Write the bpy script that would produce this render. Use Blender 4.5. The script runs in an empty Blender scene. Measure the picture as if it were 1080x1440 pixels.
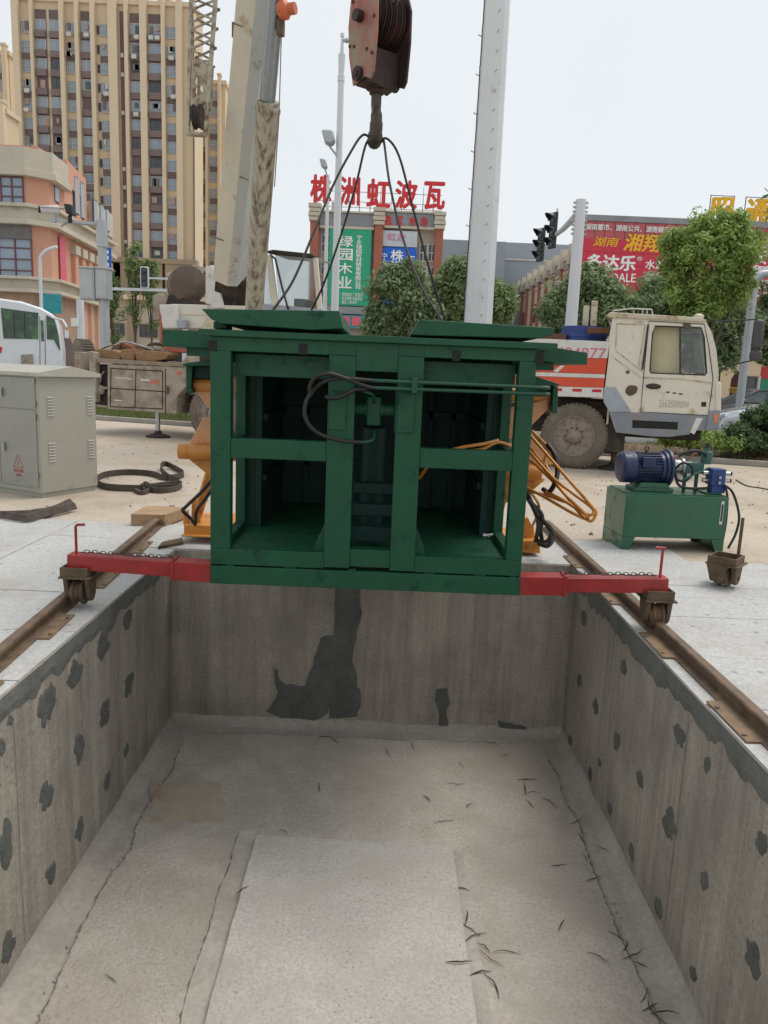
import bpy, bmesh, math, random
import numpy as np
from mathutils import Vector, Matrix
random.seed(7); rng = np.random.default_rng(7)
S = bpy.context.scene; C = S.collection
R = math.radians
# ------------------------------------------------------------------ camera
CAM_H = 1.65; PITCH, YAW, ROLL, FPX = R(10.45), R(.2), R(2.35), 1079.0
Fw = Vector((math.sin(YAW)*math.cos(PITCH), math.cos(YAW)*math.cos(PITCH), -math.sin(PITCH)))
R0 = Vector((math.cos(YAW), -math.sin(YAW), 0)); U0 = R0.cross(Fw)
Rt = R0*math.cos(ROLL) + U0*math.sin(ROLL); Up = U0*math.cos(ROLL) - R0*math.sin(ROLL)
CO = Vector((0, 0, CAM_H))
cd = bpy.data.cameras.new('camera'); cam = bpy.data.objects.new('camera', cd); C.objects.link(cam)
cd.sensor_fit = 'VERTICAL'; cd.sensor_height = 24; cd.lens = 24*FPX/1440; cd.clip_start = .05; cd.clip_end = 3000
mw = Matrix((Rt, Up, -Fw)).transposed().to_4x4(); mw.translation = CO; cam.matrix_world = mw
S.camera = cam
# ------------------------------------------------------------------ light
S.view_settings.view_transform = 'Standard'; S.view_settings.look = 'None'
S.view_settings.exposure = 0.42; S.view_settings.gamma = 1
SUN_EL, SUN_AZ = R(64), R(62)            # azimuth from +Y towards +X
W = bpy.data.worlds.new('World'); S.world = W; W.use_nodes = True
nt = W.node_tree; nt.nodes.clear()
wo = nt.nodes.new('ShaderNodeOutputWorld'); bg = nt.nodes.new('ShaderNodeBackground')
sk = nt.nodes.new('ShaderNodeTexSky'); sk.sky_type = 'NISHITA'; sk.sun_disc = False
sk.sun_elevation = SUN_EL; sk.sun_rotation = SUN_AZ; sk.dust_density = 3; sk.air_density = 1.3
mx = nt.nodes.new('ShaderNodeMix'); mx.data_type = 'RGBA'
tc = nt.nodes.new('ShaderNodeTexCoord'); nz = nt.nodes.new('ShaderNodeTexNoise')
nz.inputs['Scale'].default_value = 1.6; nz.inputs['Detail'].default_value = 5
cr = nt.nodes.new('ShaderNodeValToRGB')
cr.color_ramp.elements[0].position = .3; cr.color_ramp.elements[0].color = (6.2, 6.55, 6.75, 1)
cr.color_ramp.elements[1].position = .75; cr.color_ramp.elements[1].color = (6.7, 6.95, 7.1, 1)
nt.links.new(tc.outputs['Generated'], nz.inputs['Vector']); nt.links.new(nz.outputs['Fac'], cr.inputs['Fac'])
mx.inputs[0].default_value = .9
nt.links.new(sk.outputs[0], mx.inputs[6]); nt.links.new(cr.outputs[0], mx.inputs[7])
nt.links.new(mx.outputs[2], bg.inputs[0]); bg.inputs[1].default_value = .1
nt.links.new(bg.outputs[0], wo.inputs[0])
sl = bpy.data.lights.new('sun', 'SUN'); sl.energy = 1.5; sl.angle = R(30); sl.color = (1, .96, .9)
so = bpy.data.objects.new('sun', sl); C.objects.link(so)
sd = Vector((math.sin(SUN_AZ)*math.cos(SUN_EL), math.cos(SUN_AZ)*math.cos(SUN_EL), math.sin(SUN_EL)))
so.rotation_euler = sd.to_track_quat('Z', 'Y').to_euler(); so.location = (0, 0, 60)
# ------------------------------------------------------------------ measuring helpers
def ray(px, py): return Fw + Rt*((px-540)/FPX) - Up*((py-720)/FPX)
def P(px, py, Y):
    d = ray(px, py); return CO + d*(Y/d.y)
def G(px, py, z=0.0):
    d = ray(px, py); return CO + d*((z-CAM_H)/d.z)
def WX(px, py, X):
    d = ray(px, py); return CO + d*(X/d.x)
class Pl:
    """a local frame standing on the ground: x along, y away, z up"""
    def __init__(s, x, y, ang=0.0):
        s.o = Vector((x, y, 0)); s.a = ang
        s.ux = Vector((math.cos(ang), math.sin(ang), 0)); s.uy = Vector((-math.sin(ang), math.cos(ang), 0))
    def uv(s, px, py, v=0.0):
        d = ray(px, py); q = CO - s.o
        t = (v - q.dot(s.uy))/d.dot(s.uy); p = q + d*t
        return (p.dot(s.ux), p.z)
    def p3(s, px, py, v=0.0):
        u, z = s.uv(px, py, v); return (u, v, z)
    def pts(s, l, v=0.0): return [s.uv(a, b, v) for a, b in l]
# ------------------------------------------------------------------ materials
MATS = {}
def mat(name, col, rough=.6, metal=0.0, var=.12, vs=3.0, dirt=0.0, dcol=(.09, .055, .03), ds=4.0, bump=0.0, bs=40.0,
        coat=0.0, trans=0.0, stretch=None, spec=.5, fine=0.0, speck=0.0, streak=0.0):
    if name in MATS: return MATS[name]
    m = bpy.data.materials.new(name); m.use_nodes = True; n = m.node_tree.nodes; L = m.node_tree.links
    b = n['Principled BSDF']; b.inputs['Roughness'].default_value = rough; b.inputs['Metallic'].default_value = metal
    b.inputs['Specular IOR Level'].default_value = spec
    if coat: b.inputs['Coat Weight'].default_value = coat; b.inputs['Coat Roughness'].default_value = .15
    if trans: b.inputs['Transmission Weight'].default_value = trans
    t = n.new('ShaderNodeTexCoord'); vec = t.outputs['Object']
    if stretch:
        mp = n.new('ShaderNodeMapping'); mp.inputs['Scale'].default_value = stretch; L.new(vec, mp.inputs[0]); vec = mp.outputs[0]
    def noise(sc, det=6, ro=.6, v=vec):
        q = n.new('ShaderNodeTexNoise'); q.inputs['Scale'].default_value = sc; q.inputs['Detail'].default_value = det
        q.inputs['Roughness'].default_value = ro; L.new(v, q.inputs['Vector']); return q.outputs['Fac']
    def ramp(f, p0, p1, c0=(0, 0, 0, 1), c1=(1, 1, 1, 1)):
        q = n.new('ShaderNodeValToRGB'); e = q.color_ramp.elements
        e[0].position = p0; e[1].position = p1; e[0].color = c0; e[1].color = c1; L.new(f, q.inputs['Fac']); return q.outputs['Color']
    c4 = lambda k: (*[min(1, max(0, x*k)) for x in col], 1)
    out = ramp(noise(vs), .3, .7, c4(1-var), c4(1+var))
    if fine:
        f = ramp(noise(bs*2, 3), .35, .65, (1-fine,)*3+(1,), (1+fine*.4,)*3+(1,))
        q = n.new('ShaderNodeMix'); q.data_type = 'RGBA'; q.blend_type = 'MULTIPLY'; q.inputs[0].default_value = 1
        L.new(out, q.inputs[6]); L.new(f, q.inputs[7]); out = q.outputs[2]
    if dirt:
        f = ramp(noise(ds, 9, .68), .62-dirt*.32, .72-dirt*.16)
        q = n.new('ShaderNodeMix'); q.data_type = 'RGBA'; L.new(f, q.inputs[0]); L.new(out, q.inputs[6]); q.inputs[7].default_value = (*dcol, 1)
        out = q.outputs[2]
        rr = n.new('ShaderNodeMapRange'); rr.inputs[3].default_value = rough; rr.inputs[4].default_value = max(rough, .85)
        L.new(f, rr.inputs[0]); L.new(rr.outputs[0], b.inputs['Roughness'])
        if metal:
            r2 = n.new('ShaderNodeMapRange'); r2.inputs[3].default_value = metal; r2.inputs[4].default_value = 0
            L.new(f, r2.inputs[0]); L.new(r2.outputs[0], b.inputs['Metallic'])
    if speck:   # sparse pits and specks
        q = n.new('ShaderNodeTexVoronoi'); q.inputs['Scale'].default_value = speck; L.new(t.outputs['Object'], q.inputs['Vector'])
        f = ramp(q.outputs['Distance'], .10, .22, (.55, .52, .48, 1), (1, 1, 1, 1))
        w = ramp(noise(2.5, 4, .6, t.outputs['Object']), .45, .6)
        q2 = n.new('ShaderNodeMix'); q2.data_type = 'RGBA'; q2.blend_type = 'MULTIPLY'; L.new(w, q2.inputs[0]); L.new(out, q2.inputs[6]); L.new(f, q2.inputs[7]); out = q2.outputs[2]
    if streak:  # narrow upright streaks left by the form boards and by water
        mp = n.new('ShaderNodeMapping'); mp.inputs['Scale'].default_value = (1, 1, .06); L.new(t.outputs['Object'], mp.inputs[0])
        f = ramp(noise(streak, 7, .72, mp.outputs[0]), .32, .68, (.70, .70, .70, 1), (1.18, 1.17, 1.15, 1))
        q2 = n.new('ShaderNodeMix'); q2.data_type = 'RGBA'; q2.blend_type = 'MULTIPLY'; q2.inputs[0].default_value = 1; L.new(out, q2.inputs[6]); L.new(f, q2.inputs[7]); out = q2.outputs[2]
    L.new(out, b.inputs['Base Color'])
    if bump:
        q = n.new('ShaderNodeBump'); q.inputs['Strength'].default_value = bump; q.inputs['Distance'].default_value = .02
        L.new(noise(bs, 6), q.inputs['Height']); L.new(q.outputs[0], b.inputs['Normal'])
    MATS[name] = m; m.diffuse_color = (*col, 1); return m
def leafmat(name, c1, c2):
    m = bpy.data.materials.new(name); m.use_nodes = True; n = m.node_tree.nodes; L = m.node_tree.links
    b = n['Principled BSDF']; b.inputs['Roughness'].default_value = .55
    g = n.new('ShaderNodeAttribute'); g.attribute_name = 'tint'
    r = n.new('ShaderNodeValToRGB'); r.color_ramp.elements[0].color = (*c1, 1); r.color_ramp.elements[1].color = (*c2, 1)
    L.new(g.outputs['Fac'], r.inputs[0]); L.new(r.outputs[0], b.inputs['Base Color'])
    tr = n.new('ShaderNodeBsdfTranslucent'); L.new(r.outputs[0], tr.inputs[0])
    ms = n.new('ShaderNodeMixShader'); ms.inputs[0].default_value = .35
    L.new(b.outputs[0], ms.inputs[1]); L.new(tr.outputs[0], ms.inputs[2]); L.new(ms.outputs[0], n['Material Output'].inputs[0])
    return m
# ------------------------------------------------------------------ mesh builder
class MB:
    def __init__(s): s.v = []; s.f = []; s.m = []; s.k = 0
    def add(s, vs, fs):
        o = len(s.v); s.v += [tuple(x) for x in vs]; s.f += [tuple(o+i for i in f) for f in fs]; s.m += [s.k]*len(fs); return s
    def mt(s, k): s.k = k; return s
    def box(s, x0, x1, y0, y1, z0, z1):
        if x0 > x1: x0, x1 = x1, x0
        if y0 > y1: y0, y1 = y1, y0
        if z0 > z1: z0, z1 = z1, z0
        return s.add([(x0,y0,z0),(x1,y0,z0),(x1,y1,z0),(x0,y1,z0),(x0,y0,z1),(x1,y0,z1),(x1,y1,z1),(x0,y1,z1)],
                     [(3,2,1,0),(4,5,6,7),(0,1,5,4),(1,2,6,5),(2,3,7,6),(3,0,4,7)])
    def prism(s, pts, y0, y1):
        """outline in (x,z), extruded along y"""
        a = sum(pts[i][0]*pts[(i+1) % len(pts)][1]-pts[(i+1) % len(pts)][0]*pts[i][1] for i in range(len(pts)))
        if a < 0: pts = pts[::-1]
        n = len(pts); v = [(p[0], y0, p[1]) for p in pts]+[(p[0], y1, p[1]) for p in pts]
        f = [tuple(range(n)), tuple(range(2*n-1, n-1, -1))]+[((i+1) % n, i, n+i, n+(i+1) % n) for i in range(n)]
        return s.add(v, f)
    def slab(s, pts, z0, z1):
        """outline in (x,y), extruded along z"""
        a = sum(pts[i][0]*pts[(i+1) % len(pts)][1]-pts[(i+1) % len(pts)][0]*pts[i][1] for i in range(len(pts)))
        if a < 0: pts = pts[::-1]
        n = len(pts); v = [(p[0], p[1], z0) for p in pts]+[(p[0], p[1], z1) for p in pts]
        f = [tuple(range(n-1, -1, -1)), tuple(range(n, 2*n))]+[(i, (i+1) % n, n+(i+1) % n, n+i) for i in range(n)]
        return s.add(v, f)
    def prismx(s, pts, x0, x1):
        """outline in (y,z), extruded along x"""
        a = sum(pts[i][0]*pts[(i+1) % len(pts)][1]-pts[(i+1) % len(pts)][0]*pts[i][1] for i in range(len(pts)))
        if a < 0: pts = pts[::-1]
        n = len(pts); v = [(x0, p[0], p[1]) for p in pts]+[(x1, p[0], p[1]) for p in pts]
        f = [tuple(range(n-1, -1, -1)), tuple(range(n, 2*n))]+[(i, (i+1) % n, n+(i+1) % n, n+i) for i in range(n)]
        return s.add(v, f)
    def beam(s, p, q, w, h, up=(0, 0, 1)):
        p = Vector(p); q = Vector(q); d = (q-p).normalized(); up = Vector(up)
        if abs(d.dot(up)) > .98: up = Vector((0, 1, 0))
        a = d.cross(up).normalized()*w/2; b = a.cross(d).normalized()*h/2
        return s.add([p-a-b, p+a-b, p+a+b, p-a+b, q-a-b, q+a-b, q+a+b, q-a+b],
                     [(0,1,2,3),(7,6,5,4),(0,4,5,1),(1,5,6,2),(2,6,7,3),(3,7,4,0)])
    def tube(s, pts, r, n=8, closed=False, caps=True):
        pts = [Vector(p) for p in pts]; N = len(pts); rs = r if isinstance(r, (list, tuple)) else [r]*N
        vs = []; up = None
        for i, p in enumerate(pts):
            a = pts[i-1] if (i or closed) else p; b = pts[(i+1) % N] if (i < N-1 or closed) else p
            d = (b-a).normalized()
            if up is None: up = Vector((0, 0, 1)) if abs(d.z) < .9 else Vector((1, 0, 0))
            x = d.cross(up).normalized(); up = x.cross(d).normalized()
            for k in range(n):
                t = 2*math.pi*k/n; vs.append(p+(x*math.cos(t)+up*math.sin(t))*rs[i])
        fs = []
        for i in range(N if closed else N-1):
            j = (i+1) % N
            for k in range(n): fs.append((i*n+k, i*n+(k+1) % n, j*n+(k+1) % n, j*n+k))
        if caps and not closed: fs += [tuple(range(n-1, -1, -1)), tuple((N-1)*n+k for k in range(n))]
        return s.add(vs, fs)
    def lathe(s, prof, p, ax, n=24, caps=True):
        """prof: (distance along axis, radius)"""
        p = Vector(p); ax = Vector(ax).normalized(); up = Vector((0, 0, 1)) if abs(ax.z) < .9 else Vector((1, 0, 0))
        x = ax.cross(up).normalized(); y = x.cross(ax); vs = []; N = len(prof)
        for a, r in prof:
            for k in range(n):
                t = 2*math.pi*k/n; vs.append(p+ax*a+(x*math.cos(t)+y*math.sin(t))*max(r, 1e-4))
        fs = [(i*n+k, i*n+(k+1) % n, (i+1)*n+(k+1) % n, (i+1)*n+k) for i in range(N-1) for k in range(n)]
        if caps: fs += [tuple(range(n-1, -1, -1)), tuple((N-1)*n+k for k in range(n))]
        return s.add(vs, fs)
    def cyl(s, p, q, r, n=16, r2=None):
        d = Vector(q)-Vector(p); return s.lathe([(0, r), (d.length, r if r2 is None else r2)], p, d, n)
    def ball(s, c, rx, ry=None, rz=None, n=12):
        ry = ry or rx; rz = rz or rx; vs = []; fs = []; h = n//2
        for i in range(h+1):
            a = math.pi*i/h
            for k in range(n): t = 2*math.pi*k/n; vs.append((c[0]+rx*math.sin(a)*math.cos(t), c[1]+ry*math.sin(a)*math.sin(t), c[2]+rz*math.cos(a)))
        for i in range(h):
            for k in range(n): fs.append((i*n+k, (i+1)*n+k, (i+1)*n+(k+1) % n, i*n+(k+1) % n))
        return s.add(vs, fs)
    def build(s, name, mats, parent=None, smooth=None, bevel=0.0, loc=None, kind=None, label=None):
        me = bpy.data.meshes.new(name); me.from_pydata(s.v, [], s.f)
        for m in (mats if isinstance(mats, (list, tuple)) else [mats]): me.materials.append(m)
        me.polygons.foreach_set('material_index', s.m)
        if smooth: me.polygons.foreach_set('use_smooth', [True]*len(s.f)); me.set_sharp_from_angle(angle=R(smooth if smooth > 1 else 40))
        me.update(); return link(name, me, parent, bevel, loc, kind, label)
def link(name, me, parent=None, bevel=0.0, loc=None, kind=None, label=None):
    o = bpy.data.objects.new(name, me); C.objects.link(o)
    if parent is not None: o.parent = parent
    if loc is not None: o.location = loc
    if bevel:
        b = o.modifiers.new('bevel', 'BEVEL'); b.width = bevel; b.segments = 2; b.limit_method = 'ANGLE'; b.angle_limit = R(40)
    if kind: o['kind'] = kind
    if label: o['label'] = label
    return o
def thing(name, label, cat, loc=(0, 0, 0), rotz=0.0, group=None):
    o = bpy.data.objects.new(name, None); C.objects.link(o); o.location = loc; o.rotation_euler = (0, 0, rotz)
    o.empty_display_size = .2; return tag(o, label, cat, group)
def tag(o, label, cat, group=None):
    o['label'] = label; o['category'] = cat
    if group: o['group'] = group
    return o
def kids(o): return [c for c in bpy.data.objects if c.parent == o]
def dup(o, parent=None, loc=None, rotz=None, label=None):
    ch = kids(o); c = o.copy(); C.objects.link(c); c.parent = parent
    if loc is not None: c.location = loc
    if rotz is not None: c.rotation_euler = (0, 0, rotz)
    if label: c['label'] = label
    for k in ch: dup(k, c)
    return c
def spline(pts, n=6):
    """Catmull-Rom through points"""
    p = [Vector(q) for q in pts]; p = [p[0]*2-p[1]]+p+[p[-1]*2-p[-2]]; out = []
    for i in range(1, len(p)-2):
        for k in range(n):
            t = k/n; a, b, c, d = p[i-1], p[i], p[i+1], p[i+2]
            out.append(.5*((2*b)+(c-a)*t+(2*a-5*b+4*c-d)*t*t+(3*b-a-3*c+d)*t**3))
    out.append(p[-2]); return out
def text(body, u0, z0, u1, z1, m, parent, v=0.0, ext=.01, bold=.02, vertical=False, name='lettering', shear=0.0, keep=False, loc=None, rot=None):
    """writing fitted into the rectangle u0..u1, z0..z1 of the plane y=v, facing -y"""
    c = bpy.data.curves.new('t', 'FONT'); c.body = '\n'.join(body) if vertical else body
    c.extrude = ext; c.resolution_u = 2; c.shear = shear
    if vertical: c.align_x = 'CENTER'; c.space_line = .95
    o = bpy.data.objects.new('t', c); C.objects.link(o)
    me = bpy.data.meshes.new_from_object(o.evaluated_get(bpy.context.evaluated_depsgraph_get()))
    bpy.data.objects.remove(o); bpy.data.curves.remove(c)
    n = len(me.vertices); co = np.empty(n*3); me.vertices.foreach_get('co', co); co = co.reshape(-1, 3)
    lo, hi = co.min(0), co.max(0); sx = (u1-u0)/(hi[0]-lo[0]); sz = (z1-z0)/(hi[1]-lo[1])
    q = np.empty_like(co); q[:, 0] = u0+(co[:, 0]-lo[0])*sx; q[:, 2] = z0+(co[:, 1]-lo[1])*sz; q[:, 1] = v-(co[:, 2]-lo[2])
    me.vertices.foreach_set('co', q.ravel()); me.materials.clear(); me.materials.append(m); me.name = name; me.update()
    if bold > 0:   # heavier strokes: shifted copies, each a hair behind the last
        gs = min(sx, sz); d = bold*.55; bm = bmesh.new(); bm.from_mesh(me); g0 = list(bm.verts)+list(bm.edges)+list(bm.faces)
        for k, (dx, dz) in enumerate(((-d, 0), (d, 0), (0, -d*.8), (0, d*.8), (d*.7, d*.6), (-d*.7, -d*.6))):
            r_ = bmesh.ops.duplicate(bm, geom=g0); bmesh.ops.translate(bm, verts=[e for e in r_['geom'] if isinstance(e, bmesh.types.BMVert)], vec=(dx*sx, (k+1)*min(.0015, ext*.12), dz*sz))
        bm.to_mesh(me); bm.free()
    ob = link(name, me, parent, loc=loc)
    if rot is not None: ob.rotation_euler = rot
    return ob
# ================================================================== ground, pit
XL, XR, YB, DZ, YN = -1.82, 1.72, 6.52, 1.56, .32
m_road = mat('concrete_tan', (.50, .425, .345), .9, var=.16, vs=.35, dirt=.5, dcol=(.36, .285, .205), ds=.7, bump=.35, bs=14, fine=.18, speck=7)
m_slab = mat('slab_grey', (.50, .495, .48), .8, var=.1, vs=.7, dirt=.35, dcol=(.42, .40, .365), ds=1.6, bump=.9, bs=22, fine=.16, speck=9)
m_wall = mat('pit_concrete', (.385, .345, .295), .85, var=.16, vs=1.6, dirt=.42, dcol=(.29, .26, .222), ds=1.9, bump=.4, bs=24, fine=.16, speck=26, streak=9)
m_floor = mat('pit_floor_concrete', (.475, .43, .375), .9, var=.2, vs=1.3, dirt=.6, dcol=(.37, .33, .275), ds=1.5, bump=1.0, bs=22, fine=.16, speck=34)
m_edge = mat('pit_screed_edge', (.41, .375, .33), .9, var=.12, vs=2, dirt=.3, dcol=(.33, .295, .255), ds=3, bump=.3, bs=14, fine=.12)
m_mort = mat('dark_mortar', (.125, .13, .117), .9, var=.25, vs=7, bump=.5, bs=40, fine=.2)
m_mort2 = mat('band_mortar', (.16, .162, .148), .9, var=.2, vs=4, bump=.4, bs=30, fine=.15)
m_kerb = mat('kerb_stone', (.34, .32, .29), .85, var=.15, vs=2, bump=.3, bs=20)
m_soil = mat('verge_soil', (.17, .115, .07), .95, var=.3, vs=3, dirt=.4, dcol=(.07, .075, .03), ds=2.5, bump=.9, bs=10)
m_asph = mat('asphalt', (.16, .16, .155), .9, var=.15, vs=.5, bump=.2, bs=30)
m_pave = mat('pavement', (.40, .38, .35), .85, var=.1, vs=.6, bump=.2, bs=10)
# kerb line of the verge behind the crane truck
K0 = G(140, 591); K1 = G(1060, 656); kd = (K1-K0).normalized(); kn = Vector((-kd.y, kd.x, 0))
def kl(t, v, z=0.0): p = K0+kd*t+kn*v; return (p.x, p.y, z)
b = MB()
xs = [-900, XL, XR, 900]; FY = 900
# one sheet with an opening for the pit
b.add([(-900, -60, 0), (900, -60, 0), (900, YN, 0), (-900, YN, 0)], [(0, 1, 2, 3)])
b.add([(-900, YN, 0), (XL, YN, 0), (XL, YB+.14, 0), (-900, YB+.14, 0)], [(0, 1, 2, 3)])
b.add([(XR, YN, 0), (900, YN, 0), (900, YB+.14, 0), (XR, YB+.14, 0)], [(0, 1, 2, 3)])
b.add([(-900, YB+.14, 0), (900, YB+.14, 0), (900, FY, 0), (-900, FY, 0)], [(0, 1, 2, 3)])
b.build('ground', m_road, kind='structure')
b = MB(); a = [kl(-60, 0), kl(80, 0), kl(80, .14), kl(-60, .14)]
b.slab([p[:2] for p in a], 0, .12)
b.build('kerb', m_kerb, kind='structure', bevel=.015)
b = MB(); n1, n2 = 150, 14; vs = []
for i in range(n1+1):
    for j in range(n2+1):
        x, y, _ = kl(-55+i*.9, .141+j*.2)
        vs.append((x, y, .07+.10*math.sin(j/n2*math.pi)+rng.normal()*.018))
b.add(vs, [(i*(n2+1)+j, (i+1)*(n2+1)+j, (i+1)*(n2+1)+j+1, i*(n2+1)+j+1) for i in range(n1) for j in range(n2)])
b.build('verge', m_soil, kind='structure', smooth=1)
b = MB(); b.slab([kl(-300, 2.98)[:2], kl(300, 2.98)[:2], kl(300, 17)[:2], kl(-300, 17)[:2]], .0, .008); b.build('road', m_asph, kind='structure')
b = MB(); b.slab([kl(-300, 17.01)[:2], kl(300, 17.01)[:2], kl(300, 24)[:2], kl(-300, 24)[:2]], .0, .13); b.build('pavement', m_pave, kind='structure')
b = MB()
for i in range(-20, 30): b.slab([kl(i*6, 10.7)[:2], kl(i*6+3, 10.7)[:2], kl(i*6+3, 10.85)[:2], kl(i*6, 10.85)[:2]], .008, .013)
b.build('lane_marking', mat('road_paint', (.75, .75, .72), .7, dirt=.4, dcol=(.3, .3, .3)), kind='structure')

# paving of large cast slabs around the pit
pav = bpy.data.objects.new('paving', None); C.objects.link(pav); pav['kind'] = 'structure'
def slabpiece(x0, x1, y0, y1):
    g = .003; b = MB(); h = .012+rng.uniform(-.0022, .0022); t = rng.normal(size=4)*.0012
    b.add([(x0+g, y0+g, 0), (x1-g, y0+g, 0), (x1-g, y1-g, 0), (x0+g, y1-g, 0), (x0+g, y0+g, h+t[0]), (x1-g, y0+g, h+t[1]), (x1-g, y1-g, h+t[2]), (x0+g, y1-g, h+t[3])],
          [(4,5,6,7),(0,1,5,4),(1,2,6,5),(2,3,7,6),(3,0,4,7)])
    b.build('paving_slab', m_slab, pav)
ys = [.33, 1.15, 2.0, 2.85, 3.7, 4.45, 5.25, 6.1, 6.66]
for i in range(len(ys)-1):
    slabpiece(-2.14, XL-.002, ys[i], ys[i+1]); slabpiece(XR+.002, 1.93, ys[i], ys[i+1])
ys2 = [.33, 1.15, 2.0, 2.85, 3.7, 4.45, 5.25, 6.1, 7.0, 7.7]
for i in range(len(ys2)-1):
    for k in range(7):
        slabpiece(-2.14-.95*(k+1), -2.14-.95*k, ys2[i], ys2[i+1])
        if i < len(ys2)-2 or k < 1: slabpiece(1.93+.95*k, 1.93+.95*(k+1), ys2[i], ys2[i+1])
for k in range(4): slabpiece(-2.14+1.0175*k, -2.14+1.0175*(k+1), 6.67, 7.7)

def jag(n, s): # correlated noise
    a = rng.normal(size=n+8); a = np.convolve(a, [.2, .5, 1, .5, .2], 'same')[4:4+n]; return a*s
def wallthing(name, label, bm): return tag(bm.build(name, m_wall), label, 'wall')
b = MB(); b.box(XL-.3, XL, YN-.3, YB+.14, -DZ-.2, -.002); 
wl = wallthing('pit_wall', 'left concrete wall of the pit, dotted with dark mortar patches', b)
b = MB(); b.box(XR, XR+.3, YN-.3, YB+.14, -DZ-.2, -.002)
wr = wallthing('pit_wall', 'right concrete wall of the pit, dotted with dark mortar patches', b)
b = MB(); b.box(XL-.3, XR+.3, YB+.141, YB+.45, -DZ-.2, -.002)   # behind the rebate
b.box(XL, XR, YB, YB+.141, -DZ-.2, -.07)
wb = wallthing('pit_wall', 'back concrete wall of the pit with one tall dark mortar patch below the green machine', b)
b = MB(); b.box(XL-.3, XR+.3, YN-.3, YN, -DZ-.2, -.002)
wn = wallthing('pit_wall', 'near concrete wall of the pit at the viewer feet', b)
b = MB(); b.box(XL, XR, YN, YB, -DZ-.2, -DZ); b.build('pit_floor', m_edge, kind='structure')
# floor screed with an uneven outline
e = []
N = 60
for i in range(N): e.append((XL+.20+jag(N, .012)[i], YN+.1+(YB-.3-YN-.1)*i/N))
j1 = jag(N, .01); j2 = jag(N, .014); j3 = jag(N, .012)
e = [(XL+.22+j2[i], YN+.1+(YB-.32-YN-.1)*i/N) for i in range(N)]
e += [(XL+.22+(XR-XL-.44)*i/N, YB-.22+j1[i]) for i in range(N)]
e += [(XR-.20+j3[i], YB-.24-(YB-.34-YN)*i/N) for i in range(N)]
fz = -DZ
b = MB(); b.slab([(x+rng.normal()*.004, y+rng.normal()*.004) for x, y in e], fz-.001, fz+.0142); sc = b.build('screed', m_floor, kind='structure')
A = G(362, 1173, fz+.05); B_ = G(632, 1190, fz+.05)
x0, x1, y1 = A.x, B_.x+.02, (A.y+B_.y)/2
p = [(x0+.05+jag(30, .004)[i] if 0 else x0+.02, YN+.4) for i in range(1)]
o = [(x0+jag(24, .0025)[i], YN+.3+(y1-YN-.3)*i/24) for i in range(24)]+[(x0+(x1-x0)*i/16, y1-.05*i/16+jag(16, .003)[i]) for i in range(16)]+[(x1+jag(24, .002)[i], y1-.05-(y1-YN-.35)*i/24) for i in range(24)]
m_pad = mat('pad_concrete', (.495, .465, .425), .9, var=.12, vs=1.5, dirt=.45, dcol=(.43, .395, .35), ds=2.4, bump=1.0, bs=24, fine=.16, speck=30)
b = MB(); b.slab(o, fz+.0145, fz+.062); b.build('floor_pad', m_pad, kind='structure')
j = jag(40, .022); j4 = jag(40, .02)
b = MB(); b.slab([(x0-.02-.02+j4[i]*.3-.09, YN+.2+(y1+.02-YN)*i/40) for i in range(40)]+[(x0-.003, y1+.1), (x0-.003, YN+.2)], fz+.0142, fz+.021); b.build('joint_strip', m_edge, kind='structure')
b = MB(); b.slab([(x1+.003, YN+.2), (x1+.003, y1-.02)]+[(x1+.07+j[i]*.5, y1-.02-(y1-YN)*i/40) for i in range(40)], fz+.0142, fz+.019); b.build('joint_strip', m_edge, kind='structure')
q = [G(210+100*min(1, max(0, a))+rng.normal()*3, y+rng.normal()*2, fz+.016) for a, y in [(i/9, 1102) for i in range(10)]+[(1.04, 1112), (1.06, 1128), (1.0, 1142)]+[(1-i/9, 1154) for i in range(10)]+[(-.02, 1140), (.03, 1128), (-.03, 1114)]]
b = MB(); b.slab([(v.x, v.y) for v in q], fz+.0143, fz+.0165)
b.build('rusty_plate', mat('rust_stain', (.385, .315, .235), .9, var=.2, vs=5, dirt=.5, dcol=(.37, .325, .27), ds=9), kind='structure')
# dark strips laid over the cracks along the screed and the pad
def crack(pts, w, nm='crack'):
    n = len(pts); vs = []
    for i, (x, y) in enumerate(pts):
        a, c = Vector(pts[max(i-1, 0)]), Vector(pts[min(i+1, n-1)]); d = (c-a).normalized(); s_ = Vector((-d.y, d.x)); k = w*max(.12, .6+rng.normal()*.55)
        j_ = rng.normal()*.004; vs += [(x+s_.x*(k+j_), y+s_.y*(k+j_), fz+.0168), (x-s_.x*(k-j_), y-s_.y*(k-j_), fz+.0168)]
    b = MB(); b.add(vs, [(2*i, 2*i+1, 2*i+3, 2*i+2) for i in range(n-1)]); b.build(nm, mat('crack_dark', (.16, .14, .115), .95, var=.3, vs=30), kind='structure')
def dense(pts, k=4): return [tuple(Vector(pts[i]).lerp(Vector(pts[i+1]), t/k)) for i in range(len(pts)-1) for t in range(k)]
crack(dense(e[8:N-1]), .0035); crack(dense(e[N+1:2*N-2]), .003); crack(dense(e[2*N+2:3*N-8]), .004)
crack(dense([(x0-.135+j4[i]*.3, YN+.2+(y1+.02-YN)*i/40) for i in range(2, 40)]), .006)
crack(dense([(x1+.004, YN+.2+(y1-.3-YN)*i/20) for i in range(20)]), .003)
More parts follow.
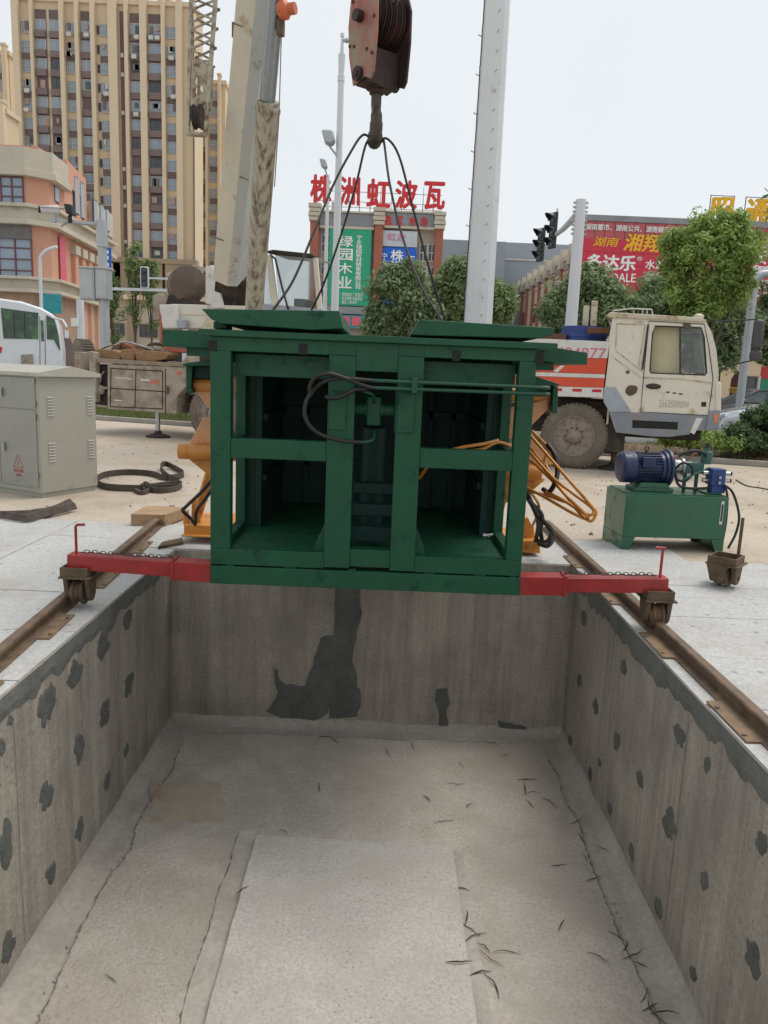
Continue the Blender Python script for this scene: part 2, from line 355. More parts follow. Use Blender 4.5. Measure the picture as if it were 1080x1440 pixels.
# coves at the foot of the walls
def cove(axis, a, b0, b1, s, par):
    n = 50; jj = jag(n, .01); vs = []
    for i in range(n):
        t = b0+(b1-b0)*i/(n-1); w = .09+jj[i]
        for k in range(4):
            an = k/3*math.pi/2; d = w*(1-math.sin(an)); h = w*.8*(1-math.cos(an))
            vs.append((a+s*d, t, fz+h) if axis == 'x' else (t, a+s*d, fz+h))
    m = MB(); m.add(vs, [(i*4+k, i*4+k+1, (i+1)*4+k+1, (i+1)*4+k) for i in range(n-1) for k in range(3)])
    m.build('cove', m_edge, par, smooth=60)
cove('x', XL, YN, YB, 1, wl); cove('x', XR, YN, YB, -1, wr); cove('y', YB, XL, XR, -1, wb)
# mortar bands along the top of the walls
def band(par, mk, n, h0, s):
    j = jag(n, s*.6)+np.interp(np.arange(n), np.arange(0, n+9, 9), rng.normal(size=len(np.arange(0, n+9, 9)))*s*.7); j2 = jag(n, .004); m = MB(); vs = []
    for i in range(n):
        z = -(h0+j[i]); vs += [mk(i/(n-1), -.001, .006), mk(i/(n-1), z*.6, .006+abs(j2[i])), mk(i/(n-1), z, .003), mk(i/(n-1), z-.002, -.001)]
    m.add(vs, [(i*4+k, (i+1)*4+k, (i+1)*4+k+1, i*4+k+1) for i in range(n-1) for k in range(3)]); m.build('mortar_band', m_mort2, par)
band(wl, lambda t, z, d: (XL+d, YN+(YB-YN)*t, z), 170, .125, .022)
band(wr, lambda t, z, d: (XR-d, YN+(YB-YN)*t, z), 170, .135, .026)
band(wb, lambda t, z, d: (XL+(XR-XL)*t, YB-d, z-.07), 120, .05, .012)
# mortar patches over the tie holes
def patch(par, X, px, py, w, h):
    sg = 1 if X < 0 else -1; c = WX(px, py, X); k = WX(px+w/2, py, X); hz = abs(WX(px, py-h/2, X).z-c.z); wy = abs(k.y-c.y)
    n = 34; an = np.linspace(0, 2*math.pi, n, endpoint=False); r = .92+jag(n, .11)+rng.normal(size=n)*.045+.16*np.cos(2*an+rng.uniform(0, 3))*rng.random(); vs = []
    hz = min(hz, .16); wy = min(wy, .11)
    for d, f in ((.004, .0), (.006, .72), (.0025, 1.0), (-.001, 1.04)):
        for t, rr in zip(an, r): vs.append((X+sg*d, c.y+wy*math.cos(t)*rr*f*(.8+.2*abs(math.cos(t))), c.z+hz*math.sin(t)*rr*f-.01*f))
    m = MB(); m.add(vs, [(i*n+k2, i*n+(k2+1) % n, (i+1)*n+(k2+1) % n, (i+1)*n+k2) for i in range(3) for k2 in range(n)])
    m.build('mortar_patch', m_mort, par)
for q in [(180,870,14,26),(145,905,19,38),(105,945,22,40),(65,990,30,58),(181,963,15,36),(148,1002,18,36),(111,1048,16,48),(178,1053,9,16),(14,1010,10,16),(2,1048,12,28),
          (66,1114,20,40),(112,1165,14,36),(150,1097,9,26),(8,1185,22,68),(71,1226,16,30),(12,1328,20,46)]: patch(wl, XL, *q)
for q in [(878,937,12,22),(821,867,8,24),(815,955,7,22),(838,992,10,24),(802,1040,6,18),(868,1040,11,34),(956,1033,20,30),(995,1072,10,26),(900,1092,12,28),(858,1136,8,22),
          (942,1158,24,48),(1073,1182,20,36),(888,1196,10,28),(991,1236,15,32),(927,1275,13,36),(1060,1345,30,50),(975,1367,12,26),(830,1086,7,22),(843,1070,5,16)]: patch(wr, XR, *q)
def backpatch(pts, nm='mortar_patch', d=.006, ns=1.0):
    q = []
    for i in range(len(pts)):
        a = Vector(pts[i]); c = Vector(pts[(i+1) % len(pts)])
        for t in (0, .33, .66): s = a.lerp(c, t); s += Vector((rng.normal()*1.3, rng.normal()*1.6))*ns; v = P(s.x, s.y, YB); q.append((v.x, max(v.z, -DZ+.05)))
    m = MB(); m.prism(q, YB-d, YB+.002); m.build(nm, m_mort, wb)
backpatch([(386,942),(393,952),(402,964),(428,962),(438,940),(446,915),(450,896),(468,893),(468,940),(462,1004),(440,1014),(400,1014),(374,1000),(388,985)])
backpatch([(470,826),(506,826),(507,862),(500,900),(496,930),(503,962),(508,985),(503,1008),(462,1012),(464,960),(468,900)], d=.008)
backpatch([(613,969),(629,967),(632,988),(627,998),(631,1021),(618,1022),(616,998),(611,986)], ns=.4)
backpatch([(700,1012),(715,1018),(740,1022),(742,1032),(715,1030),(700,1026)], ns=.6)
# vertical form joints on the side walls
b = MB()
m_gro = mat('form_joint', (.15, .14, .125), .9)
for X, sg, par in ((XL, 1, wl), (XR, -1, wr)):
    for y in ((2.3, 3.62, 5.0) if sg > 0 else (2.5, 3.9, 5.3)):
        b = MB(); j = jag(16, .003); n = 16
        vs = []
        for i in range(n): z = -.16-(DZ-.28)*i/(n-1); vs += [(X+sg*.004, y-.004+j[i], z), (X+sg*.004, y-.0005+j[i], z)]
        b.add([(X, v[1]-.004 if k % 2 == 0 else v[1]+.004, v[2]) for k, v in enumerate(vs)]+vs, []) if 0 else b.add(vs, [(2*i, 2*i+1, 2*i+3, 2*i+2) for i in range(n-1)])
        b.build('form_seam', m_gro, par)
# ------------------------------------------------------------------ twigs
m_twig = mat('dry_twig', (.075, .05, .033), .9, var=.3, vs=20)
tw = [(448,1106),(470,1040),(600,1122),(625,1154),(660,1132),(742,1096),(738,1108),(772,1128),(812,1152),(818,1178),(822,1206),(845,1192),(786,1216),(835,1235),(648,1250),(655,1290),(668,1318),(680,1332),
      (690,1345),(676,1368),(690,1385),(712,1340),(790,1300),(868,1315),(878,1328),(890,1340),(900,1355),(906,1400),(915,1415),(925,1420),(935,1425),(155,1375),(340,1262),(645,1362),(398,1170),(545,1056),
      (580,1048),(650,1074),(710,1062),(690,1046),(456,1036),(640,1100),(750,1115),(745,1130),(840,1345),(660,1305)]
for i, (px, py) in enumerate(tw):
    L_ = rng.uniform(.08, .19); a = rng.uniform(0, math.pi); z = fz+.0145
    c = G(px, py, z+.01); onpad = x0 < c.x < x1 and c.y < y1
    z += .048 if onpad else .0
    k = rng.normal()*.09; tr_ = rng.uniform(.45, 1.0); pts = [(L_*(t-.5), k*L_*math.sin(t*math.pi), .006+.012*math.sin(t*math.pi)*rng.random()) for t in np.linspace(0, 1, 6)]
    b = MB(); b.tube(pts, [w_*tr_ for w_ in (.0015, .0035, .005, .004, .003, .001)], 5)
    o_ = b.build('twig', m_twig, loc=(c.x, c.y, z)); o_.rotation_euler = (0, 0, a); tag(o_, 'small dry brown twig lying on the concrete floor of the pit', 'twig', 'dry twigs scattered on the pit floor')
# ------------------------------------------------------------------ rails
m_rail = mat('rusty_rail', (.17, .12, .085), .6, .5, var=.25, vs=9, dirt=.5, dcol=(.20, .13, .075), ds=12, bump=.3, bs=40)
m_rplate = mat('rail_plate_steel', (.22, .155, .10), .7, .35, var=.25, vs=8, dirt=.4, dcol=(.28, .17, .09), ds=8)
rp = [(-.06,0),(.06,0),(.06,.008),(.012,.016),(.010,.058),(.030,.064),(.030,.082),(.022,.088),(-.022,.088),(-.030,.082),(-.030,.064),(-.010,.058),(-.012,.016),(-.06,.008)]
for x0r, x1r, y0r, y1r, lab in ((-1.80, -2.30, .33, 8.3, 'rusty steel rail along the left edge of the pit'), (1.89, 1.83, .33, 8.3, 'rusty steel rail along the right edge of the pit')):
    ang = math.atan2(x0r-x1r, y1r-y0r); LEN = math.hypot(x1r-x0r, y1r-y0r)
    rt = thing('rail', lab, 'rail', (x0r, y0r, .013), ang)
    b = MB(); b.prism(rp, 0, LEN); b.build('rail_beam', m_rail, rt, smooth=30)
    s = 1 if x0r < 0 else -1
    for k, yy in enumerate(np.arange(.75 if x0r < 0 else .85, LEN, 1.07)):
        if yy > 6.9: continue
        b = MB(); b.box(s*.03, s*.13, yy, yy+.45, .0005, .012)
        pl_ = b.build('base_plate', m_rplate, rt, bevel=.003)
        b = MB()
        for q in (.06, .36): b.cyl((s*.112, yy+q, .012), (s*.112, yy+q, .02), .012, 8)
        b.build('bolt', m_rail, pl_)
# ================================================================== green compactor
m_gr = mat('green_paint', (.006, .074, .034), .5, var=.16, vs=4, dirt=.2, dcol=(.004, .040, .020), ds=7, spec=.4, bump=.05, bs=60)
m_gd = mat('green_paint_shaded', (.008, .040, .030), .55, spec=.3, var=.2, vs=5)  # same green darkened: shade of the inner parts put into the colour
m_blk = mat('black_rubber', (.012, .012, .013), .5, var=.2, vs=20)
m_red = mat('red_paint', (.31, .018, .018), .42, var=.18, vs=6, dirt=.22, dcol=(.16, .03, .02), ds=9, coat=.2)
m_rust = mat('rusty_cast', (.12, .085, .055), .75, .3, var=.3, vs=10, dirt=.5, dcol=(.16, .10, .05), ds=9, bump=.4, bs=50)
m_or = mat('orange_paint', (.62, .245, .035), .42, var=.15, vs=5, dirt=.25, dcol=(.30, .11, .02), ds=6, coat=.2)
m_op = mat('faded_orange', (.68, .34, .16), .5, var=.12, vs=5, dirt=.2, dcol=(.4, .18, .08), ds=5)
m_st = mat('bright_steel', (.45, .45, .44), .3, .9, var=.1)
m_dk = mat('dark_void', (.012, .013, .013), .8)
FY_ = 4.85
pm = Pl(0, FY_)
M_ = thing('waste_compactor', 'dark green steel compactor frame hanging over the pit on red arms', 'compactor', (0, FY_, .22))
OZ = .22
def mb_build(b, nm, m, bevel=.004, **k):
    b.v = [(x, y, z-OZ) for x, y, z in b.v]; return b.build(nm, m, M_, bevel=bevel, **k)
def u(px, py, v=0.0): return pm.uv(px, py, v)
xl, xr = -1.10, .925          # outer faces
xli, xri = -.972, .822
zb, zt = .235, 1.80
D1 = .80                       # depth of the open front frame
b = MB(); b.box(xl, xri and xl+.128, 0, .09, .47, 1.73); mb_build(b, 'post', m_gr)
b = MB(); b.box(xr-.105, xr, 0, .09, .47, 1.74); mb_build(b, 'post', m_gr)
b = MB(); b.box(-.362, -.195, -.006, .10, .375, 1.73); mb_build(b, 'post', m_gr)
b = MB(); b.box(.068, .228, -.006, .10, .37, 1.74); mb_build(b, 'post', m_gr)
b = MB(); b.box(xl, xr, -.003, .12, zb, .355); mb_build(b, 'bottom_beam', m_gr)
b = MB(); b.box(xl, -.362, 0, .10, .365, .47); b.box(.228, xr, 0, .10, .365, .47); b.box(-.195, .068, .004, .1, .385, .50); mb_build(b, 'sill_beam', m_gr)
for a, c in ((-1.0, -.95), (-.62, -.55), (-.2, -.15), (.3, .36), (.62, .7), (.86, .9)): b = MB(); b.box(a, c, .01, .08, .354, .366); mb_build(b, 'weld_spacer', m_gr, 0)
b = MB(); b.box(xl+.128, -.362, .005, .09, 1.065, 1.19); mb_build(b, 'cross_beam', m_gr)
b = MB(); b.box(.228, xr-.105, .005, .09, 1.05, 1.175); mb_build(b, 'cross_beam', m_gr)
b = MB(); b.box(xl, -.362, .002, .10, 1.73, 1.815); b.box(-.195, .068, .002, .1, 1.64, 1.815); b.box(.228, xr, .002, .10, 1.74, 1.815); b.box(-.362,-.195,.002,.1,1.731,1.815); b.box(.068,.228,.002,.1,1.741,1.815); b.box(-.972,-.362,.13,.2,1.58,1.72); b.box(.228,.82,.13,.2,1.58,1.72); mb_build(b, 'top_beam', m_gr, .003)
for xx in (xl-.01, -.55, .40, xr-.01):
    b = MB(); b.box(xx, xx+.05, -.004, -.001, 1.725, 1.79); mb_build(b, 'slot', m_dk, 0)
b = MB(); b.box(-1.165, 1.04, -.035, 2.1, 1.816, 1.856); mb_build(b, 'top_plate', m_gr)
b = MB()
for i in range(14):
    for j in range(4): b.box(-.3+i*.055, -.285+i*.055, -.05+j*.03, -.035+j*.03, 1.8565, 1.860)
# rear frame of the open section
b = MB(); b.box(xl+.02, xl+.09, D1-.07, D1, .5, 1.73); mb_build(b, 'rear_post', m_gr)
b = MB(); b.box(xr-.09, xr-.02, D1-.07, D1, .5, 1.73); mb_build(b, 'rear_post', m_gr)
for x in (xl+.02, xr-.09):
    b = MB(); b.box(x, x+.07, .09, D1-.07, .46, .505); mb_build(b, 'side_sill', m_gr)
    b = MB(); b.box(x, x+.07, .09, D1-.07, 1.10, 1.15); mb_build(b, 'side_rail', m_gr)
    b = MB(); b.box(x, x+.07, .09, D1-.07, 1.66, 1.73); mb_build(b, 'side_rail', m_gr)
b = MB(); b.box(xl+.022, xr-.022, .1, D1+1.25, .40, .456); mb_build(b, 'floor_plate', mat('green_floor', (.012, .09, .048), .55, var=.25, vs=6, dirt=.3, dcol=(.006, .03, .02), ds=4))
# chamber behind
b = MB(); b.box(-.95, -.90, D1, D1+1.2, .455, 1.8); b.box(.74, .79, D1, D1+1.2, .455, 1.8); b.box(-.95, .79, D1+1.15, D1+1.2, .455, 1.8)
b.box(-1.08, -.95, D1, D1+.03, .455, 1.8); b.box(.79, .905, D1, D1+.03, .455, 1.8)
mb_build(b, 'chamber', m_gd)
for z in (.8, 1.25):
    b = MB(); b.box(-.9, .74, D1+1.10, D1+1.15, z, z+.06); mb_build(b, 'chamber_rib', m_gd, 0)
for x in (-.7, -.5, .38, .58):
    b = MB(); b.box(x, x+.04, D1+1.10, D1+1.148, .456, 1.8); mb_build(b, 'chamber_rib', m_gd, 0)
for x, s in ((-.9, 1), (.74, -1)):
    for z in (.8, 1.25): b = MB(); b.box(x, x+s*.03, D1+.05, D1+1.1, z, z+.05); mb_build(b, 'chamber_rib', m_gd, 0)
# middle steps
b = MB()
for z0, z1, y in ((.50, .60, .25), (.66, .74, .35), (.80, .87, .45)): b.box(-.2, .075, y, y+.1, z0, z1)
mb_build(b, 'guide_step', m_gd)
for s, x in ((1, -.362), (-1, .228)):
    b = MB(); b.prism([(x, .47), (x-s*.07, .47), (x-s*.06, .52), (x, .66)], .06, .10); mb_build(b, 'gusset', m_gr, .002)
# hydraulic cylinder on its trunnion
cx, cz = -.075, 1.395
cy = .18
b = MB(); b.lathe([(0, .04), (.07, .04), (.07, .055), (.1, .055)], (cx-.13, cy, cz), (1, 0, 0), 20); mb_build(b, 'trunnion', m_gr, 0, smooth=40)
b = MB(); b.lathe([(0, .055), (.03, .055), (.03, .04), (.1, .04)], (cx+.03, cy, cz), (1, 0, 0), 20); mb_build(b, 'trunnion', m_gr, 0, smooth=40)
b = MB(); b.box(cx-.048, cx+.048, cy-.06, cy+.30, cz-.10, cz+.085); mb_build(b, 'trunnion_block', m_gr, .012)
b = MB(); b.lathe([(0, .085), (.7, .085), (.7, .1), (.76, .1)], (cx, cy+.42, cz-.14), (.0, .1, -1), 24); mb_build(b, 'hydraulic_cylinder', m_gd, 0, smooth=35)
for s, x in ((-1, -.235), (1, .065)):
    b = MB(); b.box(x-.005, x+.012, .02, .30, cz-.135, cz+.135); mb_build(b, 'bearing_plate', m_gr, .003)
    b = MB(); b.box(x+s*.012, x+s*.115, -.022, -.007, cz-.125, cz+.125); b.prism([(x+s*.02, cz+.12), (x+s*.1, cz+.125), (x+s*.1, cz+.115)], -.05, -.022); mb_build(b, 'bearing_flange', m_gr, .003)
    b = MB()
    for dz in (-.09, .03, .09): b.cyl((x+s*.05, -.033, cz+dz), (x+s*.05, -.02, cz+dz), .011, 6)
    mb_build(b, 'bolt', m_gr, 0)
# rigid pipes
def wp(l, v):  # (px,py[,v]) list to local points
    return [pm.p3(q[0], q[1], q[2] if len(q) > 2 else v) for q in l]
for l in ([(520, 535), (762, 545)], [(520, 545), (762, 554)]):
    p = wp(l, -.07); a, c = Vector(p[0]), Vector(p[1])
    b = MB(); b.tube(spline([a+Vector((-.07, .05, .0)), a, a.lerp(c, .5), c, c+Vector((.015, .03, 0)), c+Vector((.0, .12, 0)), c+Vector((-.02, .5, .01))], 5), .0115, 8)
    mb_build(b, 'hydraulic_pipe', mat('green_pipe', (.012, .07, .04), .35), 0, smooth=60)
c = pm.p3(583, 540, -.07)
b = MB(); b.box(c[0]-.018, c[0]+.018, -.09, -.006, c[2]-.055, c[2]+.04); mb_build(b, 'pipe_clamp', m_gr)
f5 = lambda l: [(400+a/4.5, 500+c/4.5, v) for a, c, v in l]
hs = [f5([(560,205,-.08),(500,190,-.10),(400,150,-.12),(280,115,-.14),(195,140,-.13),(160,200,-.12),(165,235,-.11)]),
      f5([(165,235,-.11),(135,300,-.13),(130,380,-.13),(165,450,-.13),(230,500,-.12),(340,535,-.10),(440,547,-.08),(480,548,-.07)]),
      f5([(560,160,-.08),(450,150,-.11),(340,142,-.12),(250,165,-.12),(190,215,-.09),(160,262,-.10)]),
      f5([(258,262,-.10),(330,268,-.11),(400,240,-.11),(450,215,-.10),(520,215,-.08)])]
for h in hs:
    b = MB(); b.tube(spline(wp(h, 0), 6), .0135, 8); mb_build(b, 'hose', m_blk, 0, smooth=60)
for h in (f5([(480,548,-.07),(530,545,-.06),(565,525,-.02),(568,480,.06)]), f5([(500,228,-.08),(545,240,-.06),(568,265,-.01),(566,300,.08)])):
    b = MB(); b.tube(spline(wp(h, 0), 5), .009, 7); mb_build(b, 'hose_fitting', m_gr, 0, smooth=60)
# lids
def lid(pts, y0, y1):
    b = MB(); q = pm.pts(pts, y0); b.prism(q, y0, y1); mb_build(b, 'lid', m_gr, .006)
lid([(283, 434), (477, 437), (483, 462), (440, 464), (310, 455), (297, 449)], -.05, .95)
b = MB(); q = pm.pts([(300, 452), (318, 452), (318, 462), (300, 462)], .1); b.prism(q, .1, .3); mb_build(b, 'lid_hinge', m_gr)
lid([(590, 449), (780, 461), (778, 471), (757, 476), (600, 472), (577, 471)], -.02, .95)
# side wing beams
for pts, y0, y1 in (([(228, 463), (305, 466), (305, 490), (228, 487)], .45, 1.6), ([(262, 486), (312, 488), (312, 503), (262, 500)], .5, 1.5),
                    ([(752, 484), (826, 496), (826, 513), (752, 508)], .35, 1.5), ([(752, 508), (779, 511), (779, 521), (752, 519)], .4, 1.4)):
    b = MB(); b.prism(pm.pts(pts, y0), y0, y1); mb_build(b, 'wing_beam', m_gr)
# ------------------------------------------------ orange tipping gear left and right, standing on the ground behind the pit
YA = 7.05-FY_
def lp(px, py, v): return pm.uv(px, py, v)
f3 = lambda l: [(240+a/5.144, 500+c/5.144) for a, c in l]
def gear(nm, mt, pts, v0, v1, bevel=.006, smooth=None):
    b = MB(); b.prism(pm.pts(pts, v0), v0, v1); mb_build(b, nm, mt, bevel)
va = 1.55
gear('gear_bracket', m_gr, f3([(85, 62), (120, 50), (420, 20), (420, 75), (85, 75)]), va-.1, va+.5)
gear('gear_bracket', m_gr, f3([(110, 76), (160, 76), (150, 230), (165, 268), (135, 285), (112, 250)]), va, va+.4)
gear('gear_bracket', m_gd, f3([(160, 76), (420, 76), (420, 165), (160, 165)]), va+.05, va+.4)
b = MB(); p0 = Vector(pm.p3(271, 542, va+.12)); p1 = Vector(pm.p3(330, 543, va+.12)); b.cyl(p0, p1, .062, 18); mb_build(b, 'gear_tube', m_or, 0, smooth=40)
gear('gear_web', m_op, f3([(182, 262), (420, 262), (420, 520), (330, 470), (300, 410)]), va+.08, va+.12)
gear('gear_web', m_op, f3([(235, 450), (420, 450), (420, 640), (132, 640)]), va+.02, va+.10)
b = MB(); p0 = Vector(pm.p3(252, 634.5, va)); p1 = Vector(pm.p3(340, 637, va)); b.lathe([(0, .066), (.08, .066), (.081, .063), (.09, .063), (.091, .07), ((p1-p0).length, .07)], p0, p1-p0, 20); mb_build(b, 'gear_tube', m_or, 0, smooth=40)
gear('gear_web', m_or, f3([(135, 755), (420, 755), (420, 960), (300, 885), (210, 815)]), va+.02, va+.12)
gear('gear_base', m_or, f3([(95, 1225), (420, 1235), (420, 1312), (95, 1300)]), YA-.12, YA+.5)
gear('gear_base', m_or, f3([(75, 1298), (420, 1310), (420, 1322), (75, 1310)]), YA-.18, YA+.5)
gear('gear_lug', m_or, f3([(150, 1225), (150, 1060), (175, 1035), (205, 1050), (215, 1225)]), YA, YA+.05)
gear('gear_lug', m_or, f3([(90, 1225), (90, 1140), (120, 1120), (130, 1225)]), YA-.05, YA)
b = MB()
for dx in (0, .05): b.tube([pm.p3(272+dx*100, 735, YA+.1), pm.p3(292+dx*100, 668, YA-.2), pm.p3(302+dx*100, 640, YA-.3)], .03, 10)
mb_build(b, 'lift_rod', m_or, 0, smooth=60)
for h in ([(300, 672, 1.7), (285, 690, 1.75), (262, 712, 1.9), (257, 718, 1.95), (268, 729, 2.0), (275, 738, 2.05)], [(303, 680, 1.7), (290, 700, 1.8), (277, 718, 1.95), (275, 735, 2.0)]):
    b = MB(); b.tube(spline(wp(h, 0), 6), .016, 8); mb_build(b, 'hose', m_blk, 0, smooth=60)
# right-hand gear
f4 = lambda l: [(680+a/4.8, 520+c/4.8) for a, c in l]
gear('gear_bracket', m_gr, f4([(300, 30), (370, 50), (512, 95), (512, 108), (300, 108)]), va-.1, va+.5)
gear('gear_bracket', m_gr, f4([(468, 110), (505, 110), (498, 300), (460, 290)]), va, va+.4)
gear('gear_bracket', m_gd, f4([(240, 108), (466, 108), (466, 180), (240, 180)]), va+.05, va+.4)
gear('gear_web', m_op, f4([(180, 260), (430, 200), (440, 260), (345, 355), (300, 400), (240, 460), (110, 470), (120, 280)]), va+.08, va+.14)
b = MB(); p0 = Vector(pm.p3(690, 553, va+.14)); p1 = Vector(pm.p3(776, 558, va+.14)); b.cyl(p0, p1, .066, 18); mb_build(b, 'gear_tube', m_or, 0, smooth=40)
b = MB(); p0 = Vector(pm.p3(700, 662, va)); p1 = Vector(pm.p3(768, 666, va)); b.lathe([(0, .07), (.3, .07), (.3, .064), (.36, .064)], p0, p1-p0, 20); mb_build(b, 'gear_tube', m_or, 0, smooth=40)
gear('gear_web', m_op, f4([(120, 560), (330, 470), (440, 560), (470, 640), (330, 650), (120, 620)]), va+.05, va+.10)
gear('gear_web', m_or, f4([(90, 640), (420, 740), (350, 800), (300, 830), (150, 900), (110, 1060), (90, 900)]), va+.06, va+.14)
gear('gear_base', m_or, f4([(150, 1160), (382, 1150), (382, 1240), (150, 1230)]), YA-.12, YA+.5)
gear('gear_lug', m_or, f4([(270, 1155), (270, 1010), (300, 995), (325, 1050), (340, 1060), (345, 1155)]), YA, YA+.05)
tubes = [[(735,600,1.4),(770,640,1.2),(800,675,.9),(832,712,.8),(838,722,.8),(830,733,.8),(812,718,.9),(790,690,1.1),(755,655,1.3),(740,645,1.4)],
         [(748,606,1.4),(772,632,1.3),(766,650,1.3),(790,690,1.0),(822,722,.8),(826,730,.85),(806,722,.9),(760,696,1.2),(740,686,1.4)],
         [(735,618,1.4),(762,650,1.3),(800,702,1.0),(796,706,1.0),(770,697,1.2),(742,690,1.4)],
         [(742,632,1.3),(778,672,1.0),(806,694,.9),(834,716,.8),(826,724,.8),(790,702,1.0),(768,692,1.2)],
         [(742,686,1.4),(752,700,1.5),(758,712,1.6),(754,728,1.7),(748,740,1.9)],
         [(700,619,.5),(680,624,.35),(655,628,.25),(630,634,.2),(600,640,.25),(588,648,.4)],
         [(720,628,.7),(700,622,.6),(676,632,.45),(640,636,.35),(610,648,.4),(590,672,.6)]]
for l in tubes:
    b = MB(); b.tube(spline(wp(l, 0), 5), .0125, 7); mb_build(b, 'orange_pipe', m_or, 0, smooth=60)
blk = [[(770,625,1.3),(780,640,1.2),(784,662,1.15),(780,680,1.1),(772,692,1.2),(764,688,1.3)], [(742,700,1.4),(752,718,1.6),(757,738,1.8),(754,758,2.0)], [(745,705,1.5),(762,725,1.7),(760,745,1.9),(762,760,2.0),(758,764,2.0)],
       [(760,728,1.5),(774,745,1.6),(777,758,1.8),(770,768,1.95),(756,764,2.0)], [(740,690,1.4),(757,728,1.6),(772,740,1.7),(775,752,1.8),(768,762,1.9),(752,760,2.0)]]
for l in blk:
    b = MB(); b.tube(spline(wp(l, 0), 5), .02, 8); mb_build(b, 'hose', m_blk, 0, smooth=60)
c = Vector(pm.p3(683, 753, .35)); b = MB(); b.cyl(c, c+Vector((.05, 0, .01)), .012, 8); b.cyl(c+Vector((.02, -.02, 0)), c+Vector((.02, .02, 0)), .008, 8); b.cyl(c-Vector((.02, 0, 0)), c, .018, 8); mb_build(b, 'drain_valve', m_st, 0, smooth=40)
# ------------------------------------------------ red outrigger arms
def chain(p, q, n):
    """slack chain of upright and lying links, one part"""
    b = MB(); p = Vector(p); q = Vector(q); d = (q-p)/n
    for i in range(n):
        c = p+d*(i+.5)+Vector((0, 0, .004+.002*math.sin(i))); L_ = d.length*.72; w = .011; pts = []
        for k in range(12):
            t = 2*math.pi*k/12; a = math.cos(t)*L_; e = math.sin(t)*w
            pts.append(c+d.normalized()*a+(Vector((0, e, .003)) if i % 2 else Vector((0, 0, e+.008))))
        b.tube(pts, .0032, 5, closed=True)
    return b
def caster(par, c, s, build, nm1='wheel_bracket'):
    """c: centre of the bracket plate underside; s: mirror"""
    x, y, z = c
    b = MB(); b.box(x-.105, x+.105, y-.10, y+.12, z, z+.012); b.box(x-.095, x+.085, y-.09, y-.078, z+.012, z+.075); b.box(x-.095, x+.085, y+.09, y+.102, z+.012, z+.075)
    b.box(x-.095, x-.083, y-.078, y+.09, z+.012, z+.075); b.box(x+.073, x+.085, y-.078, y+.09, z+.012, z+.075)
    br = build(b, nm1, m_rust, .003)
    b = MB()
    for xx in (x-.085, x+.055): b = MB(); b.prismx([(y-.075, z), (y+.085, z), (y+.055, z-.13), (y+.02, z-.165), (y-.02, z-.165), (y-.05, z-.13)], xx, xx+.03); build(b, 'wheel_fork', m_rust, .006)
    b = MB(); b.lathe([(0, .062), (.012, .066), (.02, .085), (.032, .088), (.04, .072), (.072, .070), (.08, .088), (.092, .085)], (x-.054+.0, y, z-.105), (1, 0, 0), 24)
    b.cyl((x-.095, y, z-.105), (x+.095, y, z-.105), .014, 10)
    build(b, 'roller_wheel', m_rust, 0, smooth=35)
for s in (-1, 1):
    if s < 0: xi, xs, xo, zt0, zt1, zo = xl, -1.35, -2.04, .245, .368, .395
    else: xi, xs, xo, zt0, zt1, zo = xr, 1.22, 1.90, .235, .358, .372
    b = MB(); b.beam((xi, .065, .30), (xs, .065, .308), .13, .125); mb_build(b, 'arm_sleeve', m_red, .004)
    b = MB(); b.beam((xs, .065, .312), (xo, .065, .336), .105, .098); mb_build(b, 'arm', m_red, .004)
    b = MB(); b.box(xs-.012, xs+.012, -.006, .135, .24, .38); mb_build(b, 'sleeve_collar', m_red, .003)
    xc = xo+(.06 if s < 0 else -.05)
    z0 = .232
    caster(M_, (xc, .065, z0), s, lambda b, n, m, bv, **k: mb_build(b, n, m, bv, **k))
    ch = chain((xs+s*-.02, .05, .375), (xo-s*.08, .05, .390), 24); mb_build(ch, 'chain', mat('chain_steel', (.10, .07, .06), .5, .6, dirt=.4, dcol=(.2, .05, .03)), 0, smooth=60)
    xp = xo-s*.045
    b = MB(); b.tube([(xp, .06, .375), (xp, .06, .560), (xp+.004, .06, .572), (xp+.016, .06, .578), (xp+(.06 if s < 0 else -.05), .06, .580)], .0095, 8); mb_build(b, 'locking_pin', m_red, 0, smooth=60)
# ================================================================== hook block and slings
HY = 5.75
m_hook = mat('hook_steel', (.085, .065, .052), .5, .5, var=.3, vs=10, dirt=.35, dcol=(.05, .03, .02), ds=8)
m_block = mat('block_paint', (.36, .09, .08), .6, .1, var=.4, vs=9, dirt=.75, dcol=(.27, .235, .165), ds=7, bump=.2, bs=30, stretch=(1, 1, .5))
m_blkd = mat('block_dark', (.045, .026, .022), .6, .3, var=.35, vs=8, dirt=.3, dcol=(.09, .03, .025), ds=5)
hb = P(532, 60, HY); HR = .66
H_ = thing('hook_block', 'rusty red crane hook block with rope sheaves and a forged hook', 'hook block', (hb.x, hb.y, hb.z), HR)
ca, sa = math.cos(HR), math.sin(HR)
ph = Pl(hb.x, hb.y, HR)
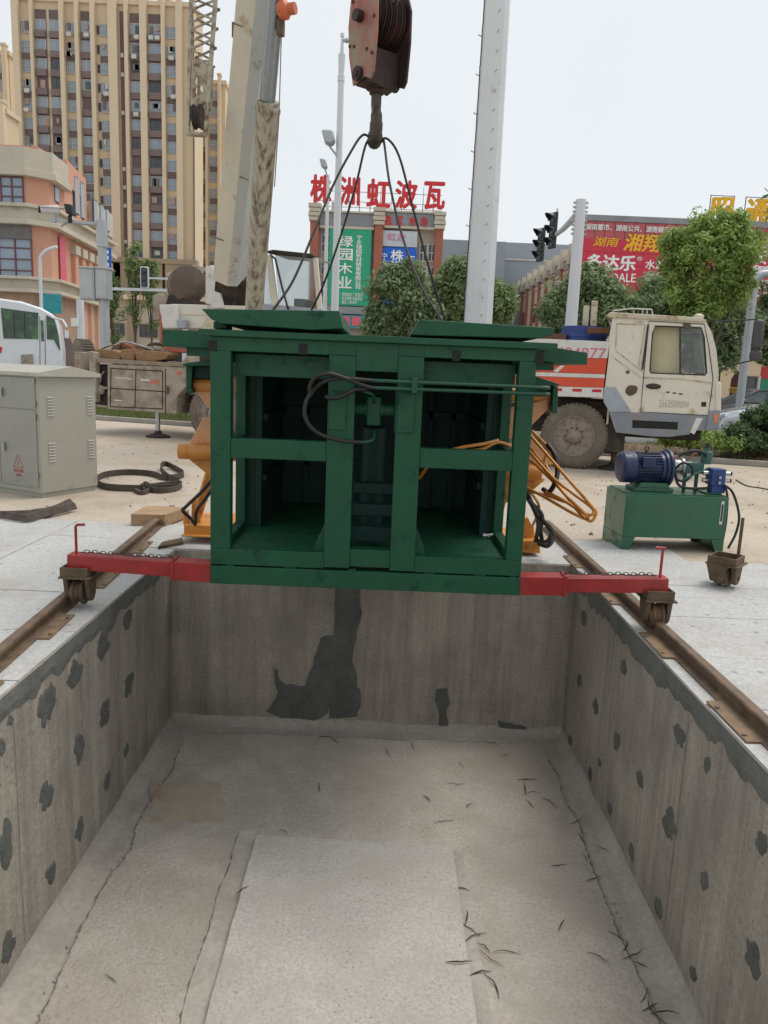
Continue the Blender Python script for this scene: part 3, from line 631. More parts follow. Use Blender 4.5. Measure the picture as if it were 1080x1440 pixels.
# side plates: the sheave axle runs along the local x axis, plates face -x and +x
po = [(-.19, .30), (-.235, .16), (-.22, -.13), (-.17, -.36), (.0, -.335), (.14, -.33), (.2, -.10), (.22, .14), (.18, .33), (.05, .47), (-.06, .45)]
W2 = .15
def yz(pts): return [(y, z) for y, z in pts]
sp = [(-.15, .40), (-.23, .22), (-.235, -.02), (-.205, -.30), (-.165, -.345), (-.06, -.31), (.10, -.345), (.175, -.12), (.20, .12), (.165, .36), (.07, .47), (-.06, .47)]
HS = .84
def hsc(pts): return [(y*HS*.9, z*HS) for y, z in pts]
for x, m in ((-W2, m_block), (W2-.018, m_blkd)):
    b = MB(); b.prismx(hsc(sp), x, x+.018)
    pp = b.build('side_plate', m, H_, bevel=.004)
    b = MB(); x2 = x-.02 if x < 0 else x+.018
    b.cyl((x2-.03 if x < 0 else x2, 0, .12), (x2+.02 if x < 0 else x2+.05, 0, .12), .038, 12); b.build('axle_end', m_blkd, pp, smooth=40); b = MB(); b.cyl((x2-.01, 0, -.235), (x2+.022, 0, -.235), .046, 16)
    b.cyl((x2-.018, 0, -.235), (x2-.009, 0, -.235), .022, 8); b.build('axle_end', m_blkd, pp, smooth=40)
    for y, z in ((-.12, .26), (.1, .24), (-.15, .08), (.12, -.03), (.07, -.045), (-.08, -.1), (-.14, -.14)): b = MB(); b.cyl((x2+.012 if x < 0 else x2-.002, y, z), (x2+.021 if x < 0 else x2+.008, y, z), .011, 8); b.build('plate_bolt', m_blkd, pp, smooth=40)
for k in range(5):
    xx = -W2+.035+k*.046
    b = MB(); b.lathe([(0, .165), (.006, .172), (.014, .150), (.022, .150), (.030, .172), (.036, .165)], (xx, 0, .13), (1, 0, 0), 32); b.build('sheave', m_blkd, H_, smooth=30)
b = MB(); b.box(-W2+.02, W2-.02, -.07, .07, -.29, -.06); b.lathe([(0, .075), (.09, .075), (.09, .05), (.12, .05)], (0, 0, -.21), (0, 0, -1), 16); b.build('crosshead', m_blkd, H_, bevel=.006)
# hook, opening towards -x in a plane turned a little
hp = [(0, 0, -.28), (0, 0, -.36), (.01, 0, -.42), (.045, 0, -.47), (.058, 0, -.53), (.035, 0, -.60), (-.02, 0, -.628), (-.068, 0, -.60), (-.08, 0, -.545), (-.072, 0, -.50), (-.062, 0, -.478)]
b = MB(); b.tube([Vector((-p[0]*.50, -p[0]*.86, p[2])) for p in spline(hp, 4)], [.036]*4+[.036]*4+[.034]*4+[.04]*4+[.045]*4+[.05]*4+[.05]*4+[.042]*4+[.032]*4+[.022]*4+[.008], 12); b.build('hook', m_hook, H_, smooth=70)
for k, (dx, dy) in enumerate(((-.10, -.12), (.0, -.14), (.10, .13), (-.02, .14), (.05, -.13))):
    b = MB(); b.tube([(dx, dy*1.05, .2), (dx, dy, .45), (dx*.6, dy*.5+.02, 4.2)], .008, 6); o_ = b.build('hoist_rope', m_hook, H_)
# wire rope slings: four legs from the hook
hk = P(528, 196, HY)
m_rope = mat('wire_rope', (.05, .045, .042), .55, .4, var=.3, vs=60)
for q, lab in (([(524,197,HY-.02),(510,190,HY-.05),(492,216,5.6),(468,262,5.5),(440,330,5.3),(412,395,5.15),(384,436,5.05)], 'black wire rope sling bowing out to the far left of the left lid'),
               ([(526,200,HY),(515,202,HY),(500,262,5.8),(478,335,5.9),(455,400,6.0),(438,436,6.1)], 'black wire rope sling dropping steeply onto the left lid, inner left leg'),
               ([(536,200,HY),(540,200,HY),(548,258,5.6),(565,330,5.5),(592,402,5.3),(622,452,5.2)], 'inner right wire rope sling from the hook to the right lid'),
               ([(532,197,HY),(546,196,HY),(562,222,5.8),(580,290,5.9),(602,372,6.0),(626,452,6.1)], 'outer right wire rope sling bowing from the hook to the right lid')):
    b = MB(); b.tube(spline([P(*w) for w in q], 8), .0085, 7); tag(b.build('wire_sling', m_rope, smooth=60), lab, 'sling', 'wire rope slings between hook and machine')
# ================================================================== crane truck
TA = math.atan2(kd.y, kd.x)+R(1.0)
tw0 = G(803, 659)
T = Pl(tw0.x, tw0.y, TA)
m_cab = mat('cab_cream', (.66, .625, .53), .45, var=.06, vs=3, dirt=.1, dcol=(.42, .30, .17), ds=5, coat=.15)
m_cabt = mat('cab_cream_worn', (.56, .50, .38), .55, var=.1, vs=3, dirt=.4, dcol=(.30, .17, .08), ds=6)
m_gyb = mat('cab_grey', (.21, .235, .27), .55, var=.12, vs=4, dirt=.3, dcol=(.25, .22, .17), ds=5)
m_gyb2 = mat('cab_grey_light', (.34, .38, .43), .55, var=.1, vs=4, dirt=.15, dcol=(.3, .27, .2), ds=5)
m_or2 = mat('side_orange', (.62, .075, .025), .45, var=.1, vs=4, dirt=.15, dcol=(.4, .12, .06), ds=5)
m_wh = mat('old_white', (.62, .61, .58), .5, var=.08, vs=4, dirt=.2, dcol=(.42, .36, .28), ds=5)
m_deck = mat('deck_mud', (.30, .24, .175), .8, var=.15, vs=4, dirt=.5, dcol=(.19, .14, .09), ds=4, bump=.2, bs=30)
m_bx = mat('box_grey', (.36, .31, .25), .7, var=.12, vs=3, dirt=.45, dcol=(.22, .17, .12), ds=4)
m_und = mat('undercarriage', (.035, .028, .023), .85, var=.3, vs=5, dirt=.3, dcol=(.09, .06, .04), ds=6)
m_tyre = mat('dusty_tyre', (.15, .125, .10), .9, var=.2, vs=5, dirt=.3, dcol=(.21, .17, .13), ds=4, bump=.2, bs=25)
m_rim = mat('dusty_rim', (.26, .22, .18), .8, var=.15, vs=8, dirt=.45, dcol=(.17, .12, .08), ds=12)
m_rub = mat('window_rubber', (.02, .02, .022), .6)
m_glass = mat('window_glass', (.55, .60, .60), .04, var=.03, trans=.92)
m_cabin = mat('cab_lining', (.52, .48, .32), .8, var=.08)
m_boom = mat('boom_cream', (.60, .57, .475), .5, var=.07, vs=2, dirt=.10, dcol=(.36, .27, .17), ds=3, stretch=(1, 1, .6), coat=.1)
m_boomg = mat('boom_greyish', (.52, .535, .52), .45, var=.06, vs=2, dirt=.12, dcol=(.28, .24, .17), ds=3, coat=.1)
m_grime = mat('greasy_cylinder', (.40, .37, .29), .55, var=.15, vs=4, dirt=.5, dcol=(.10, .08, .055), ds=5, stretch=(2.2, 2.2, .22), bump=.2, bs=30)
m_rod = mat('chrome_rod', (.30, .34, .38), .22, .85, var=.1, stretch=(6, 6, .3))
m_win = mat('winch_brown', (.14, .10, .08), .6, .2, var=.15, vs=4, dirt=.3, dcol=(.2, .15, .11), ds=4)
m_jib = mat('jib_rusty', (.42, .38, .29), .65, var=.15, vs=6, dirt=.5, dcol=(.13, .065, .035), ds=7)
TR = thing('crane_truck', 'old cream truck crane parked behind the pit, boom raised over the compactor', 'crane truck', (T.o.x, T.o.y, 0), TA)
tq = lambda l, v=0.0: T.pts(l, v)
fc = lambda l: [(740+a/3.176, 430+c/3.176) for a, c in l]
fd = lambda l: [(90+a/4.909, 360+c/4.909) for a, c in l]
def tp(nm, mt, pts, v0, v1, bevel=.006, parent=None, **k):
    b = MB(); b.prism(tq(pts, v0), v0, v1); return b.build(nm, mt, parent or TR, bevel=bevel, **k)
CW = 2.45
V0 = -.08
cab_o = fc([(388,42),(545,50),(800,65),(830,120),(850,200),(862,330),(868,400),(852,490),(830,492),(470,480),(400,455),(352,362),(368,230),(372,130)])
# cab shell with a real window opening: side skin built as a frame round the opening
win_o = fc([(575,88),(782,96),(797,140),(808,300),(800,312),(556,302),(550,290),(562,120)])
def ringskin(name, mt, outer, hole, v0, v1, parent):
    me = bpy.data.meshes.new(name); bm = bmesh.new()
    def loop(pts, v): return [bm.verts.new((p[0], v, p[1])) for p in pts]
    o1 = loop(outer, v0); h1 = loop(hole, v0); es = []
    for L_ in (o1, h1):
        for i in range(len(L_)): es.append(bm.edges.new((L_[i], L_[(i+1) % len(L_)])))
    r = bmesh.ops.triangle_fill(bm, edges=es, use_beauty=True, use_dissolve=False)
    fs = [f for f in bm.faces]
    ext = bmesh.ops.extrude_face_region(bm, geom=fs)
    bmesh.ops.translate(bm, verts=[g for g in ext['geom'] if isinstance(g, bmesh.types.BMVert)], vec=(0, v1-v0, 0))
    bmesh.ops.recalc_face_normals(bm, faces=bm.faces); bm.to_mesh(me); bm.free(); me.materials.append(mt)
    return link(name, me, parent)
oc, hc = tq(cab_o, V0), tq(win_o, V0)
ringskin('cab_side', m_cab, oc, hc, V0, V0+.05, TR)
ringskin('cab_side', m_cab, oc, hc, V0+CW-.05, V0+CW, TR)
b = MB(); n = len(oc)
for i in range(n):
    p, q = oc[i], oc[(i+1) % n]
    if i in (3, 4): continue  # windscreen opening
    b.add([(p[0], V0+.051, p[1]), (q[0], V0+.051, q[1]), (q[0], V0+CW-.051, q[1]), (p[0], V0+CW-.051, p[1])], [(0, 1, 2, 3)])
b.build('cab_shell', m_cabin if 0 else m_cab, TR)
ur, zr0 = oc[0]; uf, zr1 = oc[2]
b = MB(); b.prism([(ur-.12, zr0-.02), (ur-.05, zr0+.05), (uf-.1, zr1+.045), (uf+.02, zr1+.0), (uf, zr1-.03), (ur, zr0-.045)], V0-.04, V0+CW+.04); b.build('cab_roof', m_cabt, TR, bevel=.015)
# windscreen and its pillars
p, q = oc[3], oc[5]
b = MB(); b.add([(p[0]+.0, V0+.06, p[1]), (q[0], V0+.06, q[1]), (q[0], V0+CW-.06, q[1]), (p[0], V0+CW-.06, p[1])], [(0, 1, 2, 3)]); b.build('windscreen', m_glass, TR)
b = MB(); b.box(ur+.05, ur+.09, V0+.06, V0+CW-.06, .85, zr0-.1); b.box(ur+.15, ur+.65, V0+.3, V0+1.0, 1.3, 1.75); b.box(ur+.15, ur+.3, V0+.3, V0+1.0, 1.7, 2.3); b.build('cab_interior', m_cabin, TR, bevel=.03)
b = MB(); c = tq(fc([(690,95),(690,305)]), V0+.12); b.beam((c[0][0], V0+.07, c[0][1]), (c[1][0], V0+.07, c[1][1]), .02, .03); b.build('window_bar', m_rub, TR)
# glass of the door window and its rubber
h3 = [Vector((a, V0+.02, z)) for a, z in hc]
b = MB(); b.tube(h3, .022, 6, closed=True); b.build('window_rubber', m_rub, TR, smooth=60)
b = MB(); b.prism(tq(fc([(690,95),(782,98),(797,140),(806,300),(690,306)]), V0+.03), V0+.03, V0+.036); b.build('window_glass', m_glass, TR)
# sun visor inside
tp('rear_lining', m_cabin, fc([(556,92),(684,95),(684,306),(552,302)]), V0+.16, V0+.19)
tp('sun_visor', m_rub, fc([(695,125),(770,122),(775,135),(700,140)]), V0+.1, V0+.13)
tp('roof_bracket', m_rust, fc([(700,78),(735,82),(738,100),(705,105)]), V0-.03, V0)
# door: raised panel outline
def outline(pts, v, r, nm, mt, closed=True):
    b = MB(); b.tube([Vector((a, v, z)) for a, z in tq(pts, v)], r, 5, closed=closed); return b.build(nm, mt, TR, smooth=60)
dr = fc([(548,68),(540,150),(526,300),(510,474),(812,490),(826,400),(834,325),(815,180),(795,82)])
outline(dr, V0-.002, .008, 'door_seam', m_rub)
b = MB(); dq = tq(dr, V0-.006)
for i in range(len(dq)-1): pass
b.tube([Vector((a, V0-.004, z)) for a, z in tq(fc([(528,320),(690,327),(832,345)]), V0)], .012, 5); b.build('door_crease', m_cabt, TR, smooth=60)
b = MB()
for l in ([(400,200),(520,295)], [(395,235),(520,325)], [(405,80),(530,85),(500,280)], [(405,80),(400,190)]):
    b.tube([Vector((a, V0-.003, z)) for a, z in tq(fc(l), V0)], .009, 5)
b.build('panel_crease', m_cabt, TR, smooth=60)
outline(fc([(545,85),(530,200),(518,285)]), V0-.02, .016, 'grab_handle', m_rub, closed=False)
b = MB(); c = tq(fc([(568,360)]), V0)[0]; b.ball((c[0], V0-.01, c[1]), .13, .03, .05, 14); b.build('door_handle', m_und, TR, smooth=60)
b = MB()
for q, r_ in (((453, 297), .035), ((472, 375), .085)):
    b = MB(); c = tq(fc([q]), V0)[0]; n = 14; jj = 1+jag(n, .12); b.prism([(c[0]+r_*math.cos(2*math.pi*k/n)*jj[k], c[1]+r_*math.sin(2*math.pi*k/n)*jj[k]) for k in range(n)], V0-.005, V0); b.build('rust_spot', m_rust, TR)
text('2663500004', *tq(fc([(590, 452)]), V0)[0], *tq(fc([(728, 425)]), V0)[0], mat('faded_print', (.36, .36, .33), .7), TR, v=V0-.002, ext=.001, bold=0, name='door_number')
b = MB()
for q in ((632, 386), (662, 390), (690, 394)): c = tq(fc([q]), V0)[0]; b.box(c[0]-.03, c[0]+.03, V0-.004, V0-.001, c[1]-.012, c[1]+.012)
c = tq(fc([(793, 440)]), V0)[0]; b.box(c[0]-.04, c[0]+.04, V0-.006, V0-.001, c[1]-.04, c[1]+.04); b.build('door_badge', m_und, TR)
# grey lower skirt with a slot
tp('cab_skirt', m_gyb, fc([(370,475),(470,476),(850,493),(858,555),(735,558),(730,574),(640,586),(560,584),(400,566)]), V0-.012, V0+.2)
tp('cab_skirt', m_gyb2, fc([(352,362),(398,362),(470,474),(372,474),(345,428)]), V0-.008, V0)
tp('skirt_slot', m_dk, fc([(474,510),(678,520),(676,553),(474,545)]), V0-.016, V0-.0125, 0)
tp('step', m_wh, fc([(760,500),(790,502),(750,575),(732,565)]), V0-.017, V0-.0125, 0)
tp('cab_bumper', m_gyb, fc([(815,470),(868,466),(866,500),(862,556),(800,558)]), V0-.06, V0+CW+.06, .03)
tp('front_panel', m_cab, fc([(845,335),(872,345),(870,470),(845,488)]), V0-.03, V0+CW+.03, .02)
tp('headlamp', mat('amber_lens', (.65, .22, .1), .2), fc([(838,480),(858,482),(855,525),(838,524)]), V0-.075, V0-.061, .004)
# mirrors
m_mir = mat('mirror_shell', (.05, .05, .055), .4)
def tr3(px, py, v): a, z = T.uv(px, py, v); return Vector((a, v, z))
b = MB(); b.tube([tr3(*fc([(800, 62)])[0], V0+.1), tr3(*fc([(900, 68)])[0], V0-.1), tr3(*fc([(1030, 60)])[0], V0-.3), tr3(*fc([(1048, 80)])[0], V0-.3), tr3(*fc([(1042, 230)])[0], V0-.3)], .014, 6)
b.tube([tr3(*fc([(862, 335)])[0], V0), tr3(*fc([(866, 290)])[0], V0-.1), tr3(*fc([(900, 268)])[0], V0-.15), tr3(*fc([(1040, 238)])[0], V0-.3)], .013, 6); b.build('mirror_arm', m_rub, TR, smooth=60)
c = tr3(*fc([(1034, 128)])[0], V0-.3); b = MB(); b.box(c.x-.085, c.x+.085, c.y-.05, c.y+.05, c.z-.24, c.z+.24); b.build('mirror', m_mir, TR, bevel=.05, smooth=50)
c = tr3(*fc([(1026, 222)])[0], V0-.3); b = MB(); b.box(c.x-.10, c.x+.09, c.y-.05, c.y+.05, c.z-.09, c.z+.09); b.build('mirror', m_mir, TR, bevel=.045, smooth=50)
# roof rack and lamp
b = MB(); v1 = V0+.8
l = [(385,45),(388,22),(470,12),(560,16),(565,42)]
for v1 in (V0+.5, V0+1.4): b = MB(); b.tube([tr3(*fc([q])[0], v1) for q in l], .012, 5); b.build('roof_rack', m_wh, TR, smooth=60)
b = MB()
for q in ((480,20),(520,16),(540,18)): b.tube([tr3(*fc([q])[0], V0+.5), tr3(*fc([(q[0], 48)])[0], V0+.5)], .008, 5)
b.build('roof_rack_rod', m_wh, TR, smooth=60)
c = tr3(*fc([(770, 50)])[0], V0+.2); b = MB(); b.ball((c.x, c.y, c.z), .09, .09, .06); b.build('roof_lamp', m_cabt, TR, smooth=60)
# chassis, side box behind the cab
b = MB(); b.box(-8.6, 2.2, .45, .75, .62, .95); b.box(-8.6, 2.2, 1.65, 1.95, .62, .95); b.box(-8.4, .9, .2, 2.3, .95, 1.12); b.build('chassis', m_und, TR, bevel=.01)
b = MB(); b.box(-.9, 1.0, .3, 2.2, .95, 1.25); b.box(.55, .9, .05, 2.2, .35, 1.0); b.box(-1.2, .2, .35, .6, 1.0, 1.3); b.box(.4,.8,.3,.5,.3,.6); b.build('wheel_arch', m_und, TR, bevel=.01)
ub = lambda l, v0, v1, nm, mt, **k: tp(nm, mt, [(740+a/3.176, 430+c/3.176) for a, c in l], v0, v1, **k)
bxv = V0-.02
# side box: white top strip, orange-red body, cream stripes, reflector strip
ub([(-120,145),(60,148),(90,148),(372,160),(362,235),(-120,225)], bxv, bxv+2.4, 'side_board', m_wh)
ub([(-120,226),(362,236),(352,305),(-120,290)], bxv+.006, bxv+2.38, 'side_board', m_or2)
ub([(-120,291),(352,306),(350,324),(-120,309)], bxv+.004, bxv+2.38, 'side_stripe', m_wh)
ub([(-120,310),(350,325),(346,366),(-120,352)], bxv+.006, bxv+2.38, 'side_board', m_or2)
ub([(120,292),(160,262),(175,264),(140,298)], bxv+.002, bxv+.006, 'side_stripe', m_wh, bevel=0)
ub([(-120,353),(344,367),(342,410),(-120,398)], bxv-.004, bxv+.3, 'reflector_rail', m_wh)
b = MB(); m_rr = mat('reflector_red', (.5, .02, .02), .35)
for a in (-60, 30, 118, 206, 294): b.prism(tq(fc([(a,364+a*.03),(a+42,365+a*.03),(a+42,378+a*.03),(a,377+a*.03)]), bxv-.007), bxv-.007, bxv-.0045)
b.build('reflector', m_rr, TR)
a0 = tq(fc([(60, 226)]), bxv)[0]; a1 = tq(fc([(360, 180)]), bxv)[0]
text('87484877', a0[0]-.0, a0[1]+.0, a1[0], a1[1]-.04, mat('pink_print', (.60, .16, .27), .6), TR, v=bxv-.002, ext=.001, bold=.015, name='phone_number')
b = MB(); c = tr3(820, 470, .7)
b.lathe([(0, .42), (.02, .44), (.10, .44), (.11, .42), (.19, .42), (.2, .44), (.28, .44), (.29, .42), (.40, .42)], (c.x, 1.0, c.z-.25), (0, 0, 1), 32); b.build('blue_drum', mat('drum_blue', (.018, .045, .20), .45, var=.1), TR, smooth=30)
b = MB(); b.box(c.x-1.3, c.x-.3, .6, 1.6, c.z-.3, c.z-.02); b.box(c.x+.1, c.x+.5, .2, .5, c.z, c.z+.1); b.build('tool_box', mat('rusty_brown', (.13, .055, .03), .8, var=.2), TR, bevel=.01)
for a, w in (((262, 30), 16), ((298, 8), 22)):
    p0 = tr3(*fc([(a[0], 105)])[0], .9); p1 = tr3(*fc([(a[0]+8, a[1]-30)])[0], .9)
    b = MB(); b.beam(p0, p1, .11, .10); b.build('stanchion', m_cabt, TR, bevel=.01)
# wheels
def wheel(u0, v0, parent, rad=.60, wd=.30, label=None):
    b = MB(); r = rad
    b.lathe([(0, r*.60), (0.0, r*.63), (-.012, r*.70), (-.02, r*.84), (.0, r*.93), (.035, r*.985), (.06, r), (wd-.06, r), (wd-.035, r*.985), (wd, r*.93), (wd+.01, r*.8), (wd, r*.6)], (u0, v0, r), (0, 1, 0), 48, caps=False)
    for k in range(44):
        t = 2*math.pi*k/44; c = math.cos(t); s_ = math.sin(t); b.beam((u0+c*r*.99, v0+.03, r+s_*r*.99), (u0+c*r*.99, v0+wd-.03, r+s_*r*.99), .045, .03, up=(c, 0, s_))
    w = b.build('tyre', m_tyre, parent, smooth=35)
    b = MB(); b.lathe([(.02, r*.60), (-.008, r*.615), (-.008, r*.585), (.03, r*.56), (.10, r*.53), (.10, r*.36), (.04, r*.34), (.03, r*.30), (.035, r*.24), (-.01, r*.22), (-.03, r*.20), (-.05, r*.13), (-.06, .02)], (u0, v0, r), (0, 1, 0), 40)
    h = b.build('rim', m_rim, w, smooth=35)
    b = MB()
    for k in range(10):
        t = 2*math.pi*k/10; b.cyl((u0+math.cos(t)*r*.27, v0+.035, r+math.sin(t)*r*.27), (u0+math.cos(t)*r*.27, v0-.005, r+math.sin(t)*r*.27), .016, 6)
    b.build('wheel_nut', m_rust, w)
    b = MB()
    for k in range(8):
        t = 2*math.pi*(k+.5)/8; b.cyl((u0+math.cos(t)*r*.45, v0+.098, r+math.sin(t)*r*.45), (u0+math.cos(t)*r*.45, v0+.093, r+math.sin(t)*r*.45), .035, 10)
    b.build('rim_hole', m_dk, w)
ul = T.uv(300, 590, 0)[0]
for u0 in (0, ul, ul-1.35 if 0 else ul+1.45, -1.5 if 0 else -3.4):
    wheel(u0, 0, TR); 
for u0 in (0, ul, ul+1.45):
    b = MB(); b.lathe([(0, .36), (0, .55), (.04, .6), (.26, .6), (.3, .55), (.3, .36)], (u0, 2.0, .6), (0, 1, 0), 32); b.build('far_tyre', m_tyre, TR, smooth=35)
# jacks
for q, v in ((862, .35), (222, .1)):
    y0 = 652 if q > 500 else 598
    g = T.uv(q, y0, v); x = g[0]
    b = MB(); b.cyl((x, v, .03), (x, v, .9), .05, 12); b.build('jack_leg', m_st if q < 500 else m_rust, TR, smooth=40)
    b = MB(); b.lathe([(0, .26), (.03, .26), (.05, .2), (.09, .08), (.14, .07)], (x, v, .005), (0, 0, 1), 20); b.build('jack_foot', m_und, TR, smooth=40)
# ------------------------------------------------ rear deck
dv = -.05
tp('deck_plate', m_deck, fd([(215,705),(840,742),(840,765),(215,735)]), dv-.02, 2.3)
tp('deck_box', m_bx, fd([(300,748),(840,768),(840,900),(778,975),(775,1090),(300,1055)]), dv, dv+.6, .01)
b = MB()
for l in ([(325,775),(680,795)],[(325,775),(320,1040)],[(497,785),(490,1050)],[(680,795),(680,1055)],[(320,1040),(680,1055)],[(320,912),(720,938)],[(700,780),(700,1085)]):
    b.tube([Vector((a, dv-.003, z)) for a, z in tq(fd(l), dv)], .011, 5)
b.build('box_seam', m_und, TR, smooth=60)
b = MB()
for l in ([(355,835),(468,845),(468,853),(355,843)], [(528,848),(592,853),(592,865),(528,860)], [(345,990),(400,995),(400,1003),(345,998)]): b.prism(tq(fd(l), dv-.004), dv-.004, dv-.001)
b.build('box_sticker', m_wh, TR)
tp('box_sticker', mat('faded_red', (.5, .16, .10), .7, var=.2), fd([(592,850),(655,856),(655,884),(592,878)]), dv-.004, dv-.001, 0)
tp('box_sticker', MATS['faded_red'], fd([(778,795),(812,797),(812,822),(778,820)]), dv-.004, dv-.001, 0)
b = MB(); c = tq(fd([(716, 925)]), dv)[0]; b.box(c[0]-.04, c[0]+.03, dv-.04, dv-.001, c[1]-.08, c[1]+.08); b.build('box_latch', m_rust, TR, bevel=.01)
tp('end_frame', m_bx, fd([(70,660),(115,662),(118,800),(75,800)]), dv-.02, dv+.25, .02)
tp('end_frame', m_bx, fd([(165,655),(215,665),(222,1010),(180,1005)]), dv-.06, dv+.1, .02)
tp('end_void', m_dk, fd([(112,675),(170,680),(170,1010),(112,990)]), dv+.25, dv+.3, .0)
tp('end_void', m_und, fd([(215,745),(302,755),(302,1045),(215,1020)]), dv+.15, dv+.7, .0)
b = MB()
b.tube([Vector((a, dv+.05, z)) for a, z in spline([(x, 0, y) for x, y in fd([(245,860),(262,800),(280,790),(262,870)])], 4) and [tuple(q) for q in tq(fd([(250,870),(258,820),(278,795)]), dv+.05)]], .015, 6)
b.tube([Vector((a, dv+.05, z)) for a, z in tq(fd([(215,905),(300,912)]), dv+.05)], .03, 6); b.tube([Vector((a, dv+.05, z)) for a, z in tq(fd([(215,1030),(300,1042)]), dv+.05)], .03, 6)
c = tq(fd([(248, 925)]), dv+.05)[0]; b.ball((c[0], dv+.08, c[1]), .11, .06, .11)
b.build('pipework', m_bx, TR, smooth=60)
c = Vector(T.p3(*fd([(190, 650)])[0], .5)); b = MB()
b.lathe([(0, .30), (.02, .34), (.3, .34), (.32, .30)], (c.x-.25, .3, c.z-.12), (.55, 1, 0), 36)
for k in range(30):
    t = 2*math.pi*k/30; ax = Vector((.55, 1, 0)).normalized(); x = ax.cross(Vector((0, 0, 1))).normalized(); y = x.cross(ax)
    cc = Vector((c.x-.25, .3, c.z-.12))+(x*math.cos(t)+y*math.sin(t))*.35; b.beam(cc+ax*.02, cc+ax*.28, .03, .03, up=(x*math.cos(t)+y*math.sin(t)))
b.build('spare_tyre', m_tyre, TR, smooth=35)
tp('red_toolbox', mat('old_red', (.42, .11, .07), .6, var=.2, vs=4, dirt=.3, dcol=(.5, .35, .25), ds=4), fd([(680,595),(908,605),(908,672),(740,665),(690,640)]), .5, 1.1, .02)
tp('marker_post', MATS['old_red'], fd([(655,400),(672,400),(676,600),(660,600)]), .45, .52)
# ------------------------------------------------ superstructure
sv = .55
tp('counterweight', m_cab, fd([(740,330),(1300,345),(1300,500),(770,498)]), sv, sv+1.5, .02)
tp('counterweight_rib', m_cabt, fd([(775,400),(1300,415),(1300,421),(775,406)]), sv-.01, sv+.1, .0)
tp('counterweight_rib', m_wh, fd([(655,335),(770,332),(800,498),(680,500)]), sv-.1, sv+.3, .02)
tp('lamp_box', m_gyb2, fd([(770,438),(830,436),(832,500),(780,500)]), sv-.2, sv-.02, .02)
tp('rear_panel', m_bx, fd([(608,275),(650,255),(740,290),(740,420),(655,440),(610,445)]), sv+.4, sv+.9, .02)
p0 = Vector(T.p3(*fd([(860, 192)])[0], sv+.2)); b = MB()
b.lathe([(0, .36), (.02, .40), (.03, .40), (.5, .40), (.52, .42), (.58, .42), (.6, .39), (1.1, .39)], p0, (-.75, 1, .0), 40); b.build('winch_drum', m_win, TR, smooth=30)
tp('winch_frame', m_und, fd([(720,270),(1030,330),(1030,345),(700,335)]), sv+.1, sv+1.2)
tp('winch_frame', m_cabt, fd([(700,120),(900,60),(1010,90),(1010,110),(900,100),(720,140)]), sv+1.0, sv+1.1)
# base of the boom: frames and strut
tp('boom_strut', m_wh, fd([(975,75),(1020,60),(1090,360),(1020,360),(1000,330),(975,330)]), sv-.1, sv+.05, .02)
sup = [(300,390),(372,388),(372,470),(300,470)]
tp('turret_frame', m_und, [(306,392),(352,396),(352,450),(306,450)], sv+.4, sv+.5, .0)
tp('turret_frame', m_cabt, [(296,435),(368,437),(368,520),(250,520)], sv-.05, sv+1.3, .02)
tp('turntable', m_und, [(280,500),(430,505),(430,545),(280,540)], sv-.2, sv+1.4, .02)
b = MB()
for x in (318, 330, 345):
    b.tube([T.p3(x, 388, sv+.2), T.p3(x+3, 410, sv+.15), T.p3(x-3, 440, sv+.2)], .03, 6)
for x in (312, 336): b.cyl(T.p3(x, 396, sv+.1), T.p3(x+14, 396, sv+.1), .06, 10)
b.build('hydraulic_line', m_und, TR, smooth=50)
# boom: closed six-sided box section from foot to tip
B0 = P(327, 386, 15.9); B1 = P(367, 0, 13.1); bd = (B1-B0).normalized(); Tip = B0+bd*((B0.y-6.3)/-bd.y)
inv = Matrix.Translation((T.o.x, T.o.y, 0))@Matrix.Rotation(TA, 4, 'Z'); inv = inv.inverted()
lb0, lb1, ltip = inv@B0, inv@B1, inv@Tip
def section_beam(p, q, prof, mats_, idx, name, parent=TR, extra=0):
    d = (q-p).normalized(); x = Vector((1, 0, 0)); x = (x-d*x.dot(d)).normalized(); y = d.cross(x)
    b = MB(); n = len(prof); vs = [p+x*a+y*c for a, c in prof]+[q+x*a+y*c for a, c in prof]
    b.add(vs, []); 
    for i in range(n):
        b.k = idx[i]; b.f.append((i, (i+1) % n, n+(i+1) % n, n+i)); b.m.append(idx[i])
    b.k = 0; b.f += [tuple(range(n-1, -1, -1)), tuple(range(n, 2*n))]; b.m += [0, 0]
    o = b.build(name, mats_, parent, bevel=.008); return o, x, y
w = .25
# y axis of the section: sign decides which side is the underside facing the camera
prof = [(-w, -.36), (-w*.92, -.42), (.09, -.45), (w, -.34), (w, .42), (-w, .42)]
d_ = (lb1-lb0).normalized(); xx_ = Vector((1, 0, 0)); xx_ = (xx_-d_*xx_.dot(d_)).normalized(); yy_ = d_.cross(xx_)
if yy_.y > 0: sgn = 1
else: sgn = -1
prof = [(a, c*sgn) for a, c in prof]
boom, bx_, by_ = section_beam(lb0, ltip, prof, [m_boom, m_boomg], [1, 0, 1, 1, 0, 0], 'boom')
# rust streaks and repair patches on the boom underside
for t, a, L_ in ((.9, -.2, .5), (2.2, .2, .35), (4.5, -.15, .3)):
    c = lb0+bd.to_3d()*0
    c = lb0+d_*t+bx_*a-by_*sgn*.44
    b = MB(); b.beam(c, c+d_*.012, L_*.5, .012, up=by_); b.build('weld_line', m_rust, TR)
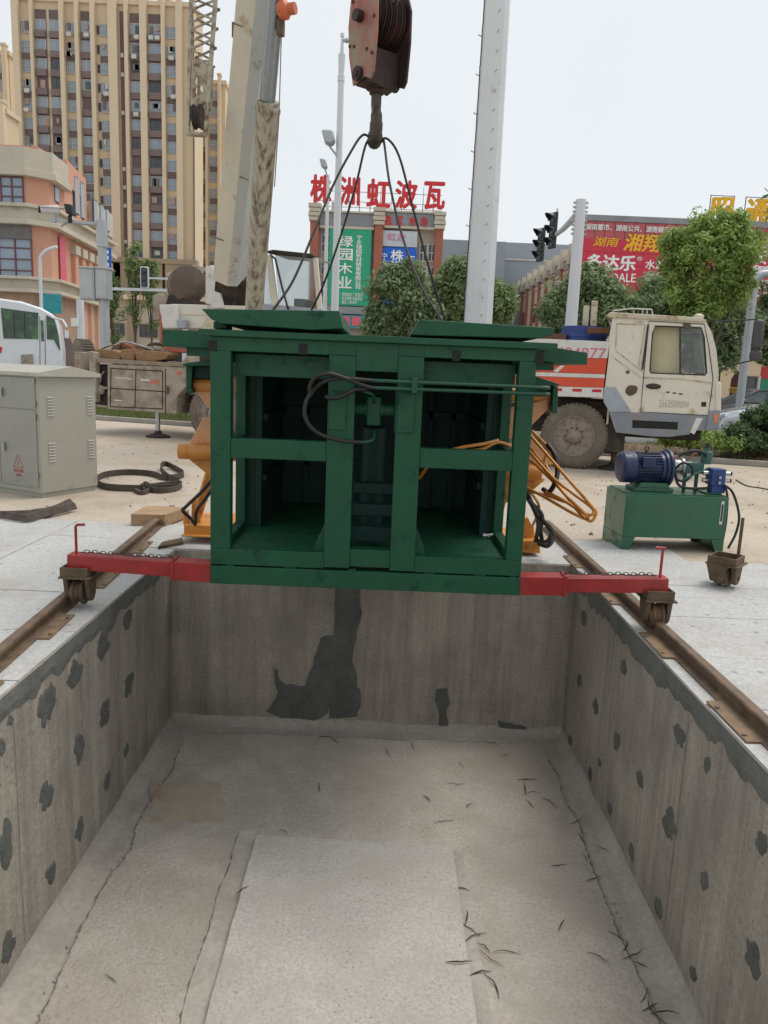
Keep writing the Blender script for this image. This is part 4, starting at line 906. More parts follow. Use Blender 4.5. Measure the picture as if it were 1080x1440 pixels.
# ladder-like rail along the left edge of the boom
b = MB(); e0 = lb0-bx_*(w+.012); 
b.beam(e0, e0+d_*9, .02, .22, up=by_)
for k in range(50): c = e0+d_*(.5+k*.17)-bx_*.015; b.beam(c, c+d_*.06, .025, .18, up=by_)
b.build('boom_side_rail', m_boomg, TR)
b = MB(); c = lb0-by_*sgn*.3; b.beam(c-d_*.12-bx_*.2, c-d_*.12+bx_*.2, .16, .3, up=d_); b.build('boom_foot', m_und, TR, bevel=.02)
# luffing cylinder
c0 = inv@P(357, 440, 15.0); c1 = inv@P(376, 142, 13.2); c2 = inv@P(388, 0, 12.4)
cdv = (c1-c0).normalized(); cd2 = (c2-c1).normalized()
b = MB(); b.lathe([(0, .17), ((c1-c0).length-.15, .17), ((c1-c0).length-.15, .185), ((c1-c0).length, .185)], c0, cdv, 28); b.build('luffing_cylinder', m_grime, TR, smooth=30)
b = MB(); b.cyl(c1, c1+cd2*6, .125, 28); b.build('cylinder_rod', m_rod, TR, smooth=30)
b = MB(); b.cyl(inv@P(391, 158, 13.0), inv@P(373, 380, 14.8), .018, 8); b.box(*[0]*6) if 0 else None; b.cyl(inv@P(385, 156, 13.0), inv@P(394, 158, 13.0), .04, 8); b.build('position_rod', m_bx, TR, smooth=40)
c = inv@P(403, 14, 12.3); b = MB(); b.lathe([(0, .1), (.05, .13), (.12, .13), (.16, .08), (.26, .08)], c-Vector((.12, 0, 0)), (1, 0, .05), 16); b.build('work_lamp', mat('lamp_orange', (.55, .13, .05), .5, dirt=.3, dcol=(.1, .05, .03)), TR, smooth=30)
b = MB(); c = inv@P(396, 40, 12.4); b.box(c.x-.06, c.x+.03, c.y-.05, c.y+.05, c.z-.1, c.z+.12); b.tube([c, c-Vector((.02, 0, 1.2)), c-Vector((.08, 0, 2.2))], .008, 5); b.build('lamp_bracket', m_rust, TR)
c = inv@P(332, 42, 13.4); b = MB(); b.box(c.x-.05, c.x+.02, c.y-.05, c.y+.05, c.z-.12, c.z+.1); b.build('side_lug', m_rust, TR)
# boom head
b = MB(); b.beam(ltip-d_*.3, ltip+d_*.7, .75, 1.0, up=by_); b.build('boom_head', m_boom, TR, bevel=.03)
b = MB(); b.cyl(ltip+d_*.5-bx_*.3-by_*sgn*.4, ltip+d_*.5+bx_*.3-by_*sgn*.4, .3, 24); b.build('head_sheave', m_und, TR, smooth=40)
# lattice jib stowed beside the boom, its end hanging down
jr = thing  # (a part of the truck)
wy = inv.to_3x3()@Vector((0, .34, 0))
def jp(px, py, dy=0.0): return inv@P(px, py, 13.6+dy)
b = MB()
ext = 3.2
for xt, xb in ((269, 264.5), (303, 289)):
    for dy in (0, .34):
        p0, p1 = jp(xb, 190, dy), jp(xt, 0, dy); b.beam(p0, p1+(p1-p0)*ext, .055, .055)
b.build('jib_chord', m_jib, TR, bevel=.004)
b = MB(); a0, a1 = jp(267, 83), jp(269, 0); c0_, c1_ = jp(296, 83), jp(303, 0); N = 6
for i in range(N*3):
    s0, s1 = i/N*1.0, (i+1)/N*1.0
    A_ = a0.lerp(a1, s0) if i % 2 else c0_.lerp(c1_, s0); B__ = c0_.lerp(c1_, s1) if i % 2 else a0.lerp(a1, s1)
    b.beam(A_, B__, .028, .028); b.beam(A_+wy, B__+wy, .028, .028)
    m1 = a0.lerp(a1, s0); b.beam(m1, m1+wy+Vector((0, 0, .12)), .025, .025)
b.build('jib_lacing', m_jib, TR)
# end plates with lightening holes
pl_o = [jp(*q) for q in ((271, 84), (294, 84), (291, 146), (270, 147))]
def jplate(y0, dy):
    bm = bmesh.new(); me = bpy.data.meshes.new('jib_plate'); es = []
    def lp_(pts):
        v = [bm.verts.new(p) for p in pts]
        for i in range(len(v)): es.append(bm.edges.new((v[i], v[(i+1) % len(v)])))
    wv = wy*(y0/.34)
    lp_([p+wv for p in pl_o])
    for (cx_, cy_) in ((280, 113), (280, 127), (279, 142)):
        c = jp(cx_, cy_); rr = (.075, .075, .045)[int((cy_-113)/14)]
        lp_([c+wv+Vector((rr*math.cos(t), 0, rr*math.sin(t))) for t in np.linspace(0, 2*math.pi, 16, endpoint=False)])
    bmesh.ops.triangle_fill(bm, edges=es, use_beauty=True)
    e_ = bmesh.ops.extrude_face_region(bm, geom=list(bm.faces)); bmesh.ops.translate(bm, verts=[g for g in e_['geom'] if isinstance(g, bmesh.types.BMVert)], vec=(0, .02, 0))
    bmesh.ops.recalc_face_normals(bm, faces=bm.faces); bm.to_mesh(me); bm.free(); me.materials.append(m_jib); link('jib_plate', me, TR)
jplate(0, 0); jplate(.32, 0)
b = MB(); c = jp(278, 164, .1); b.lathe([(0, .19), (.02, .2), (.04, .17), (.10, .17), (.12, .2), (.14, .19)], c-Vector((.07, 0, 0)), (1, .25, 0), 28); b.build('jib_sheave', m_und, TR, smooth=40)
b = MB(); q0, q1, q2, q3 = jp(264.5, 188), jp(289, 190), jp(289, 190, .34), jp(264.5, 188, .34); b.tube([q0, q1, q2, q3], .04, 8, closed=True); b.build('jib_end', m_jib, TR, smooth=50)
# operator cab
fo = lambda l: [(220+a/4.154, 340+c/4.154) for a, c in l]
ov = .2
def op(nm, mt, l, v0, v1, **k): return tp(nm, mt, fo(l), v0, v1, **k)
op('operator_cab_roof', m_und, [(640,52),(680,45),(900,68),(930,85),(900,92),(690,72),(645,66)], ov-.05, ov+.1, bevel=.02)
op('operator_cab_ceiling', m_wh, [(655,60),(920,84),(918,88),(655,64)], ov+.1, ov+1.05, bevel=0)
for l in ([(640,80),(668,70),(712,390),(672,392)], [(912,85),(938,95),(965,395),(938,398)]):
    op('operator_cab_pillar', m_cab, l, ov, ov+.07, bevel=.01); op('operator_cab_pillar', m_cab, l, ov+1.0, ov+1.07, bevel=.01)
outline([tuple(q) for q in fo([(672,82),(695,100),(735,270),(770,395)])], ov-.02, .022, 'cab_seal', m_rub, closed=False)
op('operator_cab_glass', m_glass, [(690,75),(912,92),(938,396),(718,392)], ov+.03, ov+.036, bevel=0)
op('operator_cab_glass', m_glass, [(628,100),(645,88),(672,390),(622,380)], ov+.5, ov+.506, bevel=0)
op('operator_cab_base', m_gyb2, [(618,360),(966,392),(966,500),(618,500)], ov, ov+1.07, bevel=.02)
op('operator_seat', m_und, [(800,330),(880,335),(880,395),(800,395)], ov+.5, ov+.9, bevel=.03)
op('operator_cab_rail', m_cabt, [(618,120),(634,110),(620,385),(606,380)], ov+.3, ov+.35, bevel=.0)
# chains, rods and rags lying about on the deck
for k in range(7):
    a0 = T.p3(*fd([(250+k*75+rng.uniform(-20, 20), 640+rng.uniform(-20, 10))])[0], .6+.15*k); b = MB(); L_ = rng.uniform(.4, 1.1); q0 = Vector(a0); q0.z = max(q0.z, 1.42)
    b.tube(spline([q0, q0+Vector((L_*.4, .1*rng.normal(), .06+.1*rng.random())), q0+Vector((L_, .2*rng.normal(), -.02))], 4), rng.uniform(.015, .035), 6); b.build('deck_rod', (m_rust, m_st, MATS['old_red'], m_bx)[k % 4], TR, smooth=60)
# timbers lying on the rear deck
m_tim = mat('timber', (.30, .175, .085), .85, var=.25, vs=4, dirt=.4, dcol=(.13, .08, .045), ds=5, bump=.6, bs=14, stretch=(.4, 1, 1))
tb = [((212,640),(320,645),(388,665),(385,715),(240,708),(212,690), .2), ((390,645),(480,640),(487,665),(480,722),(400,716),(386,690), .12), ((485,665),(560,650),(700,662),(722,680),(700,712),(620,728),(500,722), .1),
      ((330,610),(520,615),(640,640),(500,650),(330,640), .9), ((240,655),(380,668),(384,712),(245,705), .75)]
labs = ['long sawn timber baulk lying at the left end of the muddy truck deck', 'short square timber block between two longer baulks on the truck deck', 'split round log resting at the right end of the deck box top',
        'pale flat plank lying behind the timber blocks on the deck', 'timber baulk half hidden behind the leftmost one on the deck']
for t, lab in zip(tb, labs):
    v = t[-1]; q = [T.uv(*fd([p])[0], v) for p in t[:-1]]; cx_ = sum(p[0] for p in q)/len(q); z0 = min(p[1] for p in q)
    b = MB(); b.prism([(p[0]-cx_, p[1]-z0) for p in q], 0, .45)
    w_ = T.o+T.ux*cx_+T.uy*v; o_ = b.build('timber_block', m_tim, loc=(w_.x, w_.y, z0), bevel=.02); o_.rotation_euler = (0, 0, TA); tag(o_, lab, 'timber', 'timbers on the crane truck deck')
# ================================================================== things standing round the pit
# electric cabinet
c0 = G(60, 701); ce = G(134, 688.5); cf = G(0, 690)
ang = math.atan2(ce.y-c0.y, ce.x-c0.x); ang = (ang+math.atan2(-(cf.x-c0.x), cf.y-c0.y))/2
cw = (ce-c0).length*.99; K = Pl(c0.x, c0.y, ang)
m_kab = mat('cabinet_grey', (.36, .35, .30), .5, var=.05, vs=2, dirt=.1, dcol=(.28, .27, .23), ds=4)
m_kab2 = mat('cabinet_grey_shaded', (.30, .305, .265), .5, var=.05, vs=2, dirt=.12, dcol=(.24, .24, .21), ds=4)  # cabinet grey darkened, shade on the door side put into the colour
KB = thing('electric_cabinet', 'grey steel electric cabinet with a pitched lid and louvred side', 'cabinet', (c0.x, c0.y, 0), ang)
kt = K.uv(52, 524)[1]; LD = 1.5
kt = 1.42
b = MB(); b.box(0, cw, 0, LD, .06, kt); b.box(.02, cw-.02, .02, LD-.02, 0, .06); b.build('body', m_kab, KB, bevel=.004)
b = MB(); b.prism([(-.045, kt), (cw+.05, kt), (cw+.05, kt+.045), (cw*.52, kt+.125), (-.045, kt+.045)], -.05, LD+.05); b.build('lid', mat('cabinet_lid_lit', (.43, .42, .36), .5, var=.05, dirt=.1, dcol=(.3, .29, .25)), KB, bevel=.004)  # lid grey lightened, light from above put into the colour
zs = .88
for z0, z1, d0, d1 in ((zs+.16, kt-.02, .05, 1.35), (.12, zs+.145, .05, .69), (.12, zs+.145, .70, 1.35)):
    b = MB(); b.box(-.012, -.001, d0, d1, z0, z1); dd = b.build('door', m_kab2, KB, bevel=.003)
    if d0 < .5:
        b = MB()
        for z in (z0+.04, z1-.06) if z1 > 1.1 else (z0+.12, z1-.1): b.cyl((-.018, .045, z), (-.018, .045, z+.055), .012, 8)
        b.build('hinge', m_st, dd, smooth=40)
        hz = (z0+z1)/2; b = MB(); b.box(-.045, -.012, .58, .61, hz-.05, hz+.05); b.cyl((-.05, .595, hz), (-.012, .595, hz), .022, 10); b.build('handle', m_st, dd, smooth=40)
m_lv = mat('cabinet_louvre', (.42, .41, .35), .5)
for x0 in (.11, .70):
    for zb_ in (.42, .96):
        for k in range(7):
            z = zb_+k*.035; b = MB(); b.prismx([(0, z), (-.012, z+.004), (0, z+.02)], x0*cw/.84, (x0+.09)*cw/.84); b.build('louvre', m_kab, KB)
m_rp = mat('warning_red', (.48, .06, .05), .6)
b = MB(); yc, zc = .38, .34
for a, c in (((yc-.085, zc), (yc+.085, zc)), ((yc+.085, zc), (yc, zc+.15)), ((yc, zc+.15), (yc-.085, zc))):
    b.beam((-.0135, a[0], a[1]), (-.0135, c[0], c[1]), .002, .008, up=(0, c[1]-a[1], a[0]-c[0])) if 0 else b.tube([(-.0125, a[0], a[1]), (-.0125, c[0], c[1])], .0045, 4)
b.tube([(-.0125, yc-.01, zc+.10), (-.0125, yc+.012, zc+.06), (-.0125, yc-.008, zc+.06), (-.0125, yc+.004, zc+.02)], .0035, 4); b.build('warning_triangle', m_rp, KB)
text('高压危险', -.085, 0, .085, .045, m_rp, KB, ext=.0008, bold=.02, loc=(-.0125, yc, zc-.065), rot=(0, 0, -math.pi/2), name='warning_text')
text('请勿靠近', -.05, 0, .05, .03, m_rp, KB, ext=.0008, bold=.02, loc=(-.0125, yc, zc-.11), rot=(0, 0, -math.pi/2), name='warning_text')

# ------------------------------------------------ slings on the ground
m_web = mat('webbing', (.085, .065, .055), .95, var=.3, vs=12, bump=.5, bs=60)
def strap(pts, w, t=.008, closed=False, tilt=None):
    """a flat band standing on edge through ground points (x,y,z0)"""
    sp_ = spline(pts, 7); b = MB(); n = len(sp_); vs = []
    for i, p in enumerate(sp_):
        d = (sp_[min(i+1, n-1)]-sp_[max(i-1, 0)]); d.z = 0; d.normalize(); s_ = Vector((-d.y, d.x, 0)); k = .5+.5*math.sin(i*.35)
        up = (Vector((0, 0, 1))*(1 if tilt is None else tilt)+s_*(0 if tilt is None else math.sqrt(max(0, 1-tilt*tilt)))*(1))
        for a, c in ((-t, 0), (t, 0), (t, w), (-t, w)): vs.append(p+s_*a+up*c)
    fs = [(i*4+k, i*4+(k+1) % 4, (i+1)*4+(k+1) % 4, (i+1)*4+k) for i in range(n-1) for k in range(4)]+[(3,2,1,0), (4*n-4, 4*n-3, 4*n-2, 4*n-1)]
    b.add(vs, fs); return b
def g3(l, dz=.002): return [Vector((*G(a, c, z)[:2], z)) for a, c, z in [(q[0], q[1], q[2] if len(q) > 2 else dz) for q in l]]
def merge(bs):
    o = MB()
    for x in bs: k = len(o.v); o.v += x.v; o.f += [tuple(i+k for i in f) for f in x.f]; o.m += x.m
    return o
SL = merge([strap(g3([(250,690),(215,691),(180,691),(150,689),(138,684),(136,678),(150,671),(180,668),(212,670),(232,676),(250,674),(258,670),(246,662),(232,656,.03),(226,662,.05),(236,674,.02),(252,680)]), .085),
            strap(g3([(202,690),(225,694),(250,690),(254,683),(230,685),(205,688)]), .07), strap(g3([(198,686),(205,694),(212,688),(204,683),(198,690)]), .06),
            strap(g3([(190,692),(200,696),(212,690),(206,684)]), .05, .02)])
tag(SL.build('webbing_sling', m_web, smooth=40), 'long dark webbing sling laid in a knotted loop beside the grey cabinet', 'sling')
c = [(-5, 727), (30, 729), (55, 725), (80, 719), (102, 711)]
S2 = merge([strap(g3([(a+k*2, d+(k-1.5)*2.0+math.sin(a*.09+k*1.7)*1.6, .004+k*.008) for a, d in c]), .075, .010, tilt=(.35, .75, .5, .9)[k]) for k in range(4)])
tag(S2.build('folded_sling', m_web, smooth=40), 'dark folded lifting strap lying flat on the paving in front of the cabinet', 'sling')
def block(name, lab, cat, pts, h, mt, ang=None):
    q = [G(a, c) for a, c in pts]; cx_ = sum(v.x for v in q)/len(q); cy_ = sum(v.y for v in q)/len(q)
    b = MB(); b.slab([(v.x-cx_, v.y-cy_) for v in q], 0, h); return tag(b.build(name, mt, loc=(cx_, cy_, .013), bevel=.006), lab, cat)
m_lum = mat('pale_lumber', (.38, .25, .14), .8, var=.2, vs=4, dirt=.3, dcol=(.2, .13, .08), ds=5, bump=.4, bs=16, stretch=(.5, 3, 3))
block('wood_block', 'pale sawn wood block lying against the left rail', 'timber', [(184,741),(232,742),(262,730),(206,728)], .12, m_lum)
block('steel_strip', 'dark steel strip lying between the left rail and the orange gear', 'steel strip', [(222,775),(258,768),(256,762),(228,768)], .03, m_rust)
block('steel_strip', 'rusty steel strip lying by the right rail behind the red arm', 'steel strip', [(775,757),(812,785),(822,783),(786,756)], .02, m_rust)

# ------------------------------------------------ hydraulic power unit
h0 = G(873, 774.5); h1 = G(1016, 778.5); hb_ = G(855.6, 757)
ha = math.atan2(h1.y-h0.y, h1.x-h0.x); HU = Pl(h0.x, h0.y, ha); hw = (h1-h0).length
U_ = thing('hydraulic_power_unit', 'green hydraulic power unit with a blue electric motor on its tank', 'power unit', (h0.x, h0.y, 0), ha)
ht = HU.uv(883, 695)[1]; hd = .56; z0 = .14
m_gt = mat('tank_green', (.012, .105, .050), .32, var=.14, vs=4, dirt=.3, dcol=(.05, .085, .055), ds=6, coat=.3)
m_bl = mat('motor_blue', (.010, .022, .075), .4, var=.15, vs=6, dirt=.28, dcol=(.05, .05, .07), ds=9)
m_bv = mat('valve_blue', (.012, .045, .20), .45, var=.1, dirt=.3, dcol=(.05, .06, .10), ds=14)
m_tl = mat('pump_teal', (.03, .11, .095), .5, var=.15, dirt=.35, dcol=(.10, .11, .10), ds=14)
b = MB(); b.box(0, hw, 0, hd, z0, ht); b.build('tank', m_gt, U_, bevel=.006)
for x0_, x1_, sx in ((0, .13, 1), (hw-.13, hw, -1)):
    for y in (0, hd-.02):
        b = MB(); a_, e_ = (x0_, x1_) if sx > 0 else (x1_, x0_); b.prism([(a_, 0), (a_+sx*.07, 0), (a_+sx*.13, z0-.001), (a_, z0-.001)], y+.002, y+.018); b.build('foot', m_gt, U_)
    b = MB(); b.box(x0_ if sx > 0 else x1_-.018, x0_+.018 if sx > 0 else x1_, .0185, hd-.0205, 0, z0-.001); b.build('foot_plate', m_gt, U_)
b = MB(); b.box(.02, hw-.02, .02, hd-.02, ht, ht+.012); b.build('tank_lid', m_gt, U_, bevel=.002)
b = MB(); b.box(hw-.075, hw-.045, -.006, -.001, ht-.27, ht-.04); gg = b.build('level_gauge', m_wh, U_, bevel=.002)
b = MB(); b.box(hw-.068, hw-.052, -.009, -.0062, ht-.24, ht-.07); b.build('gauge_glass', m_und, gg)
my, mzc = .26, ht+.012+.225
b = MB(); b.box(.13, .52, my-.13, my+.13, ht+.013, ht+.05); b.prism([(.16, ht+.05), (.49, ht+.05), (.46, ht+.10), (.19, ht+.10)], my-.12, my+.12); b.build('motor_base', m_gt, U_, bevel=.004)
b = MB(); b.lathe([(0, .09), (.008, .13), (.03, .155), (.14, .158), (.15, .15)], (-.01, my, mzc), (1, 0, 0), 32); b.lathe([(.15, .13), (.40, .13)], (-.01, my, mzc), (1, 0, 0), 32); b.lathe([(.40, .15), (.44, .15), (.44, .17), (.47, .17), (.475, .19), (.5, .19), (.5, .12)], (-.01, my, mzc), (1, 0, 0), 32)
mo = b.build('motor', m_bl, U_, smooth=30)
b = MB()
for k in range(30):
    t = 2*math.pi*k/30; cc = Vector((0, math.cos(t), math.sin(t))); b.beam(Vector((.14, my, mzc))+cc*.138, Vector((.385, my, mzc))+cc*.138, .006, .026, up=cc)
b.build('cooling_fin', m_bl, mo)
b = MB(); b.box(.17, .30, my-.17, my-.12, mzc+.02, mzc+.12); b.build('terminal_box', m_bl, mo, bevel=.008)
b = MB(); b.tube([(.26, my, mzc+.14), (.26, my, mzc+.17)], .012, 8); b.tube([Vector((.26+.02*math.cos(t), my, mzc+.19+.02*math.sin(t))) for t in np.linspace(0, 2*math.pi, 12, endpoint=False)], .006, 6, closed=True); b.build('lifting_eye', m_und, mo, smooth=50)
b = MB(); b.lathe([(.0, .10), (.04, .075), (.13, .07), (.13, .09), (.15, .09), (.15, .055), (.24, .055)], (.49, my, mzc+.02), (1, 0, 0), 24); b.build('bell_housing', m_st, U_, smooth=30)
b = MB(); b.box(.63, .84, my-.06, my+.06, mzc-.04, mzc+.07); b.cyl((.68, my, mzc-.04), (.68, my, ht+.012), .02, 8); b.cyl((.8, my, mzc-.04), (.8, my, ht+.012), .02, 8); b.build('pump', m_tl, U_, bevel=.012)
b = MB(); b.lathe([(0, .05), (.05, .055), (.12, .055), (.13, .03), (.16, .03)], (.87, my-.02, mzc+.06), (0, 0, 1), 20); b.build('filter', m_tl, U_, smooth=40)
b = MB(); b.lathe([(0, .03), (.04, .03), (.05, .022)], (.87, my-.02, mzc+.22), (0, 0, 1), 14); b.build('filter_cap', m_und, U_, smooth=40)
b = MB(); b.box(.86, 1.0, my-.2, my-.06, mzc-.13, mzc+.03); b.box(.88, 1.02, my-.18, my-.08, mzc-.21, mzc-.13); b.build('valve_block', m_bv, U_, bevel=.006)
b = MB(); b.box(.84, .99, my-.18, my+.06, ht+.013, mzc-.21); b.build('valve_stand', m_gt, U_, bevel=.004)
for z in (mzc-.09, mzc-.02):
    for xa_, xb_ in ((.80, .86), (1.0, 1.07)): b = MB(); b.cyl((xa_, my-.13, z), (xb_, my-.13, z), .022, 12); b.build('solenoid', m_st, U_, smooth=40)
for z, y in ((mzc-.05, my-.2), (mzc-.1, my-.2)): b = MB(); b.cyl((.93, y, z), (.93, y-.03, z), .014, 8); b.build('valve_port', m_st, U_, smooth=40)
b = MB(); b.cyl((1.07, my-.13, mzc-.09), (1.09, my-.13, mzc-.09), .02, 10); b.cyl((1.07, my-.13, mzc-.02), (1.09, my-.13, mzc-.02), .02, 10); b.build('solenoid_cap', m_und, U_, smooth=40)
m_cop = mat('copper_sleeve', (.35, .14, .08), .5)
for l, r_, mt in (([(.55, my-.05, mzc+.12), (.63, my-.06, mzc+.17), (.74, my-.06, mzc+.19), (.83, my-.06, mzc+.16), (.87, my-.05, mzc+.08)], .014, m_blk), ([(.52, my-.1, mzc+.0), (.56, my-.16, mzc+.07), (.64, my-.17, mzc+.06), (.68, my-.16, mzc-.02), (.62, my-.16, mzc-.10), (.54, my-.15, mzc-.09), (.52, my-.13, mzc-.03)], .012, m_blk),
               ([(.52, my-.12, mzc-.03), (.55, my-.16, mzc-.14), (.64, my-.17, mzc-.17), (.80, my-.16, mzc-.17), (.87, my-.16, mzc-.16)], .014, m_blk), ([(.58, my-.15, mzc-.1), (.70, my-.17, mzc-.03), (.84, my-.17, mzc+.04)], .009, m_tl), ([(.52, my-.05, mzc+.11), (.56, my-.05, mzc+.13)], .018, m_cop),
               ([(.66, my, mzc+.07), (.70, my-.05, mzc+.14), (.76, my-.05, mzc+.17)], .007, m_cop),
               ([(1.0, my-.2, mzc-.12), (1.03, my-.22, mzc-.25), (1.04, my-.23, mzc-.5), (1.02, my-.24, .06)], .012, m_blk), ([(1.0, my-.16, mzc-.12), (1.09, my-.2, mzc-.2), (1.17, my-.22, mzc-.42), (1.16, my-.22, mzc-.6), (1.09, my-.24, .05)], .012, m_blk),
               ([(1.0, my-.08, mzc-.16), (1.0, my-.05, mzc-.4), (.96, my+.0, .3), (hw+.02, my, .2)], .035, m_blk)):
    b = MB(); b.tube(spline(l, 6), r_, 8); b.build('hose', mt, U_, smooth=60)
b = MB(); b.tube(spline([G(1035, 675, .01), G(1050, 683, .01), G(1068, 686, .01), G(1090, 690, .01)], 5), .01, 6); tag(b.build('cable', m_blk, smooth=60), 'thin dark cable on the ground right of the power unit', 'cable')
# loose roller standing on the paving
q = G(1022, 826); 
LC = thing('loose_roller', 'spare rusty roller bracket standing on the paving by the power unit', 'roller', (q.x-.03, q.y, .014), R(-40))
LC.scale = (1.25, 1.25, .95)
def cb(b, n, m, bv, **k): return b.build(n, m, LC, bevel=bv, **k)
caster(LC, (0, 0, .195), 1, cb)
b = MB(); b.prism([(-.095, .195), (.04, .195), (.02, .06), (-.02, .03), (-.07, .09)], -.10, -.088); cb(b, 'front_plate', m_rust, .003)
b = MB(); b.cyl((.05, .07, .2), (.05, .07, .60), .011, 8); b.build('steel_rod', m_rust, LC, smooth=40)
# ================================================================== background
m_pane = mat('pane', (.26, .33, .41), .08, var=.15, vs=.3, spec=.8)  # light blue base puts the sky's reflection into the colour
m_paned = mat('pane_dark', (.07, .085, .10), .15, var=.3, vs=.4)
m_frd = mat('frame_dark', (.10, .075, .075), .6)
m_frl = mat('frame_light', (.55, .54, .5), .6)
WC = {}
def window(par, u0, z0, w, h, v, nx=2, nz=2, fr=None, pane=None, t=.06, d=.10, rot=0.0):
    """window frame with its glass, in the plane y=v of the thing; meshes shared between equal windows"""
    fr = fr or m_frd; pane = pane or m_pane; key = (round(w, 2), round(h, 2), nx, nz, fr.name, pane.name, t, d)
    if key not in WC:
        b = MB(); b.box(0, w, -d, 0, 0, t); b.box(0, w, -d, 0, h-t, h); b.box(0, t, -d, 0, t, h-t); b.box(w-t, w, -d, 0, t, h-t)
        for i in range(1, nx): b.box(w*i/nx-t/2, w*i/nx+t/2, -d+.01, 0, t, h-t)
        for j in range(1, nz): b.box(t, w-t, -d+.02, 0, h*j/nz-t/2, h*j/nz+t/2)
        f = MB(); f.v, f.f, f.m = b.v, b.f, b.m
        me = bpy.data.meshes.new('window'); me.from_pydata(f.v, [], f.f); me.materials.append(fr)
        g = MB(); g.box(t, w-t, -.03, -.01, t, h-t); mg = bpy.data.meshes.new('pane'); mg.from_pydata(g.v, [], g.f); mg.materials.append(pane); WC[key] = (me, mg)
    me, mg = WC[key]; o = link('window', me, par, loc=(u0, v, z0)); o.rotation_euler = (0, 0, rot); link('pane', mg, o); return o
def bld(name, label, px, Y, ang=0.0, cat='building'):
    q = P(px, 720, Y); pl = Pl(q.x, Y, ang); return pl, thing(name, label, cat, (q.x, Y, 0), ang)
# ---------------------------------------------- residential tower
m_tan = mat('tower_tan', (.64, .51, .35), .85, var=.06, vs=.08, dirt=.06, dcol=(.5, .4, .28), ds=.2)
m_tan2 = mat('tower_pilaster', (.68, .55, .39), .85, var=.05, vs=.1)
m_brn = mat('tower_brown', (.165, .12, .115), .8, var=.15, vs=.3)
m_balc = mat('balcony_brown', (.21, .155, .145), .8, var=.1, vs=.3)
m_stone = mat('tower_base', (.33, .25, .17), .85, var=.12, vs=.2)
def tower(name, label, xa, xb, ytop, Y, depth, cols, ph=2.98, side=True, base_h=0.0, xm=None):
    pl, t = bld(name, label, xa, Y)
    yr = 250; U = lambda x: pl.uv(x, yr)[0]
    zt_ = pl.uv((xa+xb)/2, ytop)[1]; u0, u1 = U(xa), U(xb)
    b = MB(); b.box(u0, u1, 0.3, depth, base_h, zt_); b.build('wall', m_tan, t)
    b = MB(); b.box(u0-.3, u1+.3, -.1, depth+.2, zt_, zt_+.7); b.build('parapet', m_tan2, t)
    nf = int((zt_-base_h-.8)/ph); zz = [base_h+.3+i*ph for i in range(nf)]
    prev = u0
    for kind, a, c in cols:
        a, c = U(a), U(c); w = c-a
        if kind == 'p':
            b = MB(); b.box(a, c, -.75, .3, base_h, zt_+1.3); b.build('pilaster', m_tan2, t)
            b = MB(); b.box(a-.12, c+.12, -.9, .35, zt_+1.3, zt_+1.7); b.build('pilaster_cap', m_tan2, t)
        elif kind in 'wW':
            for i in range(nf):
                if i % 2 == 0 and i+1 < nf: b = MB(); b.box(a, c, .1, .29, zz[i]+2.46, zz[i+1]+.6); b.build('spandrel', m_brn, t)
            for i in range(nf): window(t, a, zz[i]+.62, w, 1.82, .22, 3, 2, m_frl, m_pane, .06, .12)
        elif kind in 'dD':
            b = MB(); b.box(a, c, .2, .29, base_h, zt_-1.2); b.build('dark_recess', m_brn, t)
            for i in range(nf):
                r = rng.random()
                b = MB(); b.box(a+.05, c-.05, -.35 if kind == 'D' else -.1, .19, zz[i], zz[i]+1.05); b.build('balcony', m_balc, t)
                if r < .9: window(t, a+.08, zz[i]+1.08, w-.16, 1.7, .18, 3 if w > 3 else 2, 1, m_frl if r < .6 else m_frd, m_pane if r < .6 else m_paned, .08, .10)
        elif kind == 's':
            b = MB(); b.box(a, c, .2, .29, base_h, zt_-1); b.build('shaft', m_brn, t)
            for i in range(nf):
                if rng.random() < .7: b = MB(); b.box(a+.2, c-.2, -.2, .19, zz[i]+.4, zz[i]+1.0); b.build('air_conditioner', m_frl, t)
        elif kind == 'x':
            for i in range(nf): window(t, a, zz[i]+.9, w, 1.3, .22, 1, 1, m_frd, m_paned, .07, .12)
    return pl, t, zt_
cm = [('p',28,37),('w',38,51),('p',52,56),('D',57,72),('d',76,91),('p',92,98),('w',99,111),('p',113,118),('d',119,133),('p',134,140),('x',141,144),('w',145,157),('p',158,170),('s',172,179),('p',180,185),('d',186,200),('p',201,210),('D',211,229),('p',230,235),('w',236,249),('p',250,258)]
tw_pl, tw_, tz = tower('apartment_tower', 'tallest tan apartment tower with brown balcony strips, left of the crane boom', 28, 273, 5, 140, 6.5, cm)
b = MB(); U = lambda x: tw_pl.uv(x, 250)[0]; b.box(U(272), U(273.4), -.1, .29, 0, tz-2); b.box(U(258.1), U(281), -.2, .29, 0, 1); b.build('drain_pipe', m_brn, tw_)
b = MB()
for a, c in ((28, 60), (60, 90), (90, 120), (120, 145), (145, 170), (185, 215), (215, 250)):
    b.box(U(a)+1, U(c)-1, .5, 6, tz+.7, tz+1.2+rng.random()*.8)
b.build('roof_ornament', m_tan2, tw_)
b = MB(); zb_ = tw_pl.uv(200, 372)[1]
for a, c in ((143, 160), (173, 183), (186, 206), (210, 232), (236, 262)): b.box(U(a), U(c), -2.4, -.8, 0, zb_)
b.box(U(140), U(281), -2.6, -.76, zb_, zb_+.8); b.box(U(140), U(281), -2.6, -.76, zb_*.45, zb_*.45+.7); b.build('base', m_stone, tw_)
b = MB(); b.box(U(140), U(281), -.75, -.6, 0, zb_); b.build('base_recess', m_brn, tw_)
